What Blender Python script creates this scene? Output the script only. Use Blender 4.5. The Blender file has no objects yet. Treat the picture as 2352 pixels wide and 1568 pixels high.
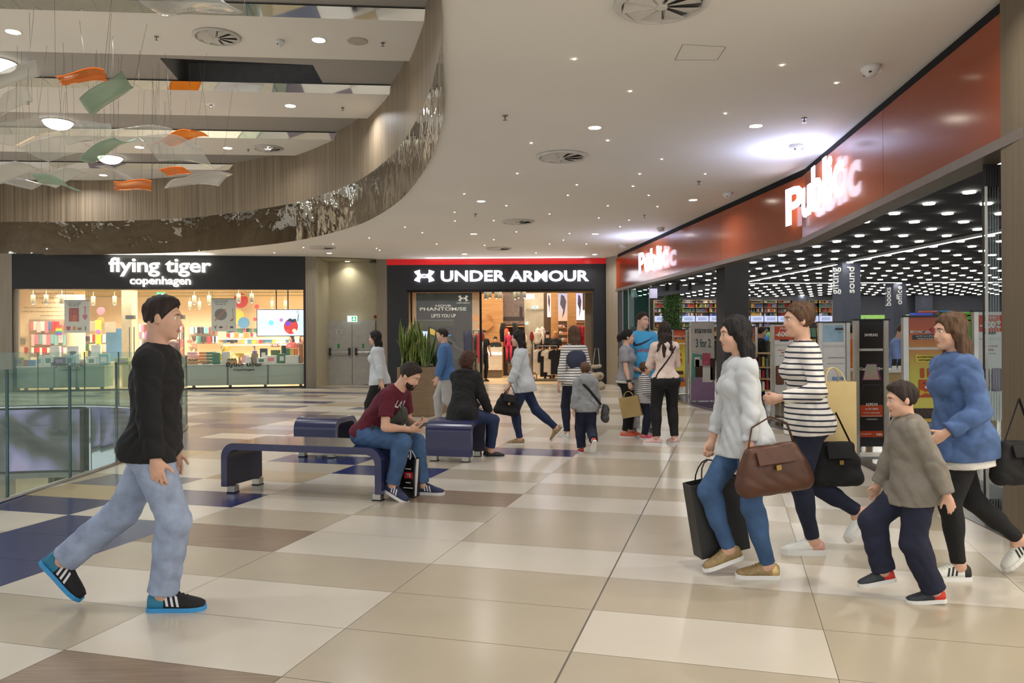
import bpy, bmesh, math, random
import numpy as np
from mathutils import Vector, Matrix, Euler
from mathutils.geometry import tessellate_polygon
from mathutils.bvhtree import BVHTree
PI=math.pi; V=Vector
SC=bpy.context.scene; COL=SC.collection
# ---------------------------------------------------------------- camera, light, exposure
F_PX,HZ,EYE,ROLL=1814.,774.4,1.515,math.radians(.35)
cam=bpy.data.cameras.new('camera'); cam.sensor_width=36; cam.lens=36*F_PX/2352
cam.shift_y=-(784-HZ)/2352; cam.clip_start=.05; cam.clip_end=300
co=bpy.data.objects.new('camera',cam); COL.objects.link(co); SC.camera=co
co.matrix_world=Matrix.Translation((0,0,EYE))@Matrix.Rotation(ROLL,4,'Y')@Matrix.Rotation(PI/2,4,'X')
w=bpy.data.worlds.new('mall_ambient'); SC.world=w; w.use_nodes=True
w.node_tree.nodes['Background'].inputs[0].default_value=(.97,.985,1,1); w.node_tree.nodes['Background'].inputs[1].default_value=1.15
SC.view_settings.view_transform='Standard'; SC.view_settings.look='None'; SC.view_settings.gamma=1
SC.view_settings.use_curve_mapping=False; SC.view_settings.exposure=0.0
SC.cycles.max_bounces=7; SC.cycles.diffuse_bounces=3; SC.cycles.glossy_bounces=4; SC.cycles.transmission_bounces=6
SC.cycles.transparent_max_bounces=14; SC.cycles.sample_clamp_indirect=4; SC.cycles.caustics_reflective=False; SC.cycles.caustics_refractive=False
SC.cycles.use_denoising=True; SC.cycles.use_light_tree=True; SC.cycles.use_adaptive_sampling=True; SC.cycles.adaptive_threshold=.02
def area(name,loc,size,power,col=(1,.93,.82),rot=(0,0,0),sy=None,spread=160,shape=None):
    l=bpy.data.lights.new(name,'AREA'); l.energy=power; l.color=col; l.size=size; l.spread=math.radians(spread)
    if sy: l.shape='RECTANGLE'; l.size_y=sy
    elif shape: l.shape=shape
    o=bpy.data.objects.new(name,l); COL.objects.link(o); o.location=loc; o.rotation_euler=rot
    return o
# large lamps: shop ceilings, storey below, glow of the shop outside the view at the right
area('gift_shop_lamps',(-11.4,27.6,3.1),9,1250,(1,.90,.74),sy=6)
area('sports_shop_lamps',(-.4,29.2,3.8),6.4,440,(1,.89,.73),sy=6)
area('right_shop_glow',(4.6,3.2,2.6),1.6,50,(1,.78,.46),rot=(0,math.radians(62),0),sy=2)
# ---------------------------------------------------------------- pixel <-> place
def _rot(x,y):
    c,s=math.cos(ROLL),math.sin(ROLL); x-=1176; y-=784
    return 1176+c*x-s*y,784+s*x+c*y
def fl(x,y,z=0.):
    x,y=_rot(x,y); Y=F_PX*(EYE-z)/(y-HZ); return V(((x-1176)/F_PX*Y,Y,z))
def at(x,y,Y):
    x,y=_rot(x,y); return V(((x-1176)/F_PX*Y,Y,EYE-(y-HZ)/F_PX*Y))
def px(p):
    X=1176+F_PX*p[0]/p[1]; Y=HZ+F_PX*(EYE-p[2])/p[1]; c,s=math.cos(-ROLL),math.sin(-ROLL); x=X-1176;y=Y-784
    return 1176+c*x-s*y,784+s*x+c*y
def onplane(x,y,A,B):            # the pixel's ray meets the vertical plane through plan points A, B
    x,y=_rot(x,y); dx=(x-1176)/F_PX; ax,ay=A[0],A[1]; ux,uy=B[0]-ax,B[1]-ay
    Y=(ax*uy-ay*ux)/(dx*uy-ux); return V((dx*Y,Y,EYE-(y-HZ)/F_PX*Y))
# ---------------------------------------------------------------- materials
def lin(c): 
    return tuple(((v/255)/12.92 if v<=10 else ((v/255+.055)/1.055)**2.4) for v in c)
MATS={}
def M(name,col,rough=.55,metal=0,var=.08,scale=6,emit=0,spec=None,coat=0,bump=0,stretch=None,alpha=1,trans=0,ecol=None,bdist=.01):
    if name in MATS: return MATS[name]
    m=bpy.data.materials.new(name); m.use_nodes=True; nt=m.node_tree; b=nt.nodes['Principled BSDF']; L=nt.links
    c=lin(col); b.inputs['Roughness'].default_value=rough; b.inputs['Metallic'].default_value=metal
    if spec is not None: b.inputs['Specular IOR Level'].default_value=spec
    if coat: b.inputs['Coat Weight'].default_value=coat; b.inputs['Coat Roughness'].default_value=.08
    if trans: b.inputs['Transmission Weight'].default_value=trans
    if alpha<1: b.inputs['Alpha'].default_value=alpha
    b.inputs['Base Color'].default_value=(*c,1)
    if emit:
        e=lin(ecol) if ecol else c
        b.inputs['Emission Color'].default_value=(*e,1); b.inputs['Emission Strength'].default_value=emit
    if var or bump:
        tc=nt.nodes.new('ShaderNodeTexCoord'); n=nt.nodes.new('ShaderNodeTexNoise'); n.inputs['Scale'].default_value=scale; n.inputs['Detail'].default_value=4
        src=tc.outputs['Object']
        if stretch:
            mp=nt.nodes.new('ShaderNodeMapping'); mp.inputs['Scale'].default_value=stretch; L.new(src,mp.inputs[0]); src=mp.outputs[0]
        L.new(src,n.inputs[0])
        if var:
            r=nt.nodes.new('ShaderNodeValToRGB'); r.color_ramp.elements[0].position=.3; r.color_ramp.elements[1].position=.7
            r.color_ramp.elements[0].color=(*[v*(1-var) for v in c],1); r.color_ramp.elements[1].color=(*[min(1,v*(1+var)) for v in c],1)
            L.new(n.outputs[0],r.inputs[0]); L.new(r.outputs[0],b.inputs['Base Color'])
        if bump:
            bp=nt.nodes.new('ShaderNodeBump'); bp.inputs['Strength'].default_value=bump; bp.inputs['Distance'].default_value=bdist
            L.new(n.outputs[0],bp.inputs['Height']); L.new(bp.outputs[0],b.inputs['Normal'])
    MATS[name]=m; return m
def glassmat(name,col=(225,240,236),rough=.0,opac=.12,tint=(1,1,1),refl=.03):
    if name in MATS: return MATS[name]
    m=bpy.data.materials.new(name); m.use_nodes=True; nt=m.node_tree; nt.nodes.clear(); L=nt.links
    o=nt.nodes.new('ShaderNodeOutputMaterial'); t=nt.nodes.new('ShaderNodeBsdfTransparent'); g=nt.nodes.new('ShaderNodeBsdfGlossy'); mx=nt.nodes.new('ShaderNodeMixShader')
    d=nt.nodes.new('ShaderNodeBsdfDiffuse'); mx2=nt.nodes.new('ShaderNodeMixShader'); lw=nt.nodes.new('ShaderNodeLayerWeight'); pw=nt.nodes.new('ShaderNodeMath'); pw.operation='POWER'; pw.inputs[1].default_value=4; fr=nt.nodes.new('ShaderNodeMath'); fr.operation='MULTIPLY_ADD'; fr.inputs[1].default_value=.45; fr.inputs[2].default_value=refl; L.new(lw.outputs['Facing'],pw.inputs[0]); L.new(pw.outputs[0],fr.inputs[0])
    t.inputs[0].default_value=(*tint,1); g.inputs[1].default_value=rough; d.inputs[0].default_value=(*lin(col),1); mx2.inputs[0].default_value=opac
    L.new(t.outputs[0],mx2.inputs[1]); L.new(d.outputs[0],mx2.inputs[2]); L.new(fr.outputs[0],mx.inputs[0]); L.new(mx2.outputs[0],mx.inputs[1]); L.new(g.outputs[0],mx.inputs[2]); L.new(mx.outputs[0],o.inputs[0])
    MATS[name]=m; return m
def stripemat(name,c1,c2,scale,axis='X',rough=.5,soft=.05,noise=0,duty=.5,coat=0):   # alternating bands along an axis of the object
    if name in MATS: return MATS[name]
    m=bpy.data.materials.new(name); m.use_nodes=True; nt=m.node_tree; L=nt.links; b=nt.nodes['Principled BSDF']; b.inputs['Roughness'].default_value=rough
    if coat: b.inputs['Coat Weight'].default_value=coat
    tc=nt.nodes.new('ShaderNodeTexCoord'); wv=nt.nodes.new('ShaderNodeTexWave'); wv.bands_direction=axis; wv.inputs['Scale'].default_value=scale; wv.inputs['Distortion'].default_value=noise
    wv.inputs['Detail'].default_value=2; r=nt.nodes.new('ShaderNodeValToRGB'); r.color_ramp.elements[0].position=max(0,duty-soft); r.color_ramp.elements[1].position=min(1,duty+soft)
    r.color_ramp.elements[0].color=(*lin(c1),1); r.color_ramp.elements[1].color=(*lin(c2),1)
    L.new(tc.outputs['Object'],wv.inputs[0]); L.new(wv.outputs['Fac'],r.inputs[0]); L.new(r.outputs[0],b.inputs['Base Color']); MATS[name]=m; return m
def woodmat(name,c1,c2,scale=(3,3,60),rough=.45,nscale=2.,bump=0):
    if name in MATS: return MATS[name]
    m=bpy.data.materials.new(name); m.use_nodes=True; nt=m.node_tree; L=nt.links; b=nt.nodes['Principled BSDF']; b.inputs['Roughness'].default_value=rough
    tc=nt.nodes.new('ShaderNodeTexCoord'); mp=nt.nodes.new('ShaderNodeMapping'); mp.inputs['Scale'].default_value=scale
    n=nt.nodes.new('ShaderNodeTexNoise'); n.inputs['Scale'].default_value=nscale; n.inputs['Detail'].default_value=6; n.inputs['Roughness'].default_value=.7
    r=nt.nodes.new('ShaderNodeValToRGB'); r.color_ramp.elements[0].position=.36; r.color_ramp.elements[1].position=.64
    r.color_ramp.elements[0].color=(*lin(c1),1); r.color_ramp.elements[1].color=(*lin(c2),1)
    L.new(tc.outputs['Object'],mp.inputs[0]); L.new(mp.outputs[0],n.inputs[0]); L.new(n.outputs[0],r.inputs[0]); L.new(r.outputs[0],b.inputs['Base Color'])
    MATS[name]=m; return m
def rampmat(name,stops,axis=2,lo=0,hi=1,rough=.4,emit=0):     # a printed blend along one object axis (posters)
    if name in MATS: return MATS[name]
    m=bpy.data.materials.new(name); m.use_nodes=True; nt=m.node_tree; L=nt.links; b=nt.nodes['Principled BSDF']; b.inputs['Roughness'].default_value=rough
    tc=nt.nodes.new('ShaderNodeTexCoord'); sp=nt.nodes.new('ShaderNodeSeparateXYZ'); mr=nt.nodes.new('ShaderNodeMapRange'); mr.inputs[1].default_value=lo; mr.inputs[2].default_value=hi
    r=nt.nodes.new('ShaderNodeValToRGB'); e=r.color_ramp.elements
    for i,(p,c) in enumerate(stops):
        q=e[i] if i<2 else e.new(p)
        q.position=p; q.color=(*lin(c),1)
    L.new(tc.outputs['Object'],sp.inputs[0]); L.new(sp.outputs[axis],mr.inputs[0]); L.new(mr.outputs[0],r.inputs[0]); L.new(r.outputs[0],b.inputs['Base Color'])
    if emit: L.new(r.outputs[0],b.inputs['Emission Color']); b.inputs['Emission Strength'].default_value=emit
    MATS[name]=m; return m
# ---------------------------------------------------------------- objects
def link(o,parent=None):
    COL.objects.link(o)
    if parent: o.parent=parent
    return o
def tag(o,label=None,cat=None,group=None,kind=None):
    if label: o['label']=label
    if cat: o['category']=cat
    if group: o['group']=group
    if kind: o['kind']=kind
    return o
def thing(name,label,cat,loc=(0,0,0),rz=0,group=None):
    o=bpy.data.objects.new(name,None); o.empty_display_size=.1; link(o); o.location=loc; o.rotation_euler=(0,0,rz)
    return tag(o,label,cat,group)
class MB:
    def __init__(s): s.v=[]; s.f=[]; s.m=[]; s.sm=[]; s.cur=0; s.s=False; s.T=None
    def add(s,vs,fs):
        b=len(s.v); T=s.T
        s.v+= [tuple(T@V(p)) for p in vs] if T is not None else [tuple(p) for p in vs]
        for f in fs: s.f.append([b+i for i in f]); s.m.append(s.cur); s.sm.append(s.s)
        return s
    def box(s,c,d,R=None,bev=0):
        x,y,z=d[0]/2,d[1]/2,d[2]/2
        if bev:
            bm=bmesh.new(); bmesh.ops.create_cube(bm,size=1); bmesh.ops.scale(bm,vec=d,verts=bm.verts)
            bmesh.ops.bevel(bm,geom=bm.edges[:],offset=bev,segments=2,profile=.5,affect='EDGES')
            P=[v.co.copy() for v in bm.verts]; fs=[[v.index for v in f.verts] for f in bm.faces]; bm.free()
        else:
            P=[V((a,b,e)) for a in(-x,x) for b in(-y,y) for e in(-z,z)]; fs=[(0,1,3,2),(4,6,7,5),(0,4,5,1),(2,3,7,6),(0,2,6,4),(1,5,7,3)]
        R=R or Matrix.Identity(3); return s.add([R@p+V(c) for p in P],fs)
    def b2(s,lo,hi): return s.box([(lo[i]+hi[i])/2 for i in range(3)],[abs(hi[i]-lo[i]) for i in range(3)])
    def quad(s,a,b,c,d): return s.add([a,b,c,d],[(0,1,2,3)])
    def ring(s,rings,closed=True,cap=(True,True)):
        n=len(rings[0]); vs=[p for r in rings for p in r]; fs=[]
        for i in range(len(rings)-1):
            for j in range(n if closed else n-1):
                k=(j+1)%n; fs.append((i*n+j,i*n+k,(i+1)*n+k,(i+1)*n+j))
        if closed:
            if cap[0]: fs.append(tuple(range(n-1,-1,-1)))
            if cap[1]: fs.append(tuple((len(rings)-1)*n+j for j in range(n)))
        return s.add(vs,fs)
    def tube(s,pts,r,n=8,cap=True,flat=1):
        pts=[V(p) for p in pts]; rs=r if isinstance(r,(list,tuple)) else [r]*len(pts); rings=[]; pu=None
        for i,p in enumerate(pts):
            d=(pts[min(i+1,len(pts)-1)]-pts[max(i-1,0)]).normalized()
            if pu is None: u=d.orthogonal().normalized()
            else: u=(pu-d*pu.dot(d)); u=u.normalized() if u.length>1e-6 else d.orthogonal().normalized()
            pu=u; w=d.cross(u); rings.append([p+(u*math.cos(2*PI*k/n)+w*math.sin(2*PI*k/n)*flat)*rs[i] for k in range(n)])
        return s.ring(rings,True,(cap,cap))
    def lathe(s,prof,c=(0,0,0),n=16,a0=0,axis=None):
        c=V(c); rings=[]
        for r,z in prof:
            ring=[V((r*math.cos(a0+2*PI*k/n),r*math.sin(a0+2*PI*k/n),z)) for k in range(n)]
            if axis is not None: ring=[axis@p for p in ring]
            rings.append([p+c for p in ring])
        return s.ring(rings)
    def prism(s,poly,z0,z1,T=None):     # plan polygon (any shape), extruded
        T=T or Matrix.Identity(4); n=len(poly); tri=tessellate_polygon([[V((p[0],p[1],0)) for p in poly]])
        vs=[T@V((p[0],p[1],z0)) for p in poly]+[T@V((p[0],p[1],z1)) for p in poly]
        fs=[tuple(t) for t in tri]+[tuple(n+i for i in reversed(t)) for t in tri]+[(i,(i+1)%n,n+(i+1)%n,n+i) for i in range(n)]
        return s.add(vs,fs)
    def mesh(s,name,mats):
        me=bpy.data.meshes.new(name); me.from_pydata(s.v,[],s.f)
        for m in (mats if isinstance(mats,(list,tuple)) else [mats]): me.materials.append(m)
        me.polygons.foreach_set('material_index',s.m); me.polygons.foreach_set('use_smooth',s.sm)
        bm=bmesh.new(); bm.from_mesh(me); bmesh.ops.recalc_face_normals(bm,faces=bm.faces[:]); bm.to_mesh(me); bm.free(); me.update(); return me
    def obj(s,name,mats,parent=None,loc=(0,0,0),rz=0,auto=False):
        o=bpy.data.objects.new(name,s.mesh(name,mats)); link(o,parent); o.location=loc; o.rotation_euler=(0,0,rz); return o
def struct(o): o['kind']='structure'; return o
def mono(mb,name,mats,label,cat,origin=None,group=None,rz=0):     # a thing that is one mesh, origin at its base
    if origin is not None: mb.v=[tuple(Matrix.Rotation(-rz,3,'Z')@(V(p)-V(origin))) for p in mb.v]
    o=mb.obj(name,mats,None,origin or (0,0,0),rz); return tag(o,label,cat,group)
def copy_tree(o,parent=None,memo=None):
    c=o.copy(); COL.objects.link(c); c.parent=parent
    for ch in o.children: copy_tree(ch,c)
    return c
def dup(o,loc,rz=None,label=None,group=None):
    c=copy_tree(o); c.location=loc
    if rz is not None: c.rotation_euler=(0,0,rz)
    if label: c['label']=label
    if group: c['group']=group
    return c
# ---------------------------------------------------------------- lettering
def text_bm(s,bold=0,ext=.0,sx=1,space=1,shear=0):
    cu=bpy.data.curves.new('lettering','FONT'); cu.body=s; cu.size=1; cu.offset=bold; cu.extrude=ext; cu.space_character=space; cu.shear=shear; cu.align_x='CENTER'; cu.resolution_u=3
    o=bpy.data.objects.new('lettering',cu); COL.objects.link(o); bpy.context.view_layer.update()
    me=bpy.data.meshes.new_from_object(o.evaluated_get(bpy.context.evaluated_depsgraph_get())); bpy.data.objects.remove(o); bpy.data.curves.remove(cu)
    for v in me.vertices: v.co.x*=sx
    return me
def text(name,s,c,right,up,w,h,mat,parent=None,bold=0,ext=.0,space=1,shear=0,inv=None):
    """lettering centred on c, fitted into w x h (either may be None), lying in the plane right/up; returns the object"""
    me=text_bm(s,bold,0,1,space,shear); P=np.array([v.co for v in me.vertices])
    if len(P)==0: return None
    lo,hi=P.min(0),P.max(0); mid=(lo+hi)/2; kx=w/(hi[0]-lo[0]) if w else None; ky=h/(hi[1]-lo[1]) if h else kx
    if kx is None: kx=ky
    right=V(right).normalized(); up=V(up).normalized(); nrm=right.cross(up); c=V(c)
    Wm=Matrix.Identity(4)
    if parent: Wm=(inv or parent.matrix_basis).inverted()
    if ext:
        bm=bmesh.new(); bm.from_mesh(me); bmesh.ops.remove_doubles(bm,verts=bm.verts[:],dist=1e-5)
        g=bmesh.ops.extrude_face_region(bm,geom=bm.faces[:]); 
        for e in g['geom']:
            if isinstance(e,bmesh.types.BMVert): e.co.z+=1
        bmesh.ops.recalc_face_normals(bm,faces=bm.faces[:]); bm.to_mesh(me); bm.free()
    for v in me.vertices: v.co=Wm@(c+right*((v.co.x-mid[0])*kx)+up*((v.co.y-mid[1])*ky)+nrm*(v.co.z*ext if ext else 0))
    me.materials.append(mat); me.name=name
    o=bpy.data.objects.new(name,me); link(o,parent); return o
def flat(poly2,c,right,up,d=.0):   # points (a,b) in a plane -> 3D
    right=V(right);up=V(up);n=right.cross(up); return [V(c)+right*a+up*b+n*d for a,b in poly2]
def plate(mb,poly2,c,right,up,t=.004):
    right=V(right).normalized();up=V(up).normalized();n=right.cross(up)
    T=Matrix(((right.x,up.x,n.x,c[0]),(right.y,up.y,n.y,c[1]),(right.z,up.z,n.z,c[2]),(0,0,0,1))); return mb.prism(poly2,0,t,T)
def circ(r,n=20,cx=0,cy=0,sx=1,sy=1): return [(cx+r*sx*math.cos(2*PI*k/n),cy+r*sy*math.sin(2*PI*k/n)) for k in range(n)]
def rect(w,h,cx=0,cy=0): return [(cx-w/2,cy-h/2),(cx+w/2,cy-h/2),(cx+w/2,cy+h/2),(cx-w/2,cy+h/2)]
UPZ=V((0,0,1))
# ================================================================ floor
CH=4.05
def smooth(pts,n=4,closed=False):
    P=[V((*p,0)) if len(p)==2 else V(p) for p in pts]; out=[]; N=len(P)
    for i in range(N-1):
        a,b,c,d=P[max(i-1,0)],P[i],P[i+1],P[min(i+2,N-1)]
        for k in range(n):
            t=k/n; out.append(.5*((2*b)+(c-a)*t+(2*a-5*b+4*c-d)*t*t+(3*b-a-3*c+d)*t**3))
    out.append(P[-1]); return out
HOLE=[(p.x,p.y) for p in smooth([(-4.8,2),(-4.8,5),(-4.8,8),(-4.81,9.5),(-4.97,10.63),(-5.11,11.7),(-5.26,12.4),(-5.58,13.54),(-6.21,14.78),(-7.07,16.1),(-8.15,17.4),(-9.45,18.1),(-10.24,18.27),(-11.7,18.05),(-13.2,17.4),(-15,15.5),(-15.6,12),(-15.6,2)],3)]
def inside(x,y,poly):
    r=False; n=len(poly)
    for i in range(n):
        (x1,y1),(x2,y2)=poly[i],poly[i-1]
        if (y1>y)!=(y2>y) and x<(x2-x1)*(y-y1)/(y2-y1)+x1: r=not r
    return r
TH=-.2726; GA,GB=1.199,.607
def grid(c,r):
    u=c*GA; v=-r*GB; return (-.716+u*math.cos(TH)-v*math.sin(TH), 4.71+u*math.sin(TH)+v*math.cos(TH))
random.seed(5)
SPEC={}
for k,c,r in [('b',-3,-1),('b',-3,0),('b',-3,-2),('b',-4,-3),('b',-3,-4),('b',-3,-8),('b',-2,-7),('b',-1,-10),('b',-10,-24),('b',-9,-25),('b',-7,-21),('b',-7,-19),('g',-5,-19),('b',-6,-16),
  ('p',-8,-21),('p',-9,-19),('p',-8,-17),('p',-7,-16),('p',-7,-15),('p',-6,-12),('p',-5,-12),('p',-6,-15),('l',-5,-13),('p',-6,-17),('p',-8,-24),('t',-6,-20),('t',-9,-22),('t',-7,-18),('t',-3,-6),('w',-1,-5),('w',-2,-2),('w',-1,2),('y',-4,-4),('g',-4,-5),('y',-5,-7),('g',-5,-10),('g',-5,-9),('g',-6,-10),
  ('g',-6,-7),('g',-9,-26),('b',-11,-26),('b',-12,-24),('g',-13,-27),('p',-11,-23),('b',-13,-22),('t',-5,-8)]: SPEC[(c,r)]=k
CB={0:{1:'e',0:'e',-1:'e',-2:'c',-3:'e',-4:'e',-5:'c',-6:'e',-7:'c',-8:'e',-9:'e',-10:'c',2:'e'},1:{2:'e',1:'e',0:'c',-1:'e',-2:'c',-3:'e',-4:'e',-5:'c',-6:'e',-7:'c',-8:'e',-9:'e'},2:{2:'e',1:'e',0:'e',-1:'e',-2:'c',-3:'e',-4:'c',-5:'e',-6:'c'},
  -1:{2:'w',1:'c',0:'c',-1:'e',-2:'c',-3:'c',-4:'e',-5:'w'},-2:{3:'c',2:'c',1:'e',0:'c',-1:'e',-3:'e',-4:'c'},-3:{3:'c',2:'c',1:'e',-5:'c',-3:'c'}}
def tilekind(c,r):
    if (c,r) in SPEC: return SPEC[(c,r)]
    if c in CB and r in CB[c]: return CB[c][r]
    h=random.random()
    if c<-5 and r<-8 and h<.2: return random.choice('bgppt')
    return 'c' if ((r%2==0)^(h<.25)) else 'e'
KI={k:i for i,k in enumerate('cewbgplty')}
def tilemat(n,c,var=.05): return M('tile_'+n,c,rough=.22,var=var,scale=1.2,coat=.0,spec=.5)
tmats=[tilemat('cream',(206,198,184)),tilemat('beige',(180,169,149)),woodmat('tile_wood',(120,100,82),(150,130,108),scale=(1.5,30,1),rough=.3),tilemat('blue',(38,46,96)),tilemat('slate',(98,100,116)),
  tilemat('plum',(120,108,112)),tilemat('lilac',(165,156,168)),tilemat('tan',(178,160,128)),woodmat('tile_oak',(160,142,108),(178,158,122),scale=(1.5,30,1),rough=.3),M('grout',(118,112,104),rough=.8)]
from mathutils.geometry import delaunay_2d_cdt
fb=MB(); fb.s=False
HX=[p[0] for p in HOLE]; HY=[p[1] for p in HOLE]
for c in range(-17,9):
    for r in range(-46,15):
        k=tilekind(c,r); g=.0015
        gl=.005 if c==1 else g; gr=.005 if c==0 else g
        a=grid(c+gl/GA,r+g/GB);b=grid(c+1-gr/GA,r+g/GB);d=grid(c+1-gr/GA,r+1-g/GB);e=grid(c+gl/GA,r+1-g/GB)
        q=[a,b,d,e]; cx=sum(p[0] for p in q)/4; cy=sum(p[1] for p in q)/4
        if not(-17.5<cx<7.2 and -4<cy<27): continue
        ins=[inside(*p,HOLE) for p in q]
        fb.cur=KI[k]
        near=min(math.hypot(cx-x,cy-y) for x,y in HOLE)<1.0
        if all(ins) and not near: continue
        if not near and not any(ins): fb.quad(*[(p[0],p[1],0) for p in q]); continue
        pts=[V(p) for p in q]+[V(p) for p in HOLE]; n=len(HOLE)
        res=delaunay_2d_cdt(pts,[(4+i,4+(i+1)%n) for i in range(n)]+[(i,(i+1)%4) for i in range(4)],[],0,1e-5)
        vs,fs=res[0],res[2]
        for f in fs:
            x=sum(vs[i].x for i in f)/len(f); y=sum(vs[i].y for i in f)/len(f)
            if inside(x,y,q) and not inside(x,y,HOLE): fb.add([(vs[i].x,vs[i].y,0) for i in f],[tuple(range(len(f)))])
fb.cur=9
loops=[[V((-17.5,-4,0)),V((7.2,-4,0)),V((7.2,27,0)),V((-17.5,27,0))],[V((*p,0)) for p in HOLE]]
allp=[p for l in loops for p in l]
fb.add([(p.x,p.y,-.003) for p in allp],[tuple(t) for t in tessellate_polygon(loops)])
struct(fb.obj('floor',tmats))
# slab edge of the void: polished fascia, led screen, grey lip
CHROME=M('chrome',(225,228,232),rough=.04,metal=1,var=0)
WAVY=M('wavy_chrome',(215,216,214),rough=.015,metal=1,var=0,scale=.7,bump=1,bdist=.10)
sb=MB(); sb.s=False; n=len(HOLE); cx0=[p for p in HOLE]
def wall_strip(mb,pl,z0,z1,off=0):
    for i in range(len(pl)-1): mb.quad((*pl[i],z0),(*pl[i+1],z0),(*pl[i+1],z1),(*pl[i],z1))
sb.cur=0; wall_strip(sb,HOLE,-1.5,-.02); sb.cur=1; wall_strip(sb,HOLE,-1.66,-1.5)
loops=[[V((-17.5,-4,0)),V((7.2,-4,0)),V((7.2,27,0)),V((-17.5,27,0))],[V((*p,0)) for p in HOLE]]
sb.add([(p.x,p.y,-1.66) for p in allp],[tuple(t) for t in tessellate_polygon(loops)])
struct(sb.obj('trim_void_edge',[M('slab_mirror',(200,205,208),rough=.06,metal=1,var=0,scale=.7,bump=.05),M('slab_lip',(150,150,148),rough=.5)]))
# lower storey seen through the glass
lb=MB(); lb.b2((-18,22,-6),(-4,22.4,-1.7)); struct(lb.obj('wall_lower_storey',[M('lower_wall',(150,142,124))]))
lb=MB(); lb.b2((-18,0,-6.05),(8,22.4,-6)); struct(lb.obj('floor_lower_storey',[M('lower_floor',(170,160,140),rough=.3)]))
area('lower_storey_lamps',(-11,16,-1.8),6,900,sy=9)
# ================================================================ ceiling
RIM=[(p.x,p.y) for p in smooth([(-17,23.2),(-15,23.22),(-12,23.2),(-9.5,22.75),(-7.35,21.6),(-5.5,20.2),(-3.72,18),(-2.69,16.06),(-1.87,13.9),(-1.2,11.4),(-.87,9.67),(-.7,8.4),(-.6,7),(-.5,5.5),(-.6,3),(-1.2,1),(-3,-1),(-17,-1.5)],5)]
FA=[(3.22,24.3),(4.42,12.0),(3.62,5.4)]       # line of the bookshop front
WHITE=M('ceiling_paint',(238,234,227),rough=.85,var=.02,scale=.5)
outer=[(-17.2,-3.5),(3.85,-3.5),(FA[2][0]+.22,FA[2][1]),(FA[1][0]+.22,FA[1][1]),(FA[0][0]+.22,FA[0][1]),(3.44,25.6),(-17.2,25.6)]
loops=[[V((*p,0)) for p in outer],[V((*p,0)) for p in RIM]]; allp=[p for l in loops for p in l]
cb=MB(); cb.add([(p.x,p.y,CH) for p in allp],[tuple(t) for t in tessellate_polygon(loops)]); struct(cb.obj('ceiling',[WHITE]))
rb=MB(); rb.s=False; wall_strip(rb,RIM,CH-.03,5.0); struct(rb.obj('trim_mirror_band',[WAVY]))
RIMW=[(x+.0,y) for x,y in RIM]
WOODW=woodmat('ribbed_walnut',(112,98,80),(168,150,124),scale=(14,14,.12),rough=.5,nscale=1.6)
rb=MB(); wall_strip(rb,RIMW+[RIMW[0]],5.0,6.42); rb.quad((-17,23.2,CH),(-17,-1.5,CH),(-17,-1.5,5.0),(-17,23.2,5.0)); struct(rb.obj('wall_void_cladding',[WOODW]))
# stepped upper ceiling: white beams with polished bevels, grey soffit
GREYS=M('soffit_paint',(168,164,158),rough=.85,var=.02)
POL=M('polished_strip',(225,225,222),rough=.03,metal=1,var=0,scale=1.1,bump=.06)
for i in range(-3,5):
    y0=11.36+3.6*i; k=.09; mb=MB(); xs=(-17,.5)
    def L(x,dy,z): return (x,y0+k*(x+5)+dy,z)
    mb.cur=0; mb.quad(L(xs[0],0,6.2),L(xs[1],0,6.2),L(xs[1],1.72,6.2),L(xs[0],1.72,6.2)); mb.quad(L(xs[0],1.72,6.2),L(xs[1],1.72,6.2),L(xs[1],1.72,6.36),L(xs[0],1.72,6.36))
    mb.cur=1; mb.quad(L(xs[0],-.12,6.33),L(xs[1],-.12,6.33),L(xs[1],0,6.2),L(xs[0],0,6.2))
    struct(mb.obj('trim_%d'%(i+4),[WHITE,POL]))
hole=[(-6.04,13.6),(-3.5,14.0),(-3.6,15.6),(-6.3,15.4)]
loops=[[V((-17,-1.5,0)),V((.5,-1.5,0)),V((.5,26,0)),V((-17,26,0))],[V((*p,0)) for p in hole]]; allp=[p for l in loops for p in l]
cb=MB(); cb.add([(p.x,p.y,6.36) for p in allp],[tuple(t) for t in tessellate_polygon(loops)]); struct(cb.obj('ceiling_upper_soffit',[GREYS]))
cb=MB(); wall_strip(cb,hole+[hole[0]],6.36,6.9); cb.quad(*[(*p,6.9) for p in hole]); struct(cb.obj('ceiling_upper_recess',[M('recess_dark',(150,150,152),rough=.9)]))
# ================================================================ back walls
PIER=woodmat('pier_stone',(128,118,102),(146,136,118),scale=(20,20,.4),rough=.6); OLIVE=M('alcove_paint',(176,168,142),rough=.8,var=.03); BLK=M('shop_black',(22,22,23),rough=.45,var=.1)
GL,GR=V((-14.62,23.1,0)),V((-6.37,24.4,0)); GD=(GR-GL).normalized(); GN=V((-GD.y,GD.x,0))     # gift shop front: line, direction, inward normal
UL,UR=V((-4.02,25.45,0)),V((3.2,25.45,0))
def wseg(name,A,B,z0,z1,t,mat,parent=None):     # wall between plan points A,B, thickness t to the back
    A,B=V((A[0],A[1],0)),V((B[0],B[1],0)); d=(B-A).normalized(); nn=V((-d.y,d.x,0))*t; mb=MB()
    mb.prism([(A.x,A.y),(B.x,B.y),((B+nn).x,(B+nn).y),((A+nn).x,(A+nn).y)],z0,z1); o=mb.obj(name,[mat],parent); return o
struct(wseg('wall_pier_left',GL-GD*1.6,GL,0,CH,.5,PIER))
p0=onplane(704,890,GL,GR); p1=onplane(725,890,GL,GR)
struct(wseg('wall_pier_alcove_left',GR,GR+GD*.31,0,CH,.25,PIER))
AL=GR+GD*.31
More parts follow.
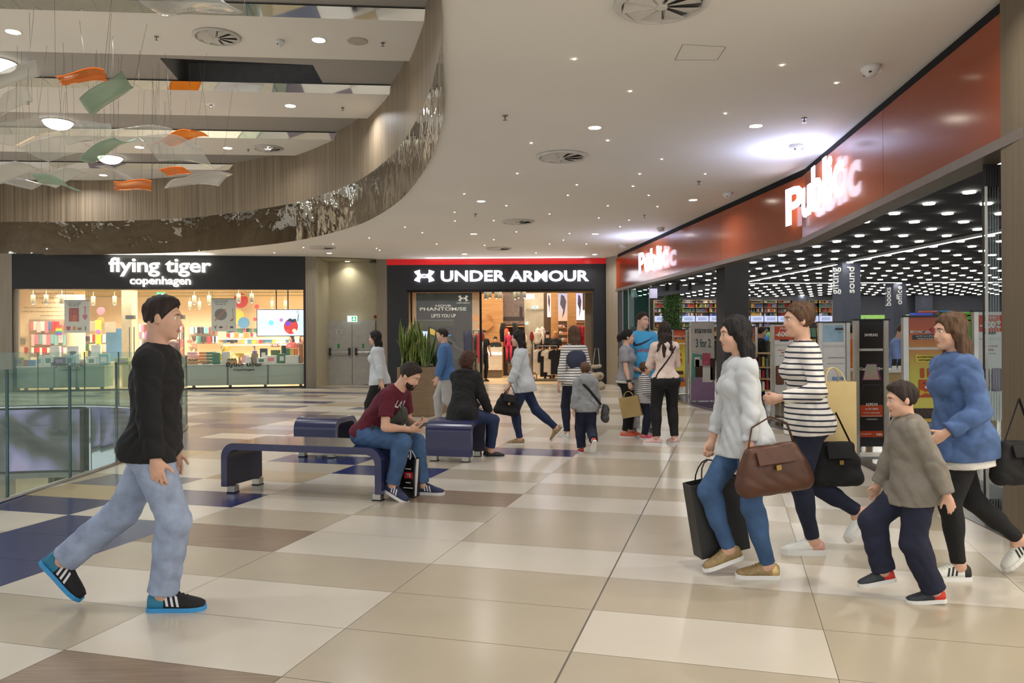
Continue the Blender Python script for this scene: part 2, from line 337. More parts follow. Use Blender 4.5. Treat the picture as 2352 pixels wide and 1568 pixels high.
ab=MB()
BK=25.95; zl=3.98
ab.quad((AL.x,AL.y,0),(AL.x+.05,BK,0),(AL.x+.05,BK,CH),(AL.x,AL.y,CH)); ab.quad((AL.x+.05,BK,0),(-4.3,BK,0),(-4.3,BK,CH),(AL.x+.05,BK,CH)); ab.quad((-4.3,BK,0),(-4.3,25.4,0),(-4.3,25.4,CH),(-4.3,BK,CH))
ab.quad((AL.x,AL.y,zl+.05),(-4.3,25.3,zl+.05),(-4.3,BK,zl+.05),(AL.x,BK,zl+.05))
struct(ab.obj('wall_alcove',[OLIVE]))
struct(wseg('wall_pier_alcove_right',(-4.35,25.4),(-4.02,25.45),0,CH,.5,PIER))
struct(wseg('wall_pier_far_corner',(3.02,25.3),(3.3,24.6),0,CH,.3,PIER))
# alcove double fire door
def fire_door():
    g=M('fire_door_grey',(168,166,160),rough=.45); kd=M('bar_black',(28,28,28),rough=.4); st=M('bar_steel',(200,200,200),rough=.3,metal=1)
    y=BK-.06; xL=at(751,884,BK).x; xR=at(864,884,BK).x; xm=at(810.5,884,BK).x; h=2.1
    d=bpy.data.objects.new('door_1',None); link(d); d.location=((xL+xR)/2,y,0); d['kind']='structure'
    for (a,b) in ((xL,xm),(xm,xR)):
        mb=MB(); mb.box(((a+b)/2-d.location.x,0,h/2),(b-a-.012,.05,h-.01),bev=.004); lf=mb.obj('door_leaf',[g],d)
        z=1.06
        mb=MB(); mb.tube([(a-d.location.x+.14,-.11,z),(b-d.location.x-.1,-.11,z)],.018,8)
        mb.obj('push_bar',[st],lf)
        mb=MB()
        for x in (a+.14,b-.08): mb.box((x-d.location.x,-.08,z+.02),(.06,.11,.24),bev=.01)
        mb.obj('bar_bracket',[kd],lf)
        mb=MB(); mb.box(((a+b)/2-d.location.x-.02,-.028,z+.2),(.07,.004,.15)); mb.obj('arrow_sticker',[M('sticker_green',(40,140,70))],lf)
    mb=MB(); mb.box((xL+.42-d.location.x,-.03,1.74),(.17,.004,.12)); mb.obj('notice',[M('notice',(205,200,190))],d)
    for z,wd in ((1.77,.13),(1.74,.12),(1.71,.09)):
        mb=MB(); mb.box((xL+.42-d.location.x,-.0325,z),(wd,.002,.012)); mb.obj('notice_line',[M('ink',(40,40,42),var=0)],d)
fire_door()
# ================================================================ bookshop front, shell and pillars
FB0,FBK,FB2=V((*FA[0],0)),V((*FA[1],0)),V((*FA[2],0))
ORG=M('orange_glass',(146,66,32),rough=.16,var=.02,coat=.0,spec=.35); TRIMG=M('trim_bronze',(120,110,102),rough=.4,metal=.4); BLKV=M('void_black',(10,10,11),rough=.9)
def along(A,B,t): return A+(B-A)*t
def fpanel(A,B,lab):
    mb=MB(); d=(B-A).normalized(); n=V((d.y,-d.x,0)) ; n=-n if n.x<0 else n      # n points into the shop (to +x)
    A2=A+d*.004; B2=B-d*.004
    mb.prism([(A2.x,A2.y),(B2.x,B2.y),(B2.x+n.x*.05,B2.y+n.y*.05),(A2.x+n.x*.05,A2.y+n.y*.05)],2.985,3.93)
    o=mono(mb,'fascia_panel',[ORG],lab,'sign panel',(A.x,A.y,2.98),'orange panels over the bookshop front'); return o
seams=[0]
for x,y in ((1535,560),(1655,520)):
    p=onplane(x,y,FB0,FBK); seams.append((p-V((FB0.x,FB0.y,p.z))).length/(FBK-FB0).length)
labs=['orange glass fascia panel at the far corner, behind the smaller lit sign','second orange glass fascia panel from the far corner','long orange glass fascia panel ending at the bend under the larger lit sign']
seams.append(1)
for i in range(3): fpanel(along(FB0,FBK,seams[i]),along(FB0,FBK,seams[i+1]),labs[i])
p=onplane(2028,330,FBK,FB2); t2=(V((p.x,p.y,0))-FBK).length/(FB2-FBK).length
fpanel(FBK,along(FBK,FB2,t2),'orange glass fascia panel just right of the bend'); fpanel(along(FBK,FB2,t2),FB2,'nearest orange glass fascia panel, beside the tall stone pier')
def front_strip(name,z0,z1,i0,i1,mat):
    mb=MB()
    for A,B in ((FB0,FBK),(FBK,FB2)):
        d=(B-A).normalized(); n=V((d.y,-d.x,0)); n=-n if n.x<0 else n
        mb.prism([((A+n*i0).x,(A+n*i0).y),((B+n*i0).x,(B+n*i0).y),((B+n*i1).x,(B+n*i1).y),((A+n*i1).x,(A+n*i1).y)],z0,z1)
    return struct(mb.obj(name,[mat]))
front_strip('trim_front_gap',3.9,CH+.02,.05,.2,BLKV); front_strip('trim_front_lintel',2.9,2.98,-.03,.22,TRIMG); front_strip('wall_front_upstand',2.98,4.2,.2,.32,M('shop_dark_grey',(62,62,66)))
front_strip('trim_threshold',.0,.006,-.02,.16,M('threshold_steel',(120,120,118),rough=.3,metal=.8)); front_strip('trim_threshold_dark',.0,.004,.16,.9,M('threshold_reflection',(42,43,46),rough=.12,var=.2,scale=30))  # dark strip: the reflection inside the threshold is put into its colour
# shop body
SH=4.0; SHG=M('shop_wall_grey',(92,94,104),rough=.8,var=.04)
mb=MB(); mb.add([(FB0.x+.2,FB0.y,.003),(FBK.x+.15,FBK.y,.003),(FB2.x+.2,FB2.y,.003),(32,4,.003),(32,50,.003),(8,50,.003)],[(0,1,2,3,4,5)]); struct(mb.obj('floor_bookshop',[M('bookshop_floor',(126,122,116),rough=.2,var=.06,scale=2)]))
CEILD=M('shop_ceiling',(64,64,68),rough=.9,var=.1)
mb=MB(); mb.add([(FB0.x+.3,FB0.y,SH),(FBK.x+.3,FBK.y,SH),(FB2.x+.3,FB2.y,SH),(32,4,SH),(32,50,SH),(8,50,SH)],[(0,1,2,3,4,5)]); struct(mb.obj('ceiling_bookshop',[CEILD]))
mb=MB(); mb.b2((7,50,0),(32,50.3,SH)); struct(mb.obj('wall_bookshop_back',[SHG]))
mb=MB(); mb.prism([(3.45,24.4),(7.6,50),(7.3,50),(3.3,24.4)],0,SH); struct(mb.obj('wall_bookshop_left',[SHG]))
mb=MB(); mb.b2((32,4,0),(32.2,50,SH)); struct(mb.obj('wall_bookshop_right',[SHG]))
# pillars of the bookshop
PB=M('pillar_blue_grey',(88,92,108),rough=.75,var=.05); PD=M('pillar_dark',(66,66,68),rough=.75)
PILL={}
def pillar(n,xl,xm,xr,ytop,Y=None,zt=SH):
    Y=Y or F_PX*(zt-EYE)/(HZ-_rot(xm,ytop)[1]); a=at(xl,700,Y+.25); m_=at(xm,700,Y); b=at(xr,700,Y+.12); e=V((a.x+b.x-m_.x,Y+.8,0))
    mb=MB(); mb.prism([(a.x,a.y),(m_.x,m_.y),(b.x,b.y),(e.x,e.y)],0,zt); struct(mb.obj('wall_pillar_%d'%n,[PD if n==1 else PB])); PILL[n]=(V((a.x,a.y,0)),V((m_.x,m_.y,0)),V((b.x,b.y,0)))
pillar(1,1645,1665,1720,600,Y=16.9); pillar(2,1912,1935,1977,603); pillar(3,2033,2052,2082,650); pillar(4,1820,1832,1856,677); pillar(5,2102,2117,2142,677)
# nearest stone pier at the right edge of the shop front
mb=MB(); mb.prism([(3.66,5.9),(3.60,5.5),(3.9,5.46),(3.9,5.9)],0,CH+.2); mb.prism([(3.9,5.47),(5.2,5.2),(5.2,6.2),(3.9,5.95)],0,CH+.2); struct(mb.obj('wall_pier_near_right',[woodmat('pier_brown',(96,84,66),(112,100,80),scale=(25,25,.3),rough=.6)]))
# ================================================================ ceiling fittings
LAMP=M('lamp_face',(255,244,225),emit=26,var=0); STAR=M('star_face',(255,236,205),emit=30,var=0); WHP=M('white_plastic',(226,224,220),rough=.45,var=.02); DKP=M('dark_plastic',(40,40,42),rough=.5)
def downlight_proto(name,label,r,z,group,power=0):
    t=thing(name,label,'ceiling light',(0,0,z),0,group)
    mb=MB(); mb.s=True; mb.lathe([(r*.98,-.001),(r*1.15,-.006),(r*1.2,0),(r*.98,.002)],n=24); mb.obj('trim_ring',[WHP],t)
    mb=MB(); mb.lathe([(r,-.004),(r*.6,-.007),(.001,-.008)],n=20); mb.obj('diffuser',[LAMP],t); return t
DL=[((1366,293),'round downlight above the bench group, left of the pair nearest the orange sign'),((1736,289),'round downlight right of the nearest pair, close to the orange sign'),((1105,462),'round downlight in the middle of the ceiling, between the two smaller round vents'),((1592,459),'round downlight halfway along the ceiling beside the orange fascia'),((1088,537),'round downlight far back, left in the row before the sports shop'),((1367,537),'round downlight far back, middle of the row before the sports shop'),((1441,538),'round downlight far back, right beside the small orange sign'),((756,581),'round downlight in front of the door alcove'),((1067,583),'round downlight just before the red band, left'),((1366,584),'round downlight just before the red band, right'),
 ((2100,-300),'')]
proto=None; DLP=22
for (x,y),lab in DL[:-1]:
    p=fl(x,y,CH)
    if proto is None: proto=downlight_proto('ceiling_downlight',lab,.075,CH,'downlights in the low ceiling'); proto.location=p
    else: dup(proto,p,None,lab)
    l=bpy.data.lights.new('downlight_bulb','AREA'); l.shape='DISK'; l.size=.14; l.energy=DLP; l.color=(1,.965,.92); l.spread=math.radians(150)
    lo=bpy.data.objects.new('downlight_bulb',l); COL.objects.link(lo); lo.location=p-V((0,0,.02))
p=at(798,597,25.7); t=dup(proto,(p.x,p.y,4.02),None,'round downlight inside the alcove over the grey fire doors')
area('alcove_bulb',(p.x,p.y,3.99),.14,7,(1,.94,.82),shape='DISK',spread=120)
UPL=[((30,73),'at the far left of the first white ceiling beam'),((732,92),'right on the first white ceiling beam, beside a round speaker'),((667,243),'on the second white ceiling beam'),((320,338),'left of a pair on the third white ceiling beam'),((523,340),'right of a pair on the third white ceiling beam'),((237,402),'on the farthest white ceiling beam')]
for (x,y),lab in UPL:
    p=fl(x,y,6.2); t=dup(proto,p,None,'round downlight '+lab,'downlights in the upper ceiling'); t.scale=(1.35,1.35,1.35)
    for c in t.children: pass
# lamps of the upper ceiling and of the concourse behind the viewer
for i in range(-2,5):
    for x in (-12.5,-9.2,-6,-3.2):
        y=11.36+3.6*i+.09*(x+5)+.85
        if inside(x,y,RIM): area('void_bulb',(x,y,6.17),.3,34,(.98,.985,1),shape='DISK',spread=150)
for x,y in ((1.2,4.2),(2.4,1.2),(-.2,.2),(1.6,-2),(3.0,5.2)): area('concourse_bulb',(x,y,4.0),.14,22,(1,.965,.92),shape='DISK',spread=150)
# tiny star lights
stars=[(1319,135),(1796,149),(1921,190),(1447,209),(1666,260),(1815,309),(1396,322),(1220,328),(1520,365),(1188,398),(1469,399),(1620,399),(1325,424),(1454,427),(1066,445),(1304,448),(1163,472),(1396,472),(1510,474),(1044,487),(1134,506),(1262,491),(1375,500),(1424,520),(930,521),(1045,507),(970,534),(1186,532),(1308,536),(1294,551),(1134,550),(848,546),(872,574),(697,568),(630,580),(765,560),(865,570),(1113,563),(1003,560),(1347,560),(1231,580),(1445,505),(1490,448),(1262,560)]
t=None
for x,y in stars:
    p=fl(x,y,CH)
    if t is None:
        t=thing('star_light','tiny round star light set in the white ceiling','ceiling light',p,0,'star lights in the ceiling'); mb=MB(); mb.lathe([(.013,-.002),(.008,-.008),(.001,-.009)],n=8); mb.obj('diffuser',[STAR],t)
    else: dup(t,p)
# swirl air diffusers
VNT=M('vent_paint',(208,204,198),rough=.6); VNS=M('vent_slot',(120,118,114),rough=.8)
def swirl(r):
    t=thing('air_diffuser','','air vent',(0,0,CH))
    mb=MB(); mb.s=True; mb.lathe([(r,0),(r*1.0,-.012),(r*.93,-.03),(r*.86,-.03),(r*.84,.0)],n=40); mb.obj('rim',[VNT],t)
    mb=MB(); mb.lathe([(r*.85,-.004),(.001,-.0045)],n=32); mb.obj('backing',[VNS],t)
    for k in range(9):
        a=2*PI*k/9; b=a+2*PI/9*.9; mb=MB(); i0=r*.13
        A=[(i0*math.cos(a),i0*math.sin(a),-.035),(r*.84*math.cos(a),r*.84*math.sin(a),-.035),(r*.84*math.cos(b),r*.84*math.sin(b),-.006),(i0*math.cos(b),i0*math.sin(b),-.012)]
        mb.quad(*A); mb.obj('blade',[VNT],t)
    mb=MB(); mb.lathe([(r*.13,-.01),(r*.12,-.04),(.001,-.042)],n=12); mb.obj('hub',[VNT],t); return t
sw=None
for (x,y),r,z,lab in [((1520,6),.36,CH,'large round swirl vent cut by the top edge of the view'),((1290,358),.36,CH,'round swirl vent in mid ceiling, below the left big downlight'),((1190,508),.36,CH,'round swirl vent far back above the wavy chrome band'),((1146,570),.36,CH,'farthest round swirl vent, before the red band'),((741,568),.33,CH,'round swirl vent in front of the door alcove'),((498,83),.36,6.2,'round swirl vent on the first white upper beam'),((616,340),.36,6.2,'round swirl vent on the third white upper beam')]:
    p=fl(x,y,z)-V((0,0,.004))
    if sw is None: sw=swirl(r); sw.location=p; sw['label']=lab; sw['group']='round swirl vents'
    else: dup(sw,p,random.random()*3,lab)
sp=None
for x,y,z in [(1160,265,CH),(1847,271,CH),(1605,416,CH),(1092,491,CH),(1480,494,CH),(359,84,6.2),(879,98,6.2),(484,241,6.2),(787,247,6.2),(570,343,6.2),(65,233,6.2)]:
    p=fl(x,y,z)
    if sp is None:
        sp=thing('sprinkler','small sprinkler head hanging from the white ceiling','sprinkler',p,0,'sprinkler heads'); mb=MB(); mb.lathe([(.035,0),(.03,-.012),(.008,-.014),(.008,-.05),(.03,-.055),(.001,-.058)],n=10); mb.obj('head',[M('sprinkler_metal',(120,116,110),rough=.35,metal=.8)],sp)
    else: dup(sp,p)
def detector(p,lab,r=.09):
    t=thing('smoke_detector',lab,'smoke detector',p,0,'detectors on the ceiling'); mb=MB(); mb.s=True; mb.lathe([(r,0),(r,-.03),(r*.8,-.06),(r*.5,-.09),(.001,-.095)],n=16); mb.obj('housing',[WHP],t)
    mb=MB(); mb.box((r*.5,-.02,-.055),(r*.9,.05,.05)); mb.obj('bracket',[WHP],t); mb=MB()
    for a in (0,2.1,4.2): mb.box((r*.72*math.cos(a),r*.72*math.sin(a),-.07),(.02,.02,.012))
    mb.obj('sensor_eye',[DKP],t)
for (x,y),lab in [((2000,152),'white detector nearest the viewer, close to the black gap'),((1828,333),'white detector above the larger lit sign'),((1672,443),'white detector over the middle of the orange fascia'),((1517,523),'white detector above the smaller lit sign'),((1430,563),'white detector at the far corner by the red band')]: detector(fl(x,y,CH),lab)
detector(fl(643,93,6.2),'small white detector under the first upper beam',.07)
t=thing('ceiling_speaker','flat round beige speaker on the first upper beam','speaker',fl(821,94,6.2)); mb=MB(); mb.lathe([(.16,0),(.16,-.012),(.15,-.016),(.001,-.018)],n=24); mb.obj('grille',[M('speaker_cloth',(186,178,166))],t)
# hatch in the ceiling: fine joint line
a,b,c,d=[fl(*q,CH-.001) for q in ((1550,138),(1647,138),(1667,108),(1568,102))]
mb=MB()
for p,q in ((a,b),(b,c),(c,d),(d,a)):
    n=(q-p).normalized().cross(UPZ)*.004; mb.quad(p-n,q-n,q+n,p+n)
mono(mb,'access_hatch',[M('joint_grey',(150,143,133))],'thin square outline of an access hatch in the ceiling','hatch',a)
# dome lamps between the beams
DM=M('dome_glow',(255,250,240),emit=9,var=0)
for (x,y),lab in [((133,285),'big glowing dome lamp between the second and third beams'),((253,366),'smaller glowing dome lamp between the last two beams'),((-8,150),'glowing dome lamp half cut by the left edge of the view')]:
    p=fl(x,y,6.3); p.z=6.36; t=thing('dome_lamp',lab,'ceiling light',p,0,'dome lamps of the void'); r=.3; mb=MB(); mb.s=True; mb.lathe([(r*math.cos(u*PI/12),-.17*math.sin(u*PI/12)-.01) for u in range(6)]+[(.001,-.18)],n=28); mb.obj('dome',[DM],t)
    mb=MB(); mb.lathe([(r*1.06,0),(r*1.06,-.02),(r*.98,-.02),(r*.98,0)],n=28); mb.obj('rim',[WHP],t)
# ================================================================ hanging acrylic sheets
def acry(name,col,op,tint): return glassmat(name,col,.03,op,tint)
AC={'c':acry('acrylic_clear',(225,226,222),.26,(.97,.97,.96)),'w':acry('acrylic_frost',(222,220,214),.75,(.9,.9,.9)),'o':acry('acrylic_orange',(236,136,36),.55,(1,.62,.2)),'g':acry('acrylic_green',(168,188,168),.6,(.75,.85,.76))}
WIRE=M('wire',(110,106,100),rough=.4,metal=.5,var=0); OE=M('orange_edge',(255,120,40),emit=.5,var=0)
SH_=[((435,8),9.2,.92,.55,'c',-6,.3,'clear glossy sheet cut by the top edge of the view'),((188,178),11,.66,.34,'o',2,.35,'orange wavy sheet hanging before the first beam'),((248,222),11.5,.80,.36,'g',-28,.25,'green tinted rolled sheet tilted down, below the orange wavy one'),((20,236),11,.62,.34,'c',-25,.2,'clear sheet cut by the left edge, beside the green rolled one'),((35,173),11,.8,.3,'w',-5,.15,'long pale sheet at the left edge, level with the orange wavy one'),((60,300),12.5,.95,.5,'c',-24,.3,'clear arched sheet left of the big dome lamp'),((205,306),13,1.05,.5,'c',4,.4,'wide clear sheet just under the big dome lamp'),((320,312),13,.9,.4,'c',-4,.3,'clear sparkling sheet left of the orange ripple'),
 ((415,318),13.5,.75,.3,'o',-3,.4,'orange rippled sheet right of the sparkling clear one'),((407,346),13,.9,.55,'c',6,.4,'clear crumpled sheet below the orange ripple'),((135,340),12.8,.85,.4,'c',-13,.25,'pinkish clear sheet, below the arched clear one'),((250,348),12.5,.72,.3,'g',-22,.25,'green tinted rolled sheet crossing the smaller dome lamp'),((403,393),15.5,.48,.2,'o',-3,.1,'thin orange sheet seen edge-on before the last beam'),((455,415),14.2,.95,.5,'w',-4,.4,'white folded sheet farthest to the right'),((305,426),14,.62,.45,'o',4,.3,'plain orange diamond-shaped sheet, lowest of the hanging group'),((283,405),14.4,.85,.3,'c',17,.2,'pale sheet tilted up to the right, above the orange diamond'),((140,407),14.6,.75,.3,'w',-12,.2,'pale blade-like sheet left of the small green one'),((128,424),14.2,.55,.3,'g',9,.2,'small green tinted sheet, lowest at the left'),((18,396),13.5,.75,.4,'w',-16,.2,'pale sheet at the left edge above the wood wall'),((22,416),14.5,.9,.3,'c',3,.15,'clear sheet lying lowest at the left edge')]
for k,((x,y),Y,wd,dp,kind,tl,amp,lab) in enumerate(SH_):
    c=at(x,y,Y); t=thing('acrylic_sheet',lab,'hanging ornament',c,0,'acrylic sheets hanging in the void'); mb=MB(); mb.s=True
    nu,nv=14,8; a=math.radians(-tl); rg=random.Random(k); ph=rg.random()*3; skew=rg.choice((-1,1))*rg.uniform(.15,.4); R=Matrix.Rotation(-a*1.0,3,'Y')@Matrix.Rotation(rg.uniform(-.42,-.12),3,'X')@Matrix.Rotation(rg.uniform(-.3,.3),3,'Z')
    roll=kind=='g'
    g=[]
    for j in range(nv+1):
        for i in range(nu+1):
            u,v=i/nu-.5,j/nv-.5
            z=amp*.16*math.sin(4.2*u+ph)*(1-.5*v) + (amp*1.2*(v*v) if roll else amp*.12*math.sin(3*v+ph*2))
            g.append(R@V((u*wd+skew*v*wd,v*dp,z)))
    fs=[(j*(nu+1)+i,j*(nu+1)+i+1,(j+1)*(nu+1)+i+1,(j+1)*(nu+1)+i) for j in range(nv) for i in range(nu)]
    mb.add(g,fs); o=mb.obj('sheet',[AC[kind]],t); m=o.modifiers.new('thickness','SOLIDIFY'); m.thickness=.008
    if kind=='o':
        mb=MB(); b=[g[i] for i in range(nu+1)]; b2=[g[nv*(nu+1)+i] for i in range(nu+1)]; mb.tube(b,.006,5); mb.tube(b2,.006,5); mb.obj('lit_edge',[OE],t)
    for s in (0,nu,nv*(nu+1),nv*(nu+1)+nu):
        if rg.random()<.75:
            q=g[s]; top=V((q.x+rg.uniform(-.15,.15),q.y+rg.uniform(-.2,.3),6.2-c.z)); mb=MB(); mb.tube([q,top],.0022,4); mb.obj('wire',[WIRE],t)
# ================================================================ glass balustrade round the void
GLS=glassmat('balustrade_glass',(150,180,170),0,.09,(.86,.93,.90)); GLE=M('glass_edge',(74,104,110),rough=.15,var=0)
def arclen(pl):
    L=[0]
    for a,b in zip(pl,pl[1:]): L.append(L[-1]+math.hypot(b[0]-a[0],b[1]-a[1]))
    return L
HL=arclen(HOLE)
def onarc(s):
    for i in range(len(HL)-1):
        if HL[i+1]>=s:
            t=(s-HL[i])/(HL[i+1]-HL[i]); a,b=HOLE[i],HOLE[i+1]; return V((a[0]+(b[0]-a[0])*t,a[1]+(b[1]-a[1])*t,0))
    return V((*HOLE[-1],0))
js=[]; s0=HL[min(range(len(HOLE)),key=lambda i:abs(HOLE[i][1]-8)+abs(HOLE[i][0]+4.8))]-.5; s=s0-5*1.06
rail=MB(); 
while s<HL[-1]-12.3: js.append(s); s+=1.06
glabs=['first','second','third','fourth','fifth','sixth','seventh','eighth','ninth','tenth','eleventh','twelfth','thirteenth','fourteenth','fifteenth','sixteenth','seventeenth','eighteenth','nineteenth','twentieth']
pj=[onarc(s) for s in js]
vis=[i for i in range(len(js)-1) if px((pj[i+1].x,pj[i+1].y,0))[0]>-60]
for n,i in enumerate(vis):
    a,b=js[i]+.007,js[i+1]-.007; pts=[onarc(a+(b-a)*k/6) for k in range(7)]; o=pts[0]; t=.026
    lab='frameless glass balustrade pane at the void, %s counted from the nearest along the rim'%glabs[n]
    mb=MB(); nrm=[]
    for k in range(7):
        d=(pts[min(k+1,6)]-pts[max(k-1,0)]).normalized(); nrm.append(V((d.y,-d.x,0)))
    f=[p+m*t/2-o for p,m in zip(pts,nrm)]; r=[p-m*t/2-o for p,m in zip(pts,nrm)]; zt=1.24; zb=.03
    for k in range(6):
        for s_ in (f,r): mb.quad(*[s_[k]+V((0,0,zb)),s_[k+1]+V((0,0,zb)),s_[k+1]+V((0,0,zt)),s_[k]+V((0,0,zt))])
    mb.cur=1
    for k in range(6): mb.quad(f[k]+V((0,0,zt)),f[k+1]+V((0,0,zt)),r[k+1]+V((0,0,zt)),r[k]+V((0,0,zt)))
    for k in (0,6): mb.quad(f[k]+V((0,0,zb)),r[k]+V((0,0,zb)),r[k]+V((0,0,zt)),f[k]+V((0,0,zt)))
    ob=mb.obj('glass_railing',[GLS,GLE],None,o); tag(ob,lab,'glass railing','glass panes round the void')
mb=MB(); pts=[V((*p,.0)) for p in HOLE]
mb.tube([V((p.x,p.y,.012)) for p in pts],.022,6); struct(mb.obj('trim_void_channel',[M('channel_steel',(170,168,160),rough=.3,metal=.9)]))
# led wall under the far edge
def ledmat():
    m=bpy.data.materials.new('led_picture'); m.use_nodes=True; nt=m.node_tree; L=nt.links; b=nt.nodes['Principled BSDF']; b.inputs['Roughness'].default_value=.3
    tc=nt.nodes.new('ShaderNodeTexCoord'); n=nt.nodes.new('ShaderNodeTexNoise'); n.inputs['Scale'].default_value=.75; n.inputs['Detail'].default_value=1.5; n.inputs['Distortion'].default_value=.6
    r=nt.nodes.new('ShaderNodeValToRGB'); e=r.color_ramp.elements; e[0].position=.36; e[0].color=(.03,.027,.03,1); e[1].position=.66; e[1].color=(.42,.25,.42,1)
    for p,c in ((.45,(.09,.08,.08)),(.52,(.22,.19,.34)),(.58,(.36,.3,.5))): q=e.new(p); q.color=(*c,1)
    L.new(tc.outputs['Object'],n.inputs[0]); L.new(n.outputs[0],r.inputs[0]); L.new(r.outputs[0],b.inputs['Emission Color']); b.inputs['Emission Strength'].default_value=1.1; b.inputs['Base Color'].default_value=(.02,.02,.02,1); return m
i0=min(range(len(HOLE)),key=lambda i:abs(HOLE[i][0]+10.05)+(0 if HOLE[i][1]>15 else 99)); i1=min(range(len(HOLE)),key=lambda i:abs(HOLE[i][0]+14.2)+(0 if HOLE[i][1]>14 else 99))
seg=[V((*p,0)) for p in HOLE[i0:i1+1]]; cm=V((-10,12,0)); seg=[p+(cm-p).normalized()*.08 for p in seg]; o=seg[0]
t=thing('led_wall','curved led screen below the far glass railing, showing a mauve close-up','screen',(o.x,o.y,-1.5))
mb=MB(); [mb.quad(seg[k]-o+V((0,0,.02)),seg[k+1]-o+V((0,0,.02)),seg[k+1]-o+V((0,0,1.42)),seg[k]-o+V((0,0,1.42))) for k in range(len(seg)-1)]; mb.obj('picture',[ledmat()],t)
mb=MB(); mb.tube([p-o+V((0,0,0)) for p in seg],.035,4); mb.tube([p-o+V((0,0,1.44)) for p in seg],.02,4); mb.box((.03,.0,.7),(.05,.09,1.46)); mb.obj('frame',[DKP],t)
# shop fronts of the lower storey, glimpsed through the pane
for k,(x,wd,c,lab) in enumerate([(-13.3,.9,(190,176,150),'tall cream panel'),(-12.5,.35,(50,44,40),'dark post'),(-11.9,.7,(150,130,105),'brown panel'),(-11.1,.5,(150,50,40),'red panel'),(-10.4,.6,(240,232,220),'bright white panel'),(-9.8,.5,(90,60,44),'dark brown panel'),(-9.2,.5,(205,200,195),'pale grey panel')]):
    mb=MB(); mb.box((0,0,1.9),(wd,.12,3.8)); mono(mb,'shopfront_panel',[M('lower_panel_%d'%k,c)],lab+' of the shop front on the storey below','panel',None); bpy.context.view_layer.objects
    ob=COL.objects[-1]; ob.location=(x,21.9,-6)
# ================================================================ benches
NAVY=M('navy_lacquer',(44,47,86),rough=.18,var=.04,coat=.5); INNAVY=M('navy_inside',(48,47,66),rough=.4); FOOT=M('foot_steel',(190,188,180),rough=.25,metal=.9); RUB=M('rubber',(30,30,30),rough=.8)
def bench(L,D,H,lab,loc,rz):
    t=thing('bench',lab,'bench',loc,rz,'navy waterfall benches'); R=.14; th=.066; z0=.07
    def u(off,rad):
        p=[(off,z0)]
        for k in range(9): a=PI-k*PI/16; p.append((off+rad+rad*math.cos(a),H-off-rad+rad*math.sin(a)))
        for k in range(9): a=PI/2-k*PI/16; p.append((L-off-rad+rad*math.cos(a),H-off-rad+rad*math.sin(a)))
        p.append((L-off,z0)); return p
    o_,i_=u(0,R),u(th,R-th*.7); n=len(o_); mb=MB(); mb.s=False
    for y in (0,D):
        for k in range(n-1): mb.quad((o_[k][0],y,o_[k][1]),(o_[k+1][0],y,o_[k+1][1]),(i_[k+1][0],y,i_[k+1][1]),(i_[k][0],y,i_[k][1]))
    mb.s=True
    for pl,m in ((o_,0),(i_,1)):
        mb.cur=m
        for k in range(n-1): mb.quad((pl[k][0],0,pl[k][1]),(pl[k+1][0],0,pl[k+1][1]),(pl[k+1][0],D,pl[k+1][1]),(pl[k][0],D,pl[k][1]))
    mb.cur=0; mb.s=False
    for k in (0,n-1): mb.quad((o_[k][0],0,z0),(i_[k][0],0,z0),(i_[k][0],D,z0),(o_[k][0],D,z0))
    me=mb.obj('body',[NAVY,INNAVY],t)
    for x in (th*.5+.04,L-th*.5-.04):
        for y in (.09,D-.09):
            m2=MB(); m2.box((x,y,.04),(.085,.085,.066),bev=.006); f=m2.obj('foot',[FOOT],t); m2=MB(); m2.box((x,y,.004),(.09,.09,.008)); m2.obj('pad',[RUB],f)
    return t
bx=V((math.cos(TH),math.sin(TH),0)); by=V((-bx.y,bx.x,0))
bench(1.71,.6,.5,'long navy bench in front, the one the man in the maroon T-shirt sits on',fl(508,1117,.07)*V((1,1,0)) if False else V((-2.86,7.74,0)),TH)
# the two stools: legs face the viewer, so their span runs away from the viewer
def stool(fl_,lab): return bench(.6,.59,.5,lab,(fl_[0]+bx.x*.59,fl_[1]+bx.y*.59,0),TH+PI/2)
stool((-2.80,10.1),'short empty navy bench behind the long one'); stool((-1.07,9.69),'short navy bench under the woman in the black coat')
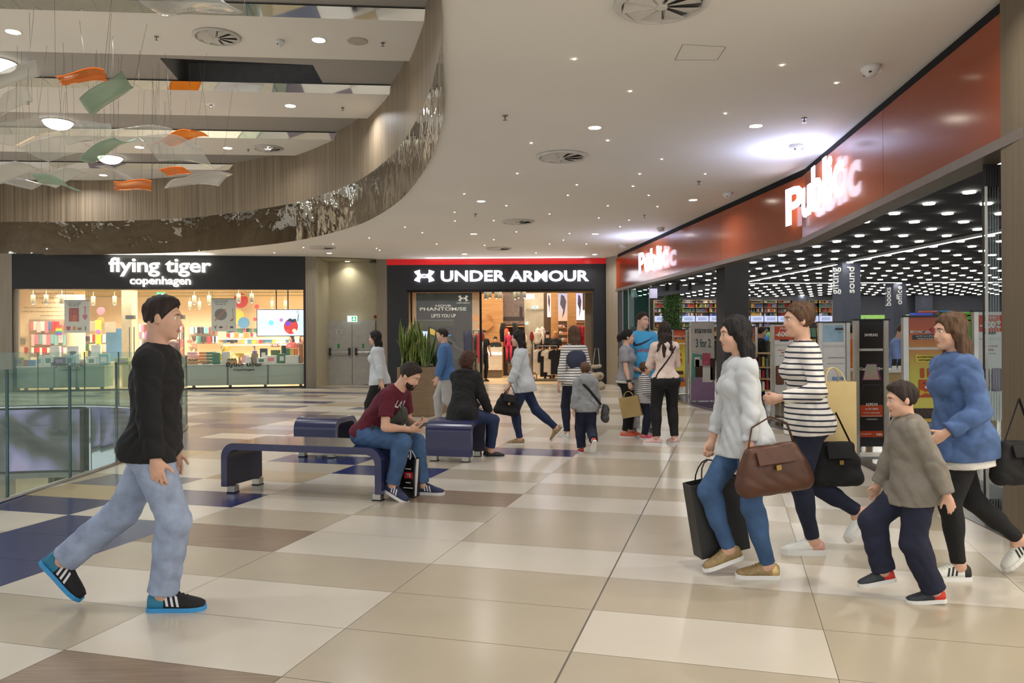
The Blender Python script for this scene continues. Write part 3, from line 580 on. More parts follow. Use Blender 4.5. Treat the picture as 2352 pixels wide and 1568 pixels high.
# ================================================================ planter
C=V((-1.59,15.06,0)); hh=.95
pl=thing('planter','tall square brown planter box behind the seated man','planter',C-bx*.33+by*.6,TH)
PW=woodmat('planter_wood',(116,92,66),(140,116,86),scale=(1.5,1.5,50),rough=.5); PS=M('planter_side',(150,134,116),rough=.5)
mb=MB(); mb.box((0,0,hh/2),(.66,1.2,hh),bev=.006); mb.obj('box',[PW],pl)
mb=MB(); mb.box((0,0,hh+.004),(.6,1.14,.012)); mb.obj('soil',[M('soil',(50,40,30),rough=.95,bump=.5,scale=40)],pl)
LF=M('sword_leaf',(66,92,44),rough=.4,var=.35,scale=14); LE=M('leaf_rim',(168,170,70),rough=.45,var=.1); ZZ=M('zz_leaf',(36,62,34),rough=.3,var=.25)
def snake(loc,n,hmax,lab,seed,lean=(0,0)):
    rg=random.Random(seed); mb=MB(); mb.s=True
    for k in range(n):
        a=rg.random()*2*PI; r=rg.random()*.13; b=V((math.cos(a)*r,math.sin(a)*r,0)); h=hmax*rg.uniform(.45,1); tilt=V((math.cos(a)*rg.uniform(.02,.32)+lean[0],math.sin(a)*rg.uniform(.02,.3),1)).normalized(); side=tilt.cross(V((math.cos(rg.random()*6),math.sin(a),0))).normalized(); tw=rg.uniform(-1.2,1.2)
        prof=[(0,.02),(.2,.038),(.45,.046),(.7,.038),(.88,.02),(1,.001)]; N=tilt.cross(side); L=[];Rr=[];Li=[];Ri=[];Mi=[]
        for u,wd in prof:
            c=b+tilt*h*u+N*(.06*math.sin(u*3)*rg.uniform(.9,1.1)); s=side*math.cos(tw*u)+N*math.sin(tw*u); L.append(c-s*wd);Rr.append(c+s*wd);Li.append(c-s*wd*.72+N*.004);Ri.append(c+s*wd*.72+N*.004);Mi.append(c-N*.006)
        for i in range(5):
            mb.cur=0; mb.quad(Li[i],Mi[i],Mi[i+1],Li[i+1]); mb.quad(Mi[i],Ri[i],Ri[i+1],Mi[i+1])
            mb.cur=1; mb.quad(L[i],Li[i],Li[i+1],L[i+1]); mb.quad(Ri[i],Rr[i],Rr[i+1],Ri[i+1])
    ob=mb.obj('snake_plant',[LF,LE],None,loc); tag(ob,lab,'plant','plants in the brown planter')
def zz(loc,n,h,lab,seed):
    rg=random.Random(seed); mb=MB(); mb.s=True
    for k in range(n):
        a=rg.random()*6.3; d=V((math.cos(a)*rg.uniform(.2,.6),math.sin(a)*.5,1)).normalized(); L=h*rg.uniform(.5,1); pts=[d*L*u+V((math.cos(a)*.1*u*u,0,-.05*u*u)) for u in (0,.3,.6,1)]; mb.cur=1; mb.tube(pts,[.01,.009,.007,.003],5); mb.cur=0
        for i in range(9):
            u=.2+.8*i/9; c=d*L*u+V((math.cos(a)*.1*u*u,0,-.05*u*u)); 
            for sg in (-1,1):
                s=(d.cross(V((0,1,.3))).normalized()*sg+d*.7).normalized(); w_=d.cross(s).cross(s).normalized()*.02; l_=.075
                mb.add([c,c+s*l_*.5+w_,c+s*l_,c+s*l_*.5-w_],[(0,1,2,3)])
    ob=mb.obj('zz_plant',[ZZ,LF],None,loc); tag(ob,lab,'plant','plants in the brown planter')
def inpl(u,v): return C-bx*(.66-u)+by*v+V((0,0,hh+.008))
snake(inpl(.08,.25),22,1.0,'snake plant with tall sword leaves at the left end of the planter',3); snake(inpl(.28,.2),18,.62,'low snake plant with yellow-edged leaves in the middle of the planter',9,(.1,0)); snake(inpl(.46,.3),24,.92,'dense upright snake plant right of the middle of the planter',12); snake(inpl(.2,.5),12,.55,'snake plant behind the front row of the planter',13)
zz(inpl(.58,.5),20,.6,'dark glossy small-leaved plant at the right of the planter',5); zz(inpl(.36,.75),10,.42,'dark small-leaved plant at the back of the planter',6)
# exit sign over the fire doors
t=thing('exit_sign','green running-man exit sign hanging over the grey fire doors','exit sign',at(809,732,25.7))
SG=M('exit_green',(30,150,90),emit=1.6,var=0); SW=M('exit_white',(240,255,248),emit=2.2,var=0)
mb=MB(); mb.box((0,0,.11),(.32,.04,.03)); mb.obj('housing',[WHP],t); mb=MB(); mb.box((0,0,0),(.31,.012,.19)); mb.obj('panel',[SW],t)
mb=MB(); mb.box((.055,-.008,0),(.15,.004,.15)); mb.box((-.1,-.008,0),(.02,.004,.13)); mb.obj('green_field',[SG],t)
mb=MB(); plate(mb,[(0,-.06),(.05,-.005),(.018,-.005),(.018,.055),(-.018,.055),(-.018,-.005),(-.05,-.005)],(.055,-.0105,0),(1,0,0),(0,0,1),.002); plate(mb,[(-.03,-.05),(-.01,-.05),(.005,-.01),(.03,-.045),(.04,-.035),(.015,.005),(.01,.03),(-.015,.02)],(-.07,-.0085,0),(1,0,0),(0,0,1),.002); mb.lathe([(.014,-.002),(.014,.002)],(-.06,-.009,.05),8,0,Matrix.Rotation(PI/2,3,'X')); mb.obj('pictogram',[SW],t)
t=thing('wall_sounder','small red alarm bell at the right of the alcove','alarm',at(862,727,25.9)); mb=MB(); mb.lathe([(.05,0),(.05,-.04),(.03,-.06),(.001,-.062)],n=14,axis=Matrix.Rotation(-PI/2,3,'X')); mb.obj('bell',[M('alarm_red',(130,24,26),rough=.4)],t)
# ================================================================ gift shop (left)
rg=random.Random(11)
def boxat(name,label,cat,x0,y0,x1,y1,Y,d,mat,group=None,rz=0,bev=0,cols=None):
    """a box whose front face covers the pixel rectangle at depth Y; a thing of one mesh, or with parts added by the caller"""
    a=at(x0,y1,Y); b=at(x1,y0,Y); w_=abs(b.x-a.x); h=abs(b.z-a.z); mb=MB(); mb.box((0,d/2,h/2),(w_,d,h),bev=bev)
    o=mb.obj(name,[mat] if not isinstance(mat,list) else mat,None,((a.x+b.x)/2,Y,min(a.z,b.z)),rz); return tag(o,label,cat,group)
PAL=[(196,52,60),(232,120,140),(240,200,70),(70,130,180),(60,120,90),(235,235,228),(40,44,60),(226,140,70),(150,100,160),(120,180,190),(240,190,200),(90,60,50)]
PN=['red','pink','yellow','blue','green','white','dark','orange','purple','pale blue','pale pink','brown']
def pal(i): return M('goods_'+PN[i].replace(' ','_'),PAL[i],rough=.5,var=.12,scale=25)
gshop_front=lambda s,z: GL+GD*s+V((0,0,z))
def gs(x,y=890): p=onplane(x,y,GL,GR); return (V((p.x,p.y,0))-GL).dot(GD)
def gz(x,y): return onplane(x,y,GL,GR).z
sL,sR=gs(32),gs(698); zt=gz(365,664); LEN=(GR-GL).length
def gbox(mb,s0,s1,z0,z1,n0,n1):
    a,b=GL+GD*s0,GL+GD*s1; P=[a+GN*n0,b+GN*n0,b+GN*n1,a+GN*n1]; mb.prism([(p.x,p.y) for p in P],z0,z1)
mb=MB(); gbox(mb,0,LEN,zt,CH,0,.3); gbox(mb,0,sL,0,zt,0,.3); gbox(mb,sR,LEN,0,zt,0,.3); gbox(mb,sL,sR,0,.05,.02,.12); struct(mb.obj('wall_gift_shop_front',[BLK]))
WG=glassmat('shop_window_glass',(200,215,205),0,.035,(.97,.98,.97))
cuts=[sL,gs(165),gs(290),gs(430),gs(560),sR]
for i in range(5):
    mb=MB(); gbox(mb,cuts[i]+.006,cuts[i+1]-.006,.05,zt,.06,.075); w_=struct(mb.obj('window_%d'%(i+1),[WG]))
# lit sign
SIGNW=M('sign_white',(255,252,240),emit=7,var=0); c=onplane(370,614,GL,GR)-GN*.06
t=thing('shop_sign','white glowing lettering flying tiger copenhagen on the black shop front','sign',c)
t.matrix_basis; T0=Matrix.Translation(c)
hw=gs(487)-gs(253); text('lettering','flying tiger',c,GD,UPZ,hw,.56,SIGNW,t,bold=.012,ext=.03,inv=T0,space=.96)
c2=onplane(370,647,GL,GR)-GN*.06; text('lettering','copenhagen',c2,GD,UPZ,gs(440)-gs(301),.31,SIGNW,t,bold=.012,ext=.03,inv=T0)
area('sign_wash',tuple(c-GN*.25+V((0,0,.25))),3.0,12,(1,.95,.85),rot=(math.radians(180),0,0),sy=.3)
INKM=M('ink_black',(18,18,18),rough=.5,var=0)
for x,lab in ((560,'black flying tiger copenhagen lettering on the right window, above the frosted band'),(157,'black flying tiger copenhagen lettering on the left window, seen through the glass railing')):
    c=onplane(x,838,GL,GR)+GN*.045; t=thing('window_lettering',lab,'sign',c); T0=Matrix.Translation(c); wd=gs(x+42)-gs(x-42)
    text('lettering','flying tiger',c,GD,UPZ,wd,.17,INKM,t,bold=.02,ext=.004,inv=T0); text('lettering','copenhagen',c-V((0,0,.15)),GD,UPZ,wd*.58,.085,INKM,t,bold=.015,ext=.004,inv=T0)
# interior shell
CREAM=M('shop_cream',(238,222,192),rough=.8,var=.03); BY=32.
a,b=GL+GN*.3,GR+GN*.3
mb=MB(); mb.prism([(a.x-.5,a.y-.25),(a.x-.1,a.y-.2),(-20.3,BY),(-20.7,BY)],0,CH); struct(mb.obj('wall_gift_left',[CREAM]))
mb=MB(); mb.b2((-20.6,BY,0),(-6,BY+.2,CH)); struct(mb.obj('wall_gift_back',[CREAM]))
mb=MB(); mb.prism([(b.x-.02,b.y+.1),(b.x+.2,b.y+.1),(-6.0,BY),(-6.35,BY)],0,CH); struct(mb.obj('wall_gift_right',[CREAM]))
fpoly=[(a.x,a.y,0),(b.x,b.y,0),(-6.2,BY,0),(-20.4,BY,0)]
mb=MB(); mb.add([V(p)+V((0,0,.006)) for p in fpoly],[(0,1,2,3)]); struct(mb.obj('floor_gift_shop',[woodmat('gift_floor',(196,164,122),(214,184,144),scale=(2,20,1),rough=.35)]))
mb=MB(); mb.add([V(p)+V((0,0,3.95)) for p in fpoly],[(3,2,1,0)]); struct(mb.obj('ceiling_gift_shop',[M('gift_ceiling',(226,208,176),rough=.9,var=.02)]))
# frosted lower band plinths behind the glass
FRO=M('plinth_sage',(176,186,170),rough=.5,var=.03); FRT=M('plinth_top',(240,238,228),rough=.4); SEAM=M('seam',(92,96,100),rough=.6)
def plinth(x0,x1,lab,seams):
    s0,s1=gs(x0),gs(x1); p=GL+GD*s0+GN*.14; t=thing('display_plinth',lab,'display table',p,math.atan2(GD.y,GD.x)); L=s1-s0
    mb=MB(); mb.b2((0,0,.1),(L,.75,.72)); mb.obj('body',[FRO],t); mb=MB(); mb.b2((-.02,-.02,.72),(L+.02,.78,.75)); mb.obj('top',[FRT],t)
    for x in seams: mb=MB(); u=gs(x)-s0; mb.b2((u,-.004,.1),(u+.05,.01,.72)); mb.obj('seam',[SEAM],t)
    for u in (.15,L*.35,L*.65,L-.15): mb=MB(); mb.b2((u,.1,0.006),(u+.08,.18,.1)); mb.obj('foot',[SEAM],t)
    return p,L
plinth(34,236,'long pale green plinth behind the left window of the gift shop',[118,170]); plinth(425,697,'long pale green plinth behind the right window of the gift shop',[519,612])
def onp(x,y,n=.45):  # a spot on the plinth top n behind the glass under pixel column x
    q=onplane(x,828,GL+GN*n,GR+GN*n); q.z=.752; return q
def pbox(x,wp,hp,n,ci,name='gift_box',lab='',d=.16,extra=None):
    q=onp(x,828,n); sc=q.y/F_PX; w_,h=wp*sc,hp*sc; t=thing(name,lab,'box' if 'box' in name else 'gift',q,math.atan2(GD.y,GD.x)); mb=MB(); mb.box((0,0,h/2),(w_,d,h),bev=min(.012,w_*.1)); mb.obj('body',[pal(ci)] if isinstance(ci,int) else [ci],t)
    if extra is not None: mb=MB(); mb.box((0,-d/2-.002,h*.5),(w_*.55,.004,h*.45)); mb.obj('print',[pal(extra)],t)
    return t
W_,Gn,Yl,Rd,Bl,Dk,Pk,Or,Pb=5,4,2,0,3,6,1,7,9
LIME=M('lime',(176,178,40),rough=.5)
for x,wp,hp,n,c,e,lab in [(44,26,20,.3,LIME,8,'yellow-green box at the left end of the left plinth'),(62,11,14,.3,Rd,None,'small red box on the left plinth'),(74,14,14,.3,Bl,None,'small blue box right of the red one'),(93,12,22,.3,W_,9,'white stacked box with pale blue print'),(113,20,24,.3,W_,4,'white box with a round green print'),(138,24,20,.25,Dk,8,'dark blue flat box leaning on the left plinth'),(162,17,24,.25,Pb,6,'pale blue box with a dark print, over the lettering'),(178,12,26,.4,W_,None,'tall white box in the middle of the left plinth'),(190,14,14,.35,W_,7,'white box with orange fruit print'),(212,20,20,.3,W_,4,'white bowl box with a round green print'),
  (128,20,44,.6,W_,None,'tall white box at the back of the left plinth'),(170,24,44,.6,W_,6,'tall pink-white box with a dark figure print'),(222,20,46,.62,W_,None,'pale tall box at the back right of the left plinth'),(240,22,26,.4,Pb,W_,'white and turquoise patterned bag on the left plinth'),(281,30,16,.5,LIME,8,'low yellow-green crate by the shop entrance')]: pbox(x,wp,hp,n,c,'gift_box',lab,extra=e)
# baskets of flowers, crates, watering cans, dispenser ...
def round_item(name,lab,cat,x,n,prof,mat,parts=()):
    q=onp(x,828,n); t=thing(name,lab,cat,q); sc=q.y/F_PX; mb=MB(); mb.s=True; mb.lathe([(r*sc,z*sc) for r,z in prof],n=14); mb.obj('body',[mat],t)
    for nm,fn,m in parts: mb=MB(); fn(mb,sc); mb.obj(nm,[m],t)
    return t
WICK=M('wicker',(176,130,80),rough=.8,bump=.6,scale=60); YEL=pal(2); LEAFG=M('leaf_fresh',(96,120,50),rough=.6,var=.3,scale=30)
def petals(seed,w_,z,n=26):
    def f(mb,sc):
        r=random.Random(seed)
        for k in range(n): mb.lathe([(1.6*sc,0),(1.2*sc,1.2*sc),(.1*sc,1.6*sc)],(r.uniform(-w_,w_)*sc,r.uniform(-3,3)*sc,(z+r.uniform(-1,1.5))*sc),6)
    return f
def tuftf(seed,w_,z0,z1):
    def f(mb,sc):
        r=random.Random(seed)
        for k in range(60): x=r.uniform(-w_,w_)*sc; y=r.uniform(-3,3)*sc; mb.quad((x,y,z0*sc),(x+1*sc,y,z0*sc),(x+1*sc+r.uniform(-1,1)*sc,y,z1*sc),(x+r.uniform(-1,1)*sc,y,z1*sc))
    return f
for x,lab in ((443,'wicker box of orange and yellow flowers at the left of the right plinth'),(533,'wicker box of yellow flowers in the middle of the right plinth')):
    q=onp(x,828,.28); t=thing('flower_box',lab,'planter box',q,math.atan2(GD.y,GD.x)); sc=q.y/F_PX; mb=MB(); mb.box((0,0,4*sc),(22*sc,7*sc,8*sc),bev=.01); mb.obj('basket',[WICK],t)
    mb=MB(); tuftf(x,10,7,12)(mb,sc); mb.obj('foliage',[LEAFG],t); mb=MB(); petals(x,10,11)(mb,sc); mb.obj('blossoms',[YEL if x>500 else pal(7)],t)
round_item('wicker_bowl','round wicker bowl standing on edge beside the orange flower box','basket',468,.3,[(2,0),(8,3),(9,8),(7,9)],WICK)
for x,n,ci,lab in ((487,.55,4,'stack of green plastic crates on the right plinth'),(443,.6,10,'stack of pale pink crates behind the flower box'),(470,.66,7,'stack of orange wicker trays')):
    q=onp(x,828,n); sc=q.y/F_PX; t=thing('crate_stack' if False else 'storage_crate',lab,'crate',q,math.atan2(GD.y,GD.x))
    for k in range(4): mb=MB(); mb.box((0,0,(3.5+7*k)*sc),((24-k)*sc,.22,6*sc),bev=.012); mb.obj('tier',[pal(ci)],t)
for x,n,k,lab in ((517,.7,0,'yellow watering can at the top of the yellow pile'),(506,.7,1,'yellow watering can, lower left of the yellow pile'),(522,.62,2,'yellow watering can, lower right of the yellow pile')):
    q=onp(x,828,n); sc=q.y/F_PX; z=26*sc if k==0 else 8*sc; q.z+=z; t=thing('watering_can',lab,'watering can',q,.3*k,'yellow watering cans'); mb=MB(); mb.s=True; mb.lathe([(7*sc,0),(7.5*sc,6*sc),(5*sc,13*sc),(3*sc,15*sc)],n=14); mb.obj('body',[YEL],t)
    mb=MB(); mb.tube([(6*sc,0,4*sc),(12*sc,0,13*sc),(14*sc,0,13*sc)],1.3*sc,6); mb.obj('spout',[YEL],t); mb=MB(); mb.tube([(-6*sc,0,5*sc),(-10*sc,0,10*sc),(-4*sc,0,15*sc)],.9*sc,6); mb.obj('handle',[pal(3 if k!=1 else 0)],t)
q=onp(513,828,.7); mb=MB(); mb.box((0,0,3.5*q.y/F_PX),(40*q.y/F_PX,.3,7.6*q.y/F_PX)); mono(mb,'display_riser',[M('riser_white',(240,236,225))],'white riser under the yellow watering cans','stand',None); COL.objects[-1].location=q
round_item('yellow_bowl','yellow petal-shaped bowl on the right plinth','bowl',550,.5,[(4,14),(11,22),(12,24),(11,24),(4,16)],YEL,[('stem',lambda mb,sc:mb.lathe([(6*sc,0),(3*sc,1*sc),(2*sc,14*sc)],n=10),WICK)])
for k in range(7):
    q=onp(556+k*2.4,828,.55); sc=q.y/F_PX; q.z+=(k%3)*6*sc; mb=MB(); mb.s=True; mb.lathe([(.1*sc,0),(4*sc,2*sc),(4.6*sc,5*sc),(3*sc,8*sc),(.1*sc,9*sc)],n=10); o=mb.obj('plush_shell',[pal(10)],None,q); tag(o,'pale pink plush shell in the heap beside the soap bottle','plush toy','pale pink plush shells')
BROWNG=M('kraft_grey',(150,124,100),rough=.6); PUR=M('lilac_plastic',(146,118,178),rough=.4)
round_item('soap_dispenser','big grey-brown bottle with a lilac pump on the right plinth','bottle',585,.4,[(7.5,0),(8,2),(8,22),(7.6,23)],BROWNG,[('pump_collar',lambda mb,sc:mb.lathe([(5.5*sc,23*sc),(5.5*sc,29*sc),(2*sc,30*sc)],n=12),PUR),('pump',lambda mb,sc:(mb.lathe([(1.2*sc,30*sc),(1.2*sc,40*sc)],n=8),mb.tube([(0,0,38*sc),(-4*sc,0,39*sc)],1.2*sc,6)),PUR)])
for x,wp,hp,n,c,e,lab in [(497,16,26,.2,4,None,'dark green plastic tub in front of the crates'),(520,18,28,.4,W_,None,'white folding box behind the lettering'),(571,12,16,.3,W_,None,'small white box beside the soap bottle'),(601,20,14,.25,W_,4,'white box with green cactus print'),(623,26,18,.45,W_,1,'row box of pastel pencils'),(648,16,22,.3,4,W_,'dark green folded crate'),(671,30,18,.3,W_,None,'wide white tray at the right end'),(606,16,34,.6,Dk,W_,'dark board on a small stand'),(652,10,40,.62,Dk,None,'black vase behind the green crate'),(671,9,34,.55,Yl,None,'yellow towel roll near the right end of the plinth'),(662,9,34,.55,4,None,'teal towel roll left of the yellow one'),(681,9,34,.55,7,None,'orange towel roll right of the yellow one'),(692,9,44,.4,7,None,'coral tall canister at the right end')]: pbox(x,wp,hp,n,c,'gift_box' if hp<30 else 'gift_item',lab,extra=e)
for x,lab in ((627,'tall plant of red flowers right of the soap bottle'),(637,'second plant of red flowers, under the screen')):
    q=onp(x,828,.55); sc=q.y/F_PX; t=thing('artificial_flower',lab,'flower',q); mb=MB(); mb.s=True; mb.lathe([(4*sc,0),(5*sc,12*sc),(4.6*sc,12*sc)],n=10); mb.obj('pot',[pal(4)],t); mb=MB(); tuftf(x,6,10,30)(mb,sc); mb.obj('leaves',[LEAFG],t); mb=MB(); petals(x,6,38,10)(mb,sc); petals(x+1,6,42,8)(mb,sc); mb.obj('blossoms',[pal(0)],t)
# posters
def poster(x0,y0,x1,y1,lab,kind):
    c=onplane((x0+x1)/2,(y0+y1)/2,GL+GN*.5,GR+GN*.5); sc=c.y/F_PX; w_,h=(x1-x0)*sc,(y1-y0)*sc; t=thing('poster',lab,'poster',c,math.atan2(GD.y,GD.x)); P=M('poster_paper',(226,222,212),rough=.6,var=.03)
    mb=MB(); mb.box((0,0,0),(w_,.012,h)); mb.obj('sheet',[P],t); mb=MB(); mb.box((0,0,h/2),(w_*1.02,.03,.03)); mb.obj('rail',[M('rail_grey',(150,148,140))],t)
    mb=MB()
    for sx in (-1,1): mb.tube([(sx*w_*.45,0,h/2),(sx*w_*.45,0,3.95-c.z)],.004,4)
    mb.obj('wire',[WIRE],t)
    def art(nm,poly,cx,cz,m,d=.008): mb=MB(); plate(mb,[(a*w_,b*h) for a,b in poly],(cx*w_,-d,cz*h),(1,0,0),(0,0,1),.003); mb.obj(nm,[m],t)
    for k in range(3): text('caption',['THIS IS SOME','GREAT FINDINGS' if kind==0 else 'GREAT FINDING','FROM 2€'][k],V((-w_*.12,-.009,h*(.43-.05*k))),(1,0,0),(0,0,1),w_*(.6-.1*k),h*.032,INKM,t,bold=.01,ext=.002,inv=Matrix.Identity(4))
    if kind==0:
        art('photo',rect(.4,.42),-.12,.06,M('terracotta',(176,62,30))); art('pot',[(-.08,-.11),(.08,-.11),(.12,.08),(-.12,.08)],-.12,-.03,M('pot_orange',(214,92,50)),.011); art('flower',circ(.06,12,sy=.7),-.12,.16,pal(0),.011)
        art('spade',[(-.02,.0),(.02,0),(.02,.2),(.05,.22),(0,.27),(-.05,.22),(-.02,.2)],.32,.06,M('rose',(206,100,110))); art('spade_blade',[(-.09,0),(.09,0),(.09,-.08),(0,-.17),(-.09,-.08)],.32,.06,M('rose',(206,100,110)))
        for cx,m,p in ((-.34,pal(0),[(-.06,-.06),(.06,-.06),(.09,.06),(-.09,.06)]),(-.11,pal(7),rect(.11,.12)),(.1,WICK,[(-.05,-.06),(.05,-.06),(.1,.02),(-.1,.02)]),(.33,INKM,rect(.03,.13))): art('picture',p,cx,-.36,m)
    else:
        art('bowl',circ(.25,22,sy=.72),-.12,.02,M('bowl_steel',(112,104,86),rough=.3)); art('spoon',[(-.26,-.18),(-.21,-.2),(.2,.13),(.24,.18),(.17,.16)],-.12,.02,M('spoon',(206,110,60)),.011)
        art('ladle',[(-.015,.2),(.015,.2),(.025,-.1),(-.1,-.15),(-.12,-.19),(.02,-.17),(.05,-.1)],.36,.0,M('ladle',(170,84,50)))
        for cx,m,p in ((-.34,INKM,[(0,-.06),(.015,-.06),(.02,0),(.06,.06),(.04,.06),(0,.01),(-.05,.06),(-.06,.05)]),(-.12,INKM,circ(.08,12,sy=.4)),(.1,pal(10),rect(.1,.11)),(.32,INKM,rect(.13,.06))): art('picture',p,cx,-.37,m)
poster(150,690,204,764,'white hanging poster with a terracotta flower pot and spade',0); poster(487,686,541,761,'white hanging poster with a round pan and orange spatula',1)
# tv on rods
c=onplane(645,741,GL+GN*.35,GR+GN*.35); sc=c.y/F_PX; t=thing('tv_screen','lit screen showing a red beetle-like toy, hung on two black rods','screen',c,math.atan2(GD.y,GD.x)); w_,h=107*sc,62*sc
mb=MB(); mb.box((0,.03,0),(w_,.06,h),bev=.006); mb.obj('case',[DKP],t)
mb=MB(); mb.box((0,-.002,0),(w_*.97,.004,h*.95)); mb.obj('picture',[rampmat('tv_picture',[(0,(214,226,246)),(.5,(200,224,240)),(1,(226,232,250))],2,-.4,.4,emit=1.25)],t)
def em(n,c,s=1.): return M(n,c,emit=s,var=0)
for nm,poly,cx,cz,m,d in (('red_toy',circ(.19*h/ w_*1.35,20,sx=1,sy=1.1),.21,-.14,em('tv_red',(214,40,36)),.006),('wheel',circ(.045,12),.28,-.3,em('tv_cream',(240,230,190)),.009),('wheel',circ(.035,12),.14,-.31,em('tv_pinkish',(226,80,70)),.009),('toy_eye',circ(.05,12),.15,-.03,em('tv_purple',(110,50,220)),.009),('figure',[(-.12,-.03),(-.05,.03),(0,0),(.07,.02),(.1,-.09),(.06,-.04),(0,-.07),(-.06,-.04)],.24,.12,em('tv_navy',(24,24,60)),.01),('bubble',circ(.055,14),-.2,0,em('tv_cyan',(130,220,232)),.006),('bubble',circ(.04,14),.01,.1,em('tv_violet',(190,120,210)),.006),('bubble',circ(.025,12),.35,.4,em('tv_cyan',(130,220,232)),.006),('tail',[(-.005,-.1),(.01,-.1),(.02,.0),(.03,.07),(.02,.07),(.005,0)],.35,.23,em('tv_navy',(24,24,60)),.008)):
    mb=MB(); plate(mb,[(a*w_,b*w_) for a,b in poly],(cx*w_,-d,cz*h),(1,0,0),(0,0,1),.002); mb.obj(nm,[m],t)
mb=MB()
for x in (-10,16): mb.box((x*sc,.03,(h/2+3.95-c.z)/2),(2.4*sc,.03,3.95-c.z-h/2))
mb.obj('rod',[DKP],t)
# track spots
tr=None
SPB=M('spot_body',(176,176,160),rough=.5); SPF=M('spot_face',(255,240,205),emit=14,var=0)
for x,y,Y in [(76,674,25),(106,674,25),(142,674,25),(214,675,26),(263,675,26),(446,675,26),(480,675,26),(548,675,25.5),(578,675,25.5),(168,690,28),(184,690,28),(378,686,28),(436,687,29),(458,706,31),(535,690,29),(625,682,30),(655,690,31)]:
    Y={25:25,25.5:25,26:26,28:28}.get(Y,30); p=at(x,y,Y); p.z=2.80
    if tr is None:
        tr=thing('track_spot','grey cylinder spotlight under the gift shop ceiling','spotlight',p,0,'spotlights of the gift shop'); mb=MB(); mb.s=True; mb.lathe([(.055,.15),(.065,.14),(.065,-.14),(.05,-.14)],n=12); mb.obj('body',[SPB],tr); mb=MB(); mb.lathe([(.055,-.135),(.001,-.15)],n=12); mb.obj('lens',[SPF],tr); mb=MB(); mb.tube([(0,0,.14),(0,0,.34)],.012,6); mb.obj('stem',[SPB],tr)
    else: dup(tr,p)
for y,x0,x1,nm in ((25,-15.6,-6.6,'front'),(26,-15.9,-6.6,'second'),(28,-17,-6.6,'third'),(30,-18,-6.8,'rear')):
    t=thing('light_track','long pale %s lighting track hung under the gift shop ceiling'%nm,'lighting track',((x0+x1)/2,y,3.16)); mb=MB(); mb.box((0,0,0),(x1-x0,.04,.05)); mb.obj('bar',[SPB],t)
    for k in range(4): mb=MB(); u=(k/3-.5)*(x1-x0)*.95; mb.tube([(u,0,0),(u,0,.79)],.005,4); mb.obj('hanger',[SPB],t)
# writing on the left wall panel
WT=at(100,700,27.5); mb=MB(); a,b=at(36,820,27.6),at(192,664,27.6); mb.b2((a.x,27.6,0),(b.x,27.7,CH)); struct(mb.obj('wall_gift_partition',[CREAM]))
t=thing('wall_text','grey lines of lettering on the cream wall above the pegboard','lettering',(WT.x,27.58,0)); GI=M('text_grey',(150,134,104),var=0)
for k,(x,y,s,wp) in enumerate([(118,664,'and for that and much more',80),(122,674,'a happy everyday with small things',96),(126,684,'we make things for life and play',96),(134,694,'It is not for the sake of it',76),(110,706,'Those are the thoughts and feelings that come with the job',112),(108,715,'at Flying Tiger Copenhagen stores and what we would like',116),(128,724,'Lennart Lajboschitz · founder of Flying Tiger',72)]):
    text('line',s,at(x,y,27.58),(1,0,0),(0,0,1),wp*27.58/F_PX,.07,GI,t,ext=.003,inv=Matrix.Translation((WT.x,27.58,0)))
# pegboards with hanging goods
def pegboard(x0,y0,x1,y1,Y,lab):
    a,b=at(x0,y1,Y),at(x1,y0,Y); t=thing('pegboard',lab,'display rack',((a.x+b.x)/2,Y,a.z)); w_=b.x-a.x; h=b.z-a.z; m=M('rack_grey',(176,160,140),rough=.6); mb=MB(); mb.box((0,.03,h/2),(w_,.02,h)); mb.obj('board',[m],t)
    mb=MB()
    for k in range(5): mb.box((0,-.05,h*(.1+.2*k)),(w_,.02,.02))
    mb.obj('rail',[m],t); return t
pk=[None]*12
def packs(x0,x1,ys,wp,hp,Y,rgn,where,jit=.3,cols=range(12),fill=.95):
    for y in ys:
        x=x0
        while x<x1:
            ci=rgn.choice(list(cols)); w2=wp*rgn.uniform(.7,1.25); h2=hp*rgn.uniform(.75,1.1); p=at(x+w2/2,y,Y-.12-rgn.random()*.08); sc=Y/F_PX
            if rgn.random()<fill:
                if pk[ci] is None:
                    mb=MB(); mb.box((0,0,-.5),(1,.5,1),bev=.05); pk[ci]=mb.mesh('hanging_pack',[pal(ci)])
                o=bpy.data.objects.new('hanging_pack',pk[ci]); COL.objects.link(o); o.location=p; o.scale=(w2*sc*.92,.06,h2*sc); tag(o,'%s packet hanging on %s'%(PN[ci],where),'packaged goods','packets on '+where)
            x+=w2
pegboard(66,733,152,862,27.4,'tall pegboard with towels and bags at the left of the gift shop'); R1=random.Random(2)
packs(70,150,(738,),9,24,27.4,R1,'the left pegboard, top row',cols=(1,0,5,10,3,2)); packs(72,150,(768,),8,24,27.4,R1,'the left pegboard, second row',cols=(5,10,1,4,9)); packs(72,150,(798,),7,16,27.4,R1,'the left pegboard, third row',cols=(0,1,5,8)); packs(70,150,(820,),9,26,27.4,R1,'the left pegboard, bottom row',cols=(11,5,10,2))
for k,c in enumerate([(200,50,40),(230,130,50),(236,200,70),(70,150,90),(60,90,170),(120,70,150)]): pass
t=thing('rainbow_bag','rainbow striped bag hanging on the left pegboard','bag',at(135,760,27.05)); 
for k,c in enumerate([(200,50,40),(226,110,50),(236,190,70),(70,150,90),(60,90,170),(120,70,150)]): mb=MB(); mb.box((0,0,.16-.055*k),(.2,.04,.055)); mb.obj('band',[M('rainbow_%d'%k,c,rough=.7)],t)
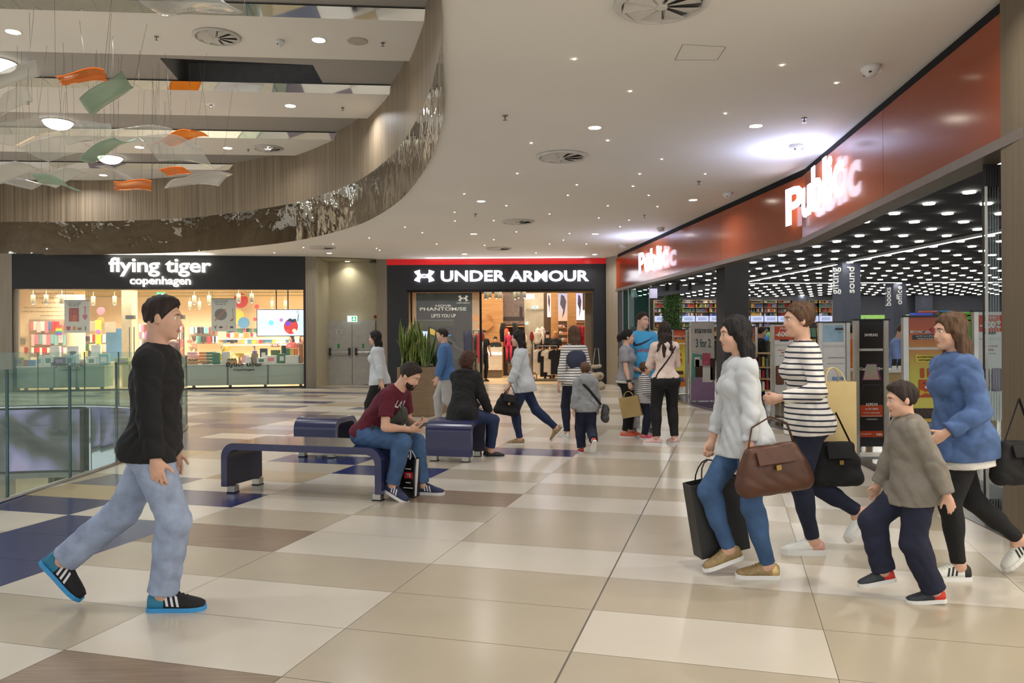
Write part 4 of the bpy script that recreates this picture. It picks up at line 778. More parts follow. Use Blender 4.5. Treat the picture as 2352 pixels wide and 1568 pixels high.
pegboard(168,768,248,838,28.6,'dark shelf rack with small goods behind the left plinth'); packs(160,206,(772,790,806),7,14,28.6,R1,'the dark shelf rack',cols=(4,5,11,6,2,0)); packs(206,246,(768,790,812),7,18,28.6,R1,'the rack beside the blue panel',cols=(3,2,0,5,10,11))
boxat('wall_panel','tall blue panel in the middle of the gift shop','panel',244,754,281,830,27.6,.12,M('panel_blue',(66,112,152),rough=.6)); boxat('hanging_sign','grey blank board hanging before the blue panel','board',240,739,265,763,27.3,.03,M('board_grey',(150,142,124))); boxat('hanging_sign','grey board left of the yellow strip','board',204,737,220,760,27.3,.03,M('board_grey',(150,142,124))); boxat('hanging_banner','bright yellow-green banner strip in the gift shop','banner',219,735,232,790,27.2,.02,M('banner_lime',(214,216,60)))
mb=MB(); mb.lathe([(1,0),(1,.08),(.001,.09)],n=24,axis=Matrix.Rotation(PI/2,3,'X')); disc=mb.mesh('disc',[pal(1)])
for x,y,rp,ci,lab,Y in [(232,714,9,1,'pink paper fan disc on the gift shop wall',29),(231,736,8,7,'orange paper disc above the yellow-green banner',29),(226,762,6,8,'violet oval sign on the banner',27.1),(553,690,17,0,'big red disc on the back wall, right of the pan poster',31.5),(545,727,17,2,'big yellow disc below the red one',31.5),(560,741,13,3,'blue disc beside the yellow one',31.4),(590,704,5,0,'small red disc near the screen rods',31),(586,733,4,0,'small red disc left of the screen',31)]:
    o=bpy.data.objects.new('wall_disc',disc if ci==1 else disc.copy()); COL.objects.link(o); o.data.materials[0]=pal(ci); o.location=at(x,y,Y); s=rp*Y/F_PX; o.scale=(s,.4,s); tag(o,lab,'decoration','coloured discs in the gift shop')
# entrance: glass doors with rail patches, column
boxat('wall_gift_column','', '',280,664,302,895,25.3,.4,M('gift_column',(206,190,160)))['kind']='structure'
STL=M('door_steel',(120,120,116),rough=.3,metal=.8)
for x,lab in ((299,'left glass entrance door of the gift shop'),(414,'right glass entrance door of the gift shop')):
    p=onplane(x,890,GL+GN*.6,GR+GN*.6); t=thing('glass_door',lab,'door',(p.x,p.y,0)); mb=MB(); mb.b2((0,0,.1),(.02,.9,2.15)); mb.obj('leaf',[WG],t); mb=MB(); mb.box((0,.05,2.2),(.24,.16,.12)); mb.obj('hinge',[STL],t); mb=MB(); mb.tube([(-.06,.1,.5),(-.06,.1,1.9)],.016,6); mb.tube([(.08,.1,.5),(.08,.1,1.9)],.016,6); mb.obj('pull_bar',[STL],t)
t=thing('exit_sign','green running-man exit sign inside the gift shop','exit sign',at(369,677,26)); mb=MB(); mb.tube([(-.1,0,.08),(-.1,0,1.1)],.004,4); mb.tube([(.1,0,.08),(.1,0,1.1)],.004,4); mb.obj('hanger',[SPB],t); mb=MB(); mb.box((0,0,0),(.27,.03,.17)); mb.obj('panel',[SG],t); mb=MB(); mb.box((-.06,-.017,0),(.05,.004,.1)); mb.box((.06,-.017,0),(.07,.004,.1)); mb.obj('pictogram',[SW],t)
# rear racks and shelves
pegboard(318,742,420,830,29.5,'wide rack of hanging goods behind the entrance'); packs(320,418,(745,763,781),5,16,29.5,R1,'the rack behind the entrance, upper rows',cols=(11,5,0,10,8)); packs(318,420,(800,818),6,16,29.5,R1,'the rack behind the entrance, lower rows',cols=(6,0,3,11,2))
pegboard(434,748,500,790,30.5,'rack of scarves right of the entrance'); packs(436,498,(751,772),4,16,30.5,R1,'the scarf rack',cols=(6,0,5,4,9,11))
def shelf(x0,x1,y,Y,lab):
    a,b=at(x0,y,Y),at(x1,y,Y); mb=MB(); mb.b2((a.x,Y-.35,a.z-.04),(b.x,Y,a.z)); mono(mb,'wall_shelf',[M('shelf_lit',(250,240,220),emit=.5)],lab,'shelf',(a.x,Y,a.z-.04))
shelf(430,700,778,31.8,'long lit upper shelf along the back of the gift shop'); shelf(518,700,791,31.8,'long lit lower shelf along the back of the gift shop')
packs(520,600,(754,),5,10,31.7,R1,'the back wall, above the upper shelf',cols=(6,4,8,1)); packs(520,590,(765,),5,10,31.7,R1,'the upper back shelf',cols=(5,7,10,4,0)); packs(430,700,(780,),8,8,31.7,R1,'the lower back shelf',cols=(5,6,2,0,3,7))
boxat('steel_plaque','small grey plaque on the cream wall at the far left','plaque',34,776,56,791,27.5,.03,M('plaque',(150,146,136),rough=.4,metal=.4)); boxat('fire_label','small red label on the cream wall','sign',56,797,62,812,27.5,.02,pal(0))
# ================================================================ sports shop (middle)
UY=25.45
def ux(x,y=700,Y=UY): return at(x,y,Y)
def u_box(name,x0,y0,x1,y1,Y,d,mats,z0=None):
    a,b=at(x0,y1,Y),at(x1,y0,Y); mb=MB(); mb.b2((a.x,Y,a.z if z0 is None else z0),(b.x,Y+d,b.z)); return mb.obj(name,mats)
oxl,oxr,ozt=ux(938).x,ux(1362).x,ux(1150,668).z; zr=ux(1150,607).z
NB=M('shop_black_satin',(27,28,32),rough=.35,var=.1)
mb=MB(); mb.b2((-4.02,UY,ozt),(3.06,UY+.25,zr)); mb.b2((-4.02,UY,0),(oxl,UY+.25,ozt)); mb.b2((oxr,UY,0),(3.06,UY+.25,ozt)); struct(mb.obj('wall_sports_front',[NB]))
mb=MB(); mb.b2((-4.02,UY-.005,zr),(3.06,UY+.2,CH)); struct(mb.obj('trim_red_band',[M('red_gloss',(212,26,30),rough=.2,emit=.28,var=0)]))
mb=MB(); mb.b2((oxl-.05,UY-.03,ozt-.03),(oxr+.05,UY,ozt+.05)); struct(mb.obj('trim_sports_header',[BLKV]))
# lit sign: emblem and words
SIGNC=M('sign_cool',(244,246,255),emit=6,var=0)
c=ux(1152,634); c.y=UY-.03; t=thing('shop_sign','white glowing UNDER ARMOUR lettering with its crossed emblem on black','sign',c); T0=Matrix.Translation(c); k_=UY/F_PX
aU,aA=ux(1087,634.5),ux(1262,634)
for s,cx,wd in (('UNDER',1087,148),('ARMOUR',1261,182)): text('lettering',s,V((ux(cx,634).x,UY-.05,ux(cx,634).z)),(1,0,0),UPZ,wd*k_,25*k_,SIGNC,t,bold=.024,ext=.03,inv=T0)
def emblem(mb,c,w_,h,right=V((1,0,0)),up=UPZ,d=.045):
    """two mirrored bowl shapes joined by a lens: the crossed emblem"""
    def arm(sx):
        P=[]; 
        for k in range(13): a=-1+2*k/12; P.append((sx*(.5-.16*(1-a*a)*.95),a*.5))                 # outer, hollow side
        Q=[(sx*.22,.5),(sx*.235,.28),(sx*.16,.13),(sx*.10,.10),(sx*.02,.135),(sx*.02,.07),(sx*.10,.03),(sx*.15,0),(sx*.10,-.03),(sx*.02,-.07),(sx*.02,-.135),(sx*.10,-.10),(sx*.16,-.13),(sx*.235,-.28),(sx*.22,-.5)]
        return [(a*w_,b*h) for a,b in [(sx*.5,-.36),(sx*.44,-.2),(sx*.36,-.08),(sx*.335,0),(sx*.36,.08),(sx*.44,.2),(sx*.5,.36)]+Q]
    for sx in (1,-1): plate(mb,arm(sx),c,right,up,d)
    plate(mb,[(a*w_,b*h) for a,b in [(-.16,.10),(0,.16),(.16,.10),(.12,.05),(0,.09),(-.12,.05)]],c,right,up,d); plate(mb,[(a*w_,b*h) for a,b in [(-.16,-.10),(-.12,-.05),(0,-.09),(.12,-.05),(.16,-.10),(0,-.16)]],c,right,up,d)
mb=MB(); e=ux(975,634); emblem(mb,V((e.x-c.x,-.02,e.z-c.z)),46*k_,28*k_); mb.obj('emblem',[SIGNC],t)
area('sign_wash_sports',(-.2,UY-.3,3.95),5,10,(.9,.93,1),rot=(math.radians(180),0,0),sy=.2)
# interior shell
SB=33.5; OAK=woodmat('oak_panel',(186,134,80),(208,158,102),scale=(.6,.6,14),rough=.5); BEI=M('sport_beige',(206,186,154),rough=.8)
mb=MB(); mb.b2((-5.6,SB,0),(3.9,SB+.2,CH)); struct(mb.obj('wall_sports_back',[BEI])); mb=MB(); mb.prism([(oxl-.3,UY+.25),(oxl-.1,UY+.25),(-4.4,SB),(-4.6,SB)],0,CH); struct(mb.obj('wall_sports_left',[OAK]))
mb=MB(); mb.prism([(3.0,UY+.25),(3.12,UY+.25),(3.75,SB),(3.6,SB)],0,CH); struct(mb.obj('wall_sports_right',[BEI]))
mb=MB(); mb.add([(-4.6,UY,.006),(3.2,UY,.006),(3.8,SB,.006),(-5.6,SB,.006)],[(0,1,2,3)]); struct(mb.obj('floor_sports_shop',[woodmat('sport_floor',(204,172,126),(226,198,154),scale=(14,1,1),rough=.35)]))
mb=MB(); mb.add([(-4.6,UY,3.98),(3.2,UY,3.98),(3.8,SB,3.98),(-5.6,SB,3.98)],[(3,2,1,0)]); struct(mb.obj('ceiling_sports_shop',[M('sport_ceiling',(120,108,94),rough=.9)]))
# display window
GRA=M('graphic_brown',(74,54,48),rough=.6,var=.3,scale=1.2)
t=thing('window_graphic','dark brown display graphic behind the left glass of the sports shop','display panel',(0,UY+.5,0)); Wn=.5+UY
a,b=at(957,880,Wn),at(1084,672,Wn); mb=MB(); mb.b2((a.x,0,.02),(b.x,.05,b.z)); mb.obj('board',[GRA],t)
def gr(nm,pts,m,d=.004): mb=MB(); P=[at(x,y,Wn) for x,y in pts]; plate(mb,[(p.x,p.z) for p in P],(0,-d,0),(1,0,0),(0,0,1),.003); mb.obj(nm,[m],t)
gr('dark_upper',[(957,674),(1084,674),(1084,720),(1040,700),(1010,690),(957,720)],M('graphic_dark',(40,36,34)))
gr('green_strip',[(958,736),(1042,736),(1042,748),(958,752)],M('graphic_green',(92,84,46))); gr('pale_line',[(957,734.5),(1042,734),(1042,735.5),(957,736)],M('graphic_line',(150,150,150)))
gr('shoe_dark',[(985,748),(1010,756),(1040,770),(1050,782),(1030,785),(1000,778),(980,770)],M('graphic_shadow',(30,26,26)),.006); gr('shoe_yellow',[(982,758),(988,754),(996,756),(1007,767),(1000,771),(986,766)],M('graphic_yellow',(222,176,60),emit=.5),.009); gr('blue_streak',[(1012,772),(1036,768),(1036,771),(1012,775)],M('graphic_blue',(70,130,200),emit=.6),.012)
gr('leg',[(1028,772),(1034,776),(1050,795),(1072,808),(1068,810),(1044,798),(1024,778)],M('graphic_leg',(104,80,70)),.009); gr('lit_patch',[(964,760),(987,761),(986,780),(984,794),(979,786),(976,772),(968,770)],M('graphic_sky',(190,205,246),emit=1.2),.012); gr('violet_strip',[(1068,760),(1082,760),(1082,805),(1068,805)],M('graphic_violet',(70,66,120)),.006)
GW=M('window_lettering_white',(226,218,206),emit=.5,var=0)
def wt(s,x,y,wp,h): p=at(x,y,Wn); text('lettering',s,(p.x,UY+.47,p.z),(1,0,0),UPZ,wp*Wn/F_PX,h*Wn/F_PX,GW,t,bold=.01,ext=.003,inv=Matrix.Translation((0,UY+.5,0)))
wt('HOVR',1019,702,36,5); wt('PHANTOM/SE',1018,709.5,107,7.5); wt('LIFTS YOU UP',1019,725,56,8); wt('UNDER ARMOUR',1064,695.5,30,3)
mb=MB(); p=at(1064,685,Wn); emblem(mb,V((p.x,-.03,p.z)),23*Wn/F_PX,14*Wn/F_PX,d=.004); mb.obj('emblem',[GW],t)
mb=MB(); a,b=ux(948),ux(1100); mb.b2((a.x,UY+.08,.02),(b.x,UY+.095,ozt)); struct(mb.obj('window_6',[WG]))
mb=MB()
for x0,x1 in ((942,945.5),(1101,1106)): a,b=ux(x0),ux(x1); mb.b2((a.x,UY+.06,0),(b.x,UY+.14,ozt))
struct(mb.obj('trim_sports_mullions',[BLKV]))
# counter, relief wall, mural, fitting-room wall
o=u_box('wall_sports_relief',1106,674,1155,880,30.6,.2,[OAK],z0=0); struct(o)
t=thing('relief_emblem','huge carved wooden emblem on the oak wall behind the counter','wall decoration',at(1118,742,30.55)); mb=MB(); sc=30.55/F_PX
for P in ([(4,26),(14,14),(16,6),(14,16),(8,24)],[(-26,-2),(-10,6),(4,8),(16,4),(16,-2),(2,-14),(-16,-10)],[(-40,24),(-18,20),(-8,8),(-20,6),(-40,12)]): plate(mb,[(a*sc,b*sc-.05) for a,b in P],(0,0,0),(1,0,0),(0,0,1),.12)
mb.obj('carving',[M('oak_carving',(190,136,80),rough=.5)],t)
a,b=at(1112,848,29.4),at(1153,797,29.4); t=thing('cash_counter','white cash counter with ARMOUR lettering in the sports shop','counter',((a.x+b.x)/2-.3,29.4,0)); w_=b.x-a.x+.6; mb=MB(); mb.b2((-w_/2,0,.3),(w_/2,.7,b.z)); mb.obj('body',[M('counter_white',(236,228,214),rough=.3)],t); mb=MB(); mb.b2((-w_/2+.02,.04,0.006),(w_/2-.02,.66,.3)); mb.obj('plinth',[M('counter_base',(120,108,92))],t)
text('lettering','ARMOUR',(at(1135,812,29.38).x,29.38,at(1135,812,29.4).z),(1,0,0),UPZ,.62,.1,M('counter_letters',(250,250,255),emit=1),t,bold=.02,ext=.02,inv=Matrix.Translation(t.location))
t=thing('cash_till','dark till screen standing on the white counter','till',at(1135,797,29.6)); mb=MB(); mb.box((0,0,.06),(.44,.12,.12)); mb.obj('screen',[DKP],t); mb=MB(); mb.box((0,-.065,.02),(.05,.01,.03)); mb.obj('light',[SG],t)
o=u_box('wall_sports_recess',1155,745,1205,880,31.2,.1,[M('recess_brown',(52,44,40))],z0=0); struct(o)
t=thing('wall_mural','grey concrete-look mural with a dark tower shape, above the backpacks','mural',at(1180,745,30.9)); a,b=at(1156,748,30.9),at(1204,674,30.9); w_,h=b.x-a.x,b.z-a.z; mb=MB(); mb.b2((-w_/2,0,0),(w_/2,.1,h)); mb.obj('panel',[M('mural_grey',(120,106,100),rough=.8,var=.35,scale=9,stretch=(3,1,.7))],t); mb=MB(); mb.b2((w_*.28,-.01,h*.12),(w_*.42,.0,h*.55)); mb.b2((-w_/2,-.008,h*.12),(w_/2,0,h*.24)); mb.obj('tower',[M('mural_dark',(60,52,52))],t)
mb=MB(); a,b=at(1156,751,30.9),at(1204,748,30.9); mb.b2((a.x,30.5,a.z),(b.x,31.1,b.z)); mono(mb,'wall_shelf',[OAK],'oak shelf under the grey mural in the sports shop','shelf',(a.x,30.5,a.z))
struct(u_box('wall_sports_fitting',1205,672,1252,880,31.6,.1,[M('fitting_wall',(214,200,176),rough=.8)],z0=0))
t=thing('wall_text','dark FITTING ROOMS lettering on the pale wall','lettering',at(1230,711,31.55)); p=at(1230,711.5,31.55); text('lettering','FITTING ROOMS',(p.x,31.56,p.z),(1,0,0),UPZ,40*31.5/F_PX,.075,M('letters_dark',(70,64,60),var=0),t,ext=.01,inv=Matrix.Translation(t.location))
t=thing('exit_sign','blue-green lit exit sign over the FITTING ROOMS lettering','exit sign',at(1229,705.5,31.4)); mb=MB(); mb.box((0,0,0),(.24,.04,.08)); mb.obj('panel',[SW],t); mb=MB(); mb.box((0,-.022,0),(.05,.004,.07)); mb.box((-.08,-.022,0),(.04,.004,.07)); mb.obj('pictogram',[M('sign_teal',(40,160,170),emit=1,var=0)],t)
t=thing('ceiling_screen','small bright pale blue screen high on the fitting room wall','screen',at(1217,681,30.5)); mb=MB(); mb.box((0,0,0),(.34,.05,.18)); mb.obj('panel',[M('screen_sky',(190,222,240),emit=1.3,var=0)],t)
t=thing('wall_sign','small white and green sign on the fitting room wall','sign',at(1210,742,31.5)); mb=MB(); mb.box((0,0,0),(.09,.03,.09)); mb.obj('panel',[SW],t); mb=MB(); mb.box((0.0,-.02,0),(.05,.01,.06)); mb.obj('mark',[SG],t)
# right-hand wall: oak piers, posters, racks
for x0,x1,Y in ((1267,1282,29.5),(1305,1324,28)): struct(u_box('wall_sports_pier',x0,672,x1,880,Y,.3,[OAK],z0=0))
struct(u_box('wall_sports_jamb',1345,672,1362,880,26.2,.2,[M('jamb_taupe',(122,106,86))],z0=0)); struct(u_box('wall_sports_side',1250,672,1346,880,30.4,.1,[M('side_brown',(96,74,54))],z0=0))
def sposter(x0,y0,x1,y1,Y,lab,stops):
    a,b=at(x0,y1,Y),at(x1,y0,Y); w_,h=b.x-a.x,b.z-a.z; t=thing('poster',lab,'poster',((a.x+b.x)/2,Y,a.z)); mb=MB(); mb.b2((-w_/2,0,0),(w_/2,.04,h)); mb.obj('sheet',[rampmat('poster_%d'%x0,stops,2,0,h,emit=.8)],t); mb=MB(); plate(mb,[(-w_*.1,h*.1),(w_*.12,h*.3),(w_*.3,h*.7),(w_*.1,h*.9),(-w_*.2,h*.95),(-w_*.3,h*.6),(w_*.0,h*.4)],(0,-.004,0),(1,0,0),(0,0,1),.003); mb.obj('figure',[M('poster_figure_%d'%x0,(90,84,104))],t)
sposter(1257,673,1265,728,30.2,'narrow bright poster with a purple figure, left of the first oak pier',[(0,(240,230,220)),(1,(214,190,190))]); sposter(1282,673,1305,737,29.3,'wide poster of a grey leg between the two oak piers',[(0,(196,160,130)),(.5,(170,164,172)),(1,(150,152,178))]); sposter(1324,673,1338,735,27.8,'narrow blue-white poster right of the second oak pier',[(0,(236,230,226)),(1,(176,176,226))])
boxat('backlit_panel','plain glowing cream panel above the red clothes','panel',1338,712,1345,735,27.7,.03,M('panel_glow',(250,236,206),emit=1))
SHOEC=[M('shoe_goods_%d'%i,c,rough=.5) for i,c in enumerate([(230,226,220),(60,60,64),(210,120,100),(120,130,140),(196,196,190)])]
shm=[]
for m in SHOEC:
    mb=MB(); mb.s=True; mb.ring([[V((x,(y)*w_,z*h)) for y,z in ((-1,0),(-1,.6),(-.5,1),(.5,1),(1,.6),(1,0))] for x,w_,h in ((-.14,.03,.05),(-.12,.045,.1),(-.05,.045,.11),(.03,.045,.07),(.1,.05,.05),(.14,.03,.03))]); shm.append(mb.mesh('display_shoe',[m]))
R2=random.Random(4)
for y in range(752,872,15):
    a,b=at(1283,y,29.8),at(1305,y,29.8); mb=MB(); mb.b2((a.x,29.5,a.z-.03),(b.x,29.95,a.z)); mono(mb,'shoe_shelf',[OAK],'oak shoe shelf between the two piers, %s from the top'%['first','second','third','fourth','fifth','sixth','seventh','eighth'][(y-752)//15],'shelf',(a.x,29.5,a.z-.03))
    for k in range(4):
        x=1285+k*5.4+R2.random(); i=R2.randrange(5); p=at(x,y,29.6); o=bpy.data.objects.new('display_shoe',shm[i]); COL.objects.link(o); o.location=p; o.rotation_euler=(0,0,R2.uniform(-1,1)); tag(o,['white','black','coral','grey-blue','pale grey'][i]+' sports shoe on the oak shoe shelves','shoe','shoes on the oak shelves')
def garment(w_,h,sl):     # top on a hanger, hanging from its origin
    P=[(-.1,0),(-.42,-.06),(-.5,-.12),(-.5-.04,-sl),(-.36,-sl-.02),(-.34,-.3),(-.36,-1),(.36,-1),(.34,-.3),(.36,-sl-.02),(.54,-sl),(.5,-.12),(.42,-.06),(.1,0),(0,-.07)]
    return [(a*w_,b*h) for a,b in P]
def clothes_rail(x0,x1,y,Y,n,mats,lab,grp,ang=PI/2-.5,h=.75,w_=.5,zfloor=True,stand=True):
    a,b=at(x0,y,Y),at(x1,y,Y); t=None
    if stand:
        t=thing('clothes_rail',lab,'clothes rack',((a.x+b.x)/2,Y,0)); L=(b.x-a.x)/2; z=a.z; mb=MB(); mb.tube([(-L,0,z+.02),(L,0,z+.02)],.018,8); mb.obj('rail',[STL],t)
        for s in (-L,L): mb=MB(); mb.tube([(s,0,.04),(s,0,z+.02)],.02,8); mb.obj('upright',[STL],t)
        mb=MB(); mb.box((0,0,.04),(2*L+.2,.5,.07)); mb.obj('base',[M('rail_base',(110,100,80))],t)
    for k in range(n):
        u=(k+.5)/n; i=k%len(mats); g=thing('hanging_garment',mats[i][1],'garment',(a.x+(b.x-a.x)*u,Y,a.z-.03),ang,grp); mb=MB(); mb.s=False; plate(mb,garment(w_*R2.uniform(.9,1.1),h*R2.uniform(.9,1.1),R2.uniform(.25,.75)),(0,-.02,-.07),(1,0,0),(0,0,1),.045); mb.obj('cloth',[mats[i][0]],g); mb=MB(); mb.tube([(-w_*.4,0,-.1),(0,0,-.05),(w_*.4,0,-.1)],.012,6); mb.tube([(0,0,-.05),(0,0,0.0),(.015,0,.03)],.004,5); mb.obj('hanger',[WICK],g)
WT_=M('cloth_white',(228,214,196),rough=.9,bump=.2,scale=30); BKC=M('cloth_black',(30,30,34),rough=.9); RDC=M('cloth_red',(186,44,58),rough=.9); GRC=M('cloth_grey',(150,140,128),rough=.9); PKC=M('cloth_pink',(226,70,104),rough=.85)
clothes_rail(1232,1280,796,27.2,6,[(WT_,'cream top on the front rail of the sports shop'),(WT_,'cream top on the front rail of the sports shop'),(BKC,'black top on the front rail of the sports shop')],'front clothes rail with cream tops at the sports shop entrance','tops on the front rail',ang=.35,h=.85,w_=.6)
clothes_rail(1322,1345,741,27.4,5,[(RDC,'red jacket hanging on the right wall of the sports shop')],'wall rail with red jackets','red jackets on the wall rail',ang=1.0,stand=False,h=.7); mb=MB(); a,b=at(1321,740,27.4),at(1346,740,27.4); mb.tube([(a.x,27.4,a.z),(b.x,27.4,b.z)],.02,6); mono(mb,'wall_rail',[OAK],'oak wall rail holding the red jackets','rail',a)
clothes_rail(942,956,758,26.6,4,[(RDC,'red garment in the left slit of the shop window'),(GRC,'pale grey garment in the left slit of the shop window'),(BKC,'black garment in the left slit of the shop window')],'clothes rail in the left slit of the window','clothes in the left window slit',ang=1.2,h=.9); clothes_rail(942,956,815,26.6,3,[(GRC,'pale grey garment low in the left slit of the window'),(BKC,'black garment low in the left slit of the window')],'x','low clothes in the left window slit',ang=1.2,h=.8,stand=False)
clothes_rail(1087,1100,760,26.9,4,[(RDC,'red garment just left of the black entrance post'),(GRC,'pale grey garment just left of the black entrance post'),(BKC,'black garment just left of the black entrance post')],'clothes rail just left of the black entrance post','clothes by the entrance post',ang=1.2,h=.9); clothes_rail(1087,1100,812,26.9,4,[(BKC,'dark garment low by the entrance post'),(GRC,'pale grey garment low by the entrance post')],'x','low clothes by the entrance post',ang=1.2,h=.8,stand=False)
clothes_rail(1195,1222,806,28.6,5,[(GRC,'pale grey garment on the rail behind the mannequin'),(BKC,'black garment on the rail behind the mannequin')],'clothes rail right of the pink mannequin','clothes behind the mannequin',ang=.5,h=.7)
# dressed mannequins
MAN=M('mannequin_skin',(226,220,210),rough=.4)
def mannequin(x,yb,yt,Y,lab,top,bottom,head=False,hood=False):
    p=at(x,yb,Y); h=at(x,yt,Y).z-p.z; s=h/1.62; t=thing('mannequin',lab,'mannequin',p)
    mb=MB(); mb.s=True; mb.tube([(0,0,1.28*s),(0,0,1.5*s),(0,0,1.62*s)],[.06*s,.055*s,.05*s],10); mb.obj('neck',[MAN],t)
    mb=MB(); mb.s=True; mb.tube([(0,0,.84*s),(0,0,.98*s),(0,0,1.1*s),(0,0,1.28*s),(0,0,1.42*s),(0,0,1.47*s)],[.17*s,.155*s,.13*s,.17*s,.17*s,.07*s],14,flat=.65); mb.obj('top',[top],t)
    for sg in (-1,1):
        mb=MB(); mb.s=True; mb.tube([(sg*.16*s,0,1.4*s),(sg*.24*s,.0,1.12*s),(sg*.23*s,-.08*s,.86*s)],[.062*s,.055*s,.042*s],8); mb.obj('sleeve',[top],t)
        mb=MB(); mb.s=True; mb.tube([(sg*.09*s,0,.9*s),(sg*.1*s,-.01,.5*s),(sg*.1*s,.02,.08*s)],[.095*s,.065*s,.04*s],10); mb.obj('leg',[bottom],t)
    mb=MB(); mb.lathe([(.17*s,0),(.17*s,.02),(.001,.022)],n=20); mb.obj('base',[STL],t)
    if hood: mb=MB(); mb.s=True; mb.lathe([(.1*s,1.38*s),(.13*s,1.46*s),(.09*s,1.56*s)],(0,.03*s,0),12); mb.obj('hood',[top],t)
    return t
t=mannequin(1169,832,762,28.6,'mannequin in pink leggings, pink top and open black jacket',PKC,PKC)
for sg in (-1,1): mb=MB(); mb.s=True; mb.tube([(sg*.2,.0,1.42),(sg*.25,.0,1.15),(sg*.24,-.03,.75)],[.085,.09,.07],8); mb.obj('jacket_side',[BKC],t)
mannequin(1236,832,752,28.2,'headless mannequin in a cream hooded sweatshirt at the front',WT_,BKC,hood=True); mannequin(1246,826,750,28.9,'headless mannequin in a pale hooded top, behind the front one',M('cloth_rose',(214,196,186),rough=.9),PKC,hood=True); mannequin(1200,828,760,29.6,'mannequin in a cream vest with dark sleeves, right of the pink one',M('cloth_vest',(200,184,156),rough=.9),BKC)
for k,(x,y,m,lab) in enumerate([(1162,763,M('pack_orange',(226,86,50)),'orange backpack hanging under the mural'),(1158,766,GRC,'grey backpack left of the orange one'),(1188,762,BKC,'black backpack under the right half of the mural'),(1196,768,BKC,'lowest black backpack under the mural')]):
    t=thing('backpack',lab,'backpack',at(x,y,30.6)); mb=MB(); mb.s=True; mb.lathe([(.001,-.2),(.12,-.19),(.13,-.02),(.1,.14),(.001,.2)],n=10); mb.obj('bag',[m],t); mb=MB(); mb.tube([(-.03,-.1,.18),(0,-.12,.26),(.03,-.1,.18)],.01,5); mb.obj('loop',[BKC],t)
# anti-theft gates
for x,lab in ((1108,'left silver anti-theft gate at the sports shop entrance'),(1222,'right silver anti-theft gate at the sports shop entrance')):
    p=at(x,876,26.0); p.z=0; t=thing('security_gate',lab,'security gate',p); mb=MB(); mb.s=True; mb.tube([(0,0,0.006),(0,0,1.6)],.055,10,flat=.5); mb.obj('post',[STL],t); mb=MB(); mb.s=True; mb.lathe([(.07,1.42),(.07,1.55),(.05,1.68),(.001,1.72)],n=12); mb.obj('red_cap',[M('gate_red',(170,40,40),rough=.4)],t)
for k,(x,y,Y) in enumerate([(1116,677,27),(1125,675,27.5),(1140,676,27.5),(1149,677,28),(1183,678,28),(1191,675,28),(1204,675,28)]): dup(tr,at(x,y,Y),None,'small spotlight under the sports shop ceiling','spotlights of the sports shop')
boxat('display_bench','low brown bench with shoes in the sports shop','bench',1166,836,1192,858,27.5,.4,M('bench_brown',(120,100,76)))
# ================================================================ bookshop (right)
def signplane(A,B,off):
    d=(B-A).normalized(); n=V((d.y,-d.x,0)); n=-n if n.x>0 else n      # outwards, towards the concourse
    return A+n*off,B+n*off,d,n
PUBW=M('sign_blue_white',(236,234,255),emit=4.5,var=0)
def public_sign(parts,yb,lab,off=.09):
    t=None
    for s,x0,x1,A,B,h in parts:
        A2,B2,d,n=signplane(A,B,off); p0=onplane(x0,yb,A2,B2); p1=onplane(x1,yb,A2,B2)
        if t is None: zb=p0.z; t=thing('shop_sign',lab,'sign',V((p0.x,p0.y,zb))); T0=Matrix.Translation(t.location)
        r_=V((p1.x-p0.x,p1.y-p0.y,0)); wd=r_.length; right=r_.normalized(); c=V(((p0.x+p1.x)/2,(p0.y+p1.y)/2,zb+h/2)); text('lettering',s,c,right,UPZ,wd,h,PUBW,t,bold=.03,ext=.012,space=.98,inv=T0)
        mb=MB(); mb.box(T0.inverted()@(c-n*(off*.5)),(.04,off,.04),Matrix.Rotation(math.atan2(d.y,d.x),3,'Z')); mb.obj('bracket',[DKP],t)
    area('sign_spill',tuple(c+n*.32+V((0,0,-.05))),.5,17,(.50,.60,1),rot=(math.radians(180),0,0),sy=.5,spread=180)
public_sign([('P',1806,1846,FB0,FBK,.57),('ublic',1843,1940,FBK,FB2,.64)],520,'larger white glowing Public sign at the bend of the orange fascia'); public_sign([('Public',1468,1535,FB0,FBK,.56)],630,'smaller white glowing Public sign at the far end of the orange fascia')
# ---- lamps of the shop: disc lamps on a skewed grid
LD=M('disc_lamp_face',(255,250,238),emit=30,var=0); mb=MB(); mb.lathe([(.1,0),(.105,-.01),(.1,-.03),(.001,-.034)],n=12); ldm=mb.mesh('disc_lamp',[LD])
lamps=[]
for j in range(-3,31):
    for i in range(-4,24):
        x=7.96+i*1.11-j*.083; y=13.72+i*.05+j*1.172
        if abs(x-(11.6-(y-16)*.062))<.35 or abs(y-36.2-(x-14)*.02)<.3: continue
        if y<6.5 or y>49.5: continue
        q=px((x,y,SH)); t_=(y-FBK.y)
        xf=(FB0.x+(FBK.x-FB0.x)*(24.3-y)/12.3 if y>12 else FBK.x+(FB2.x-FBK.x)*(12-y)/6.6)+.6 if y<24.3 else 3.9+(y-24.4)*.163
        if x<xf or q[0]>2330 or q[0]<1430: continue
        lamps.append((y,x))
lamps.sort()
for y,x in lamps[:300]:
    o=bpy.data.objects.new('disc_lamp',ldm); COL.objects.link(o); o.location=(x,y,SH); tag(o,'glowing white disc lamp on the dark grid ceiling of the bookshop','ceiling light','disc lamps of the bookshop')
if len(lamps)>300:
    mb=MB()
    for y,x in lamps[300:]: mb.lathe([(.1,0),(.105,-.01),(.1,-.03),(.001,-.034)],(x,y,SH),8)
    tag(mb.obj('disc_lamp_field',[LD]),'far field of small disc lamps at the back of the bookshop ceiling','ceiling lights',None,'stuff')
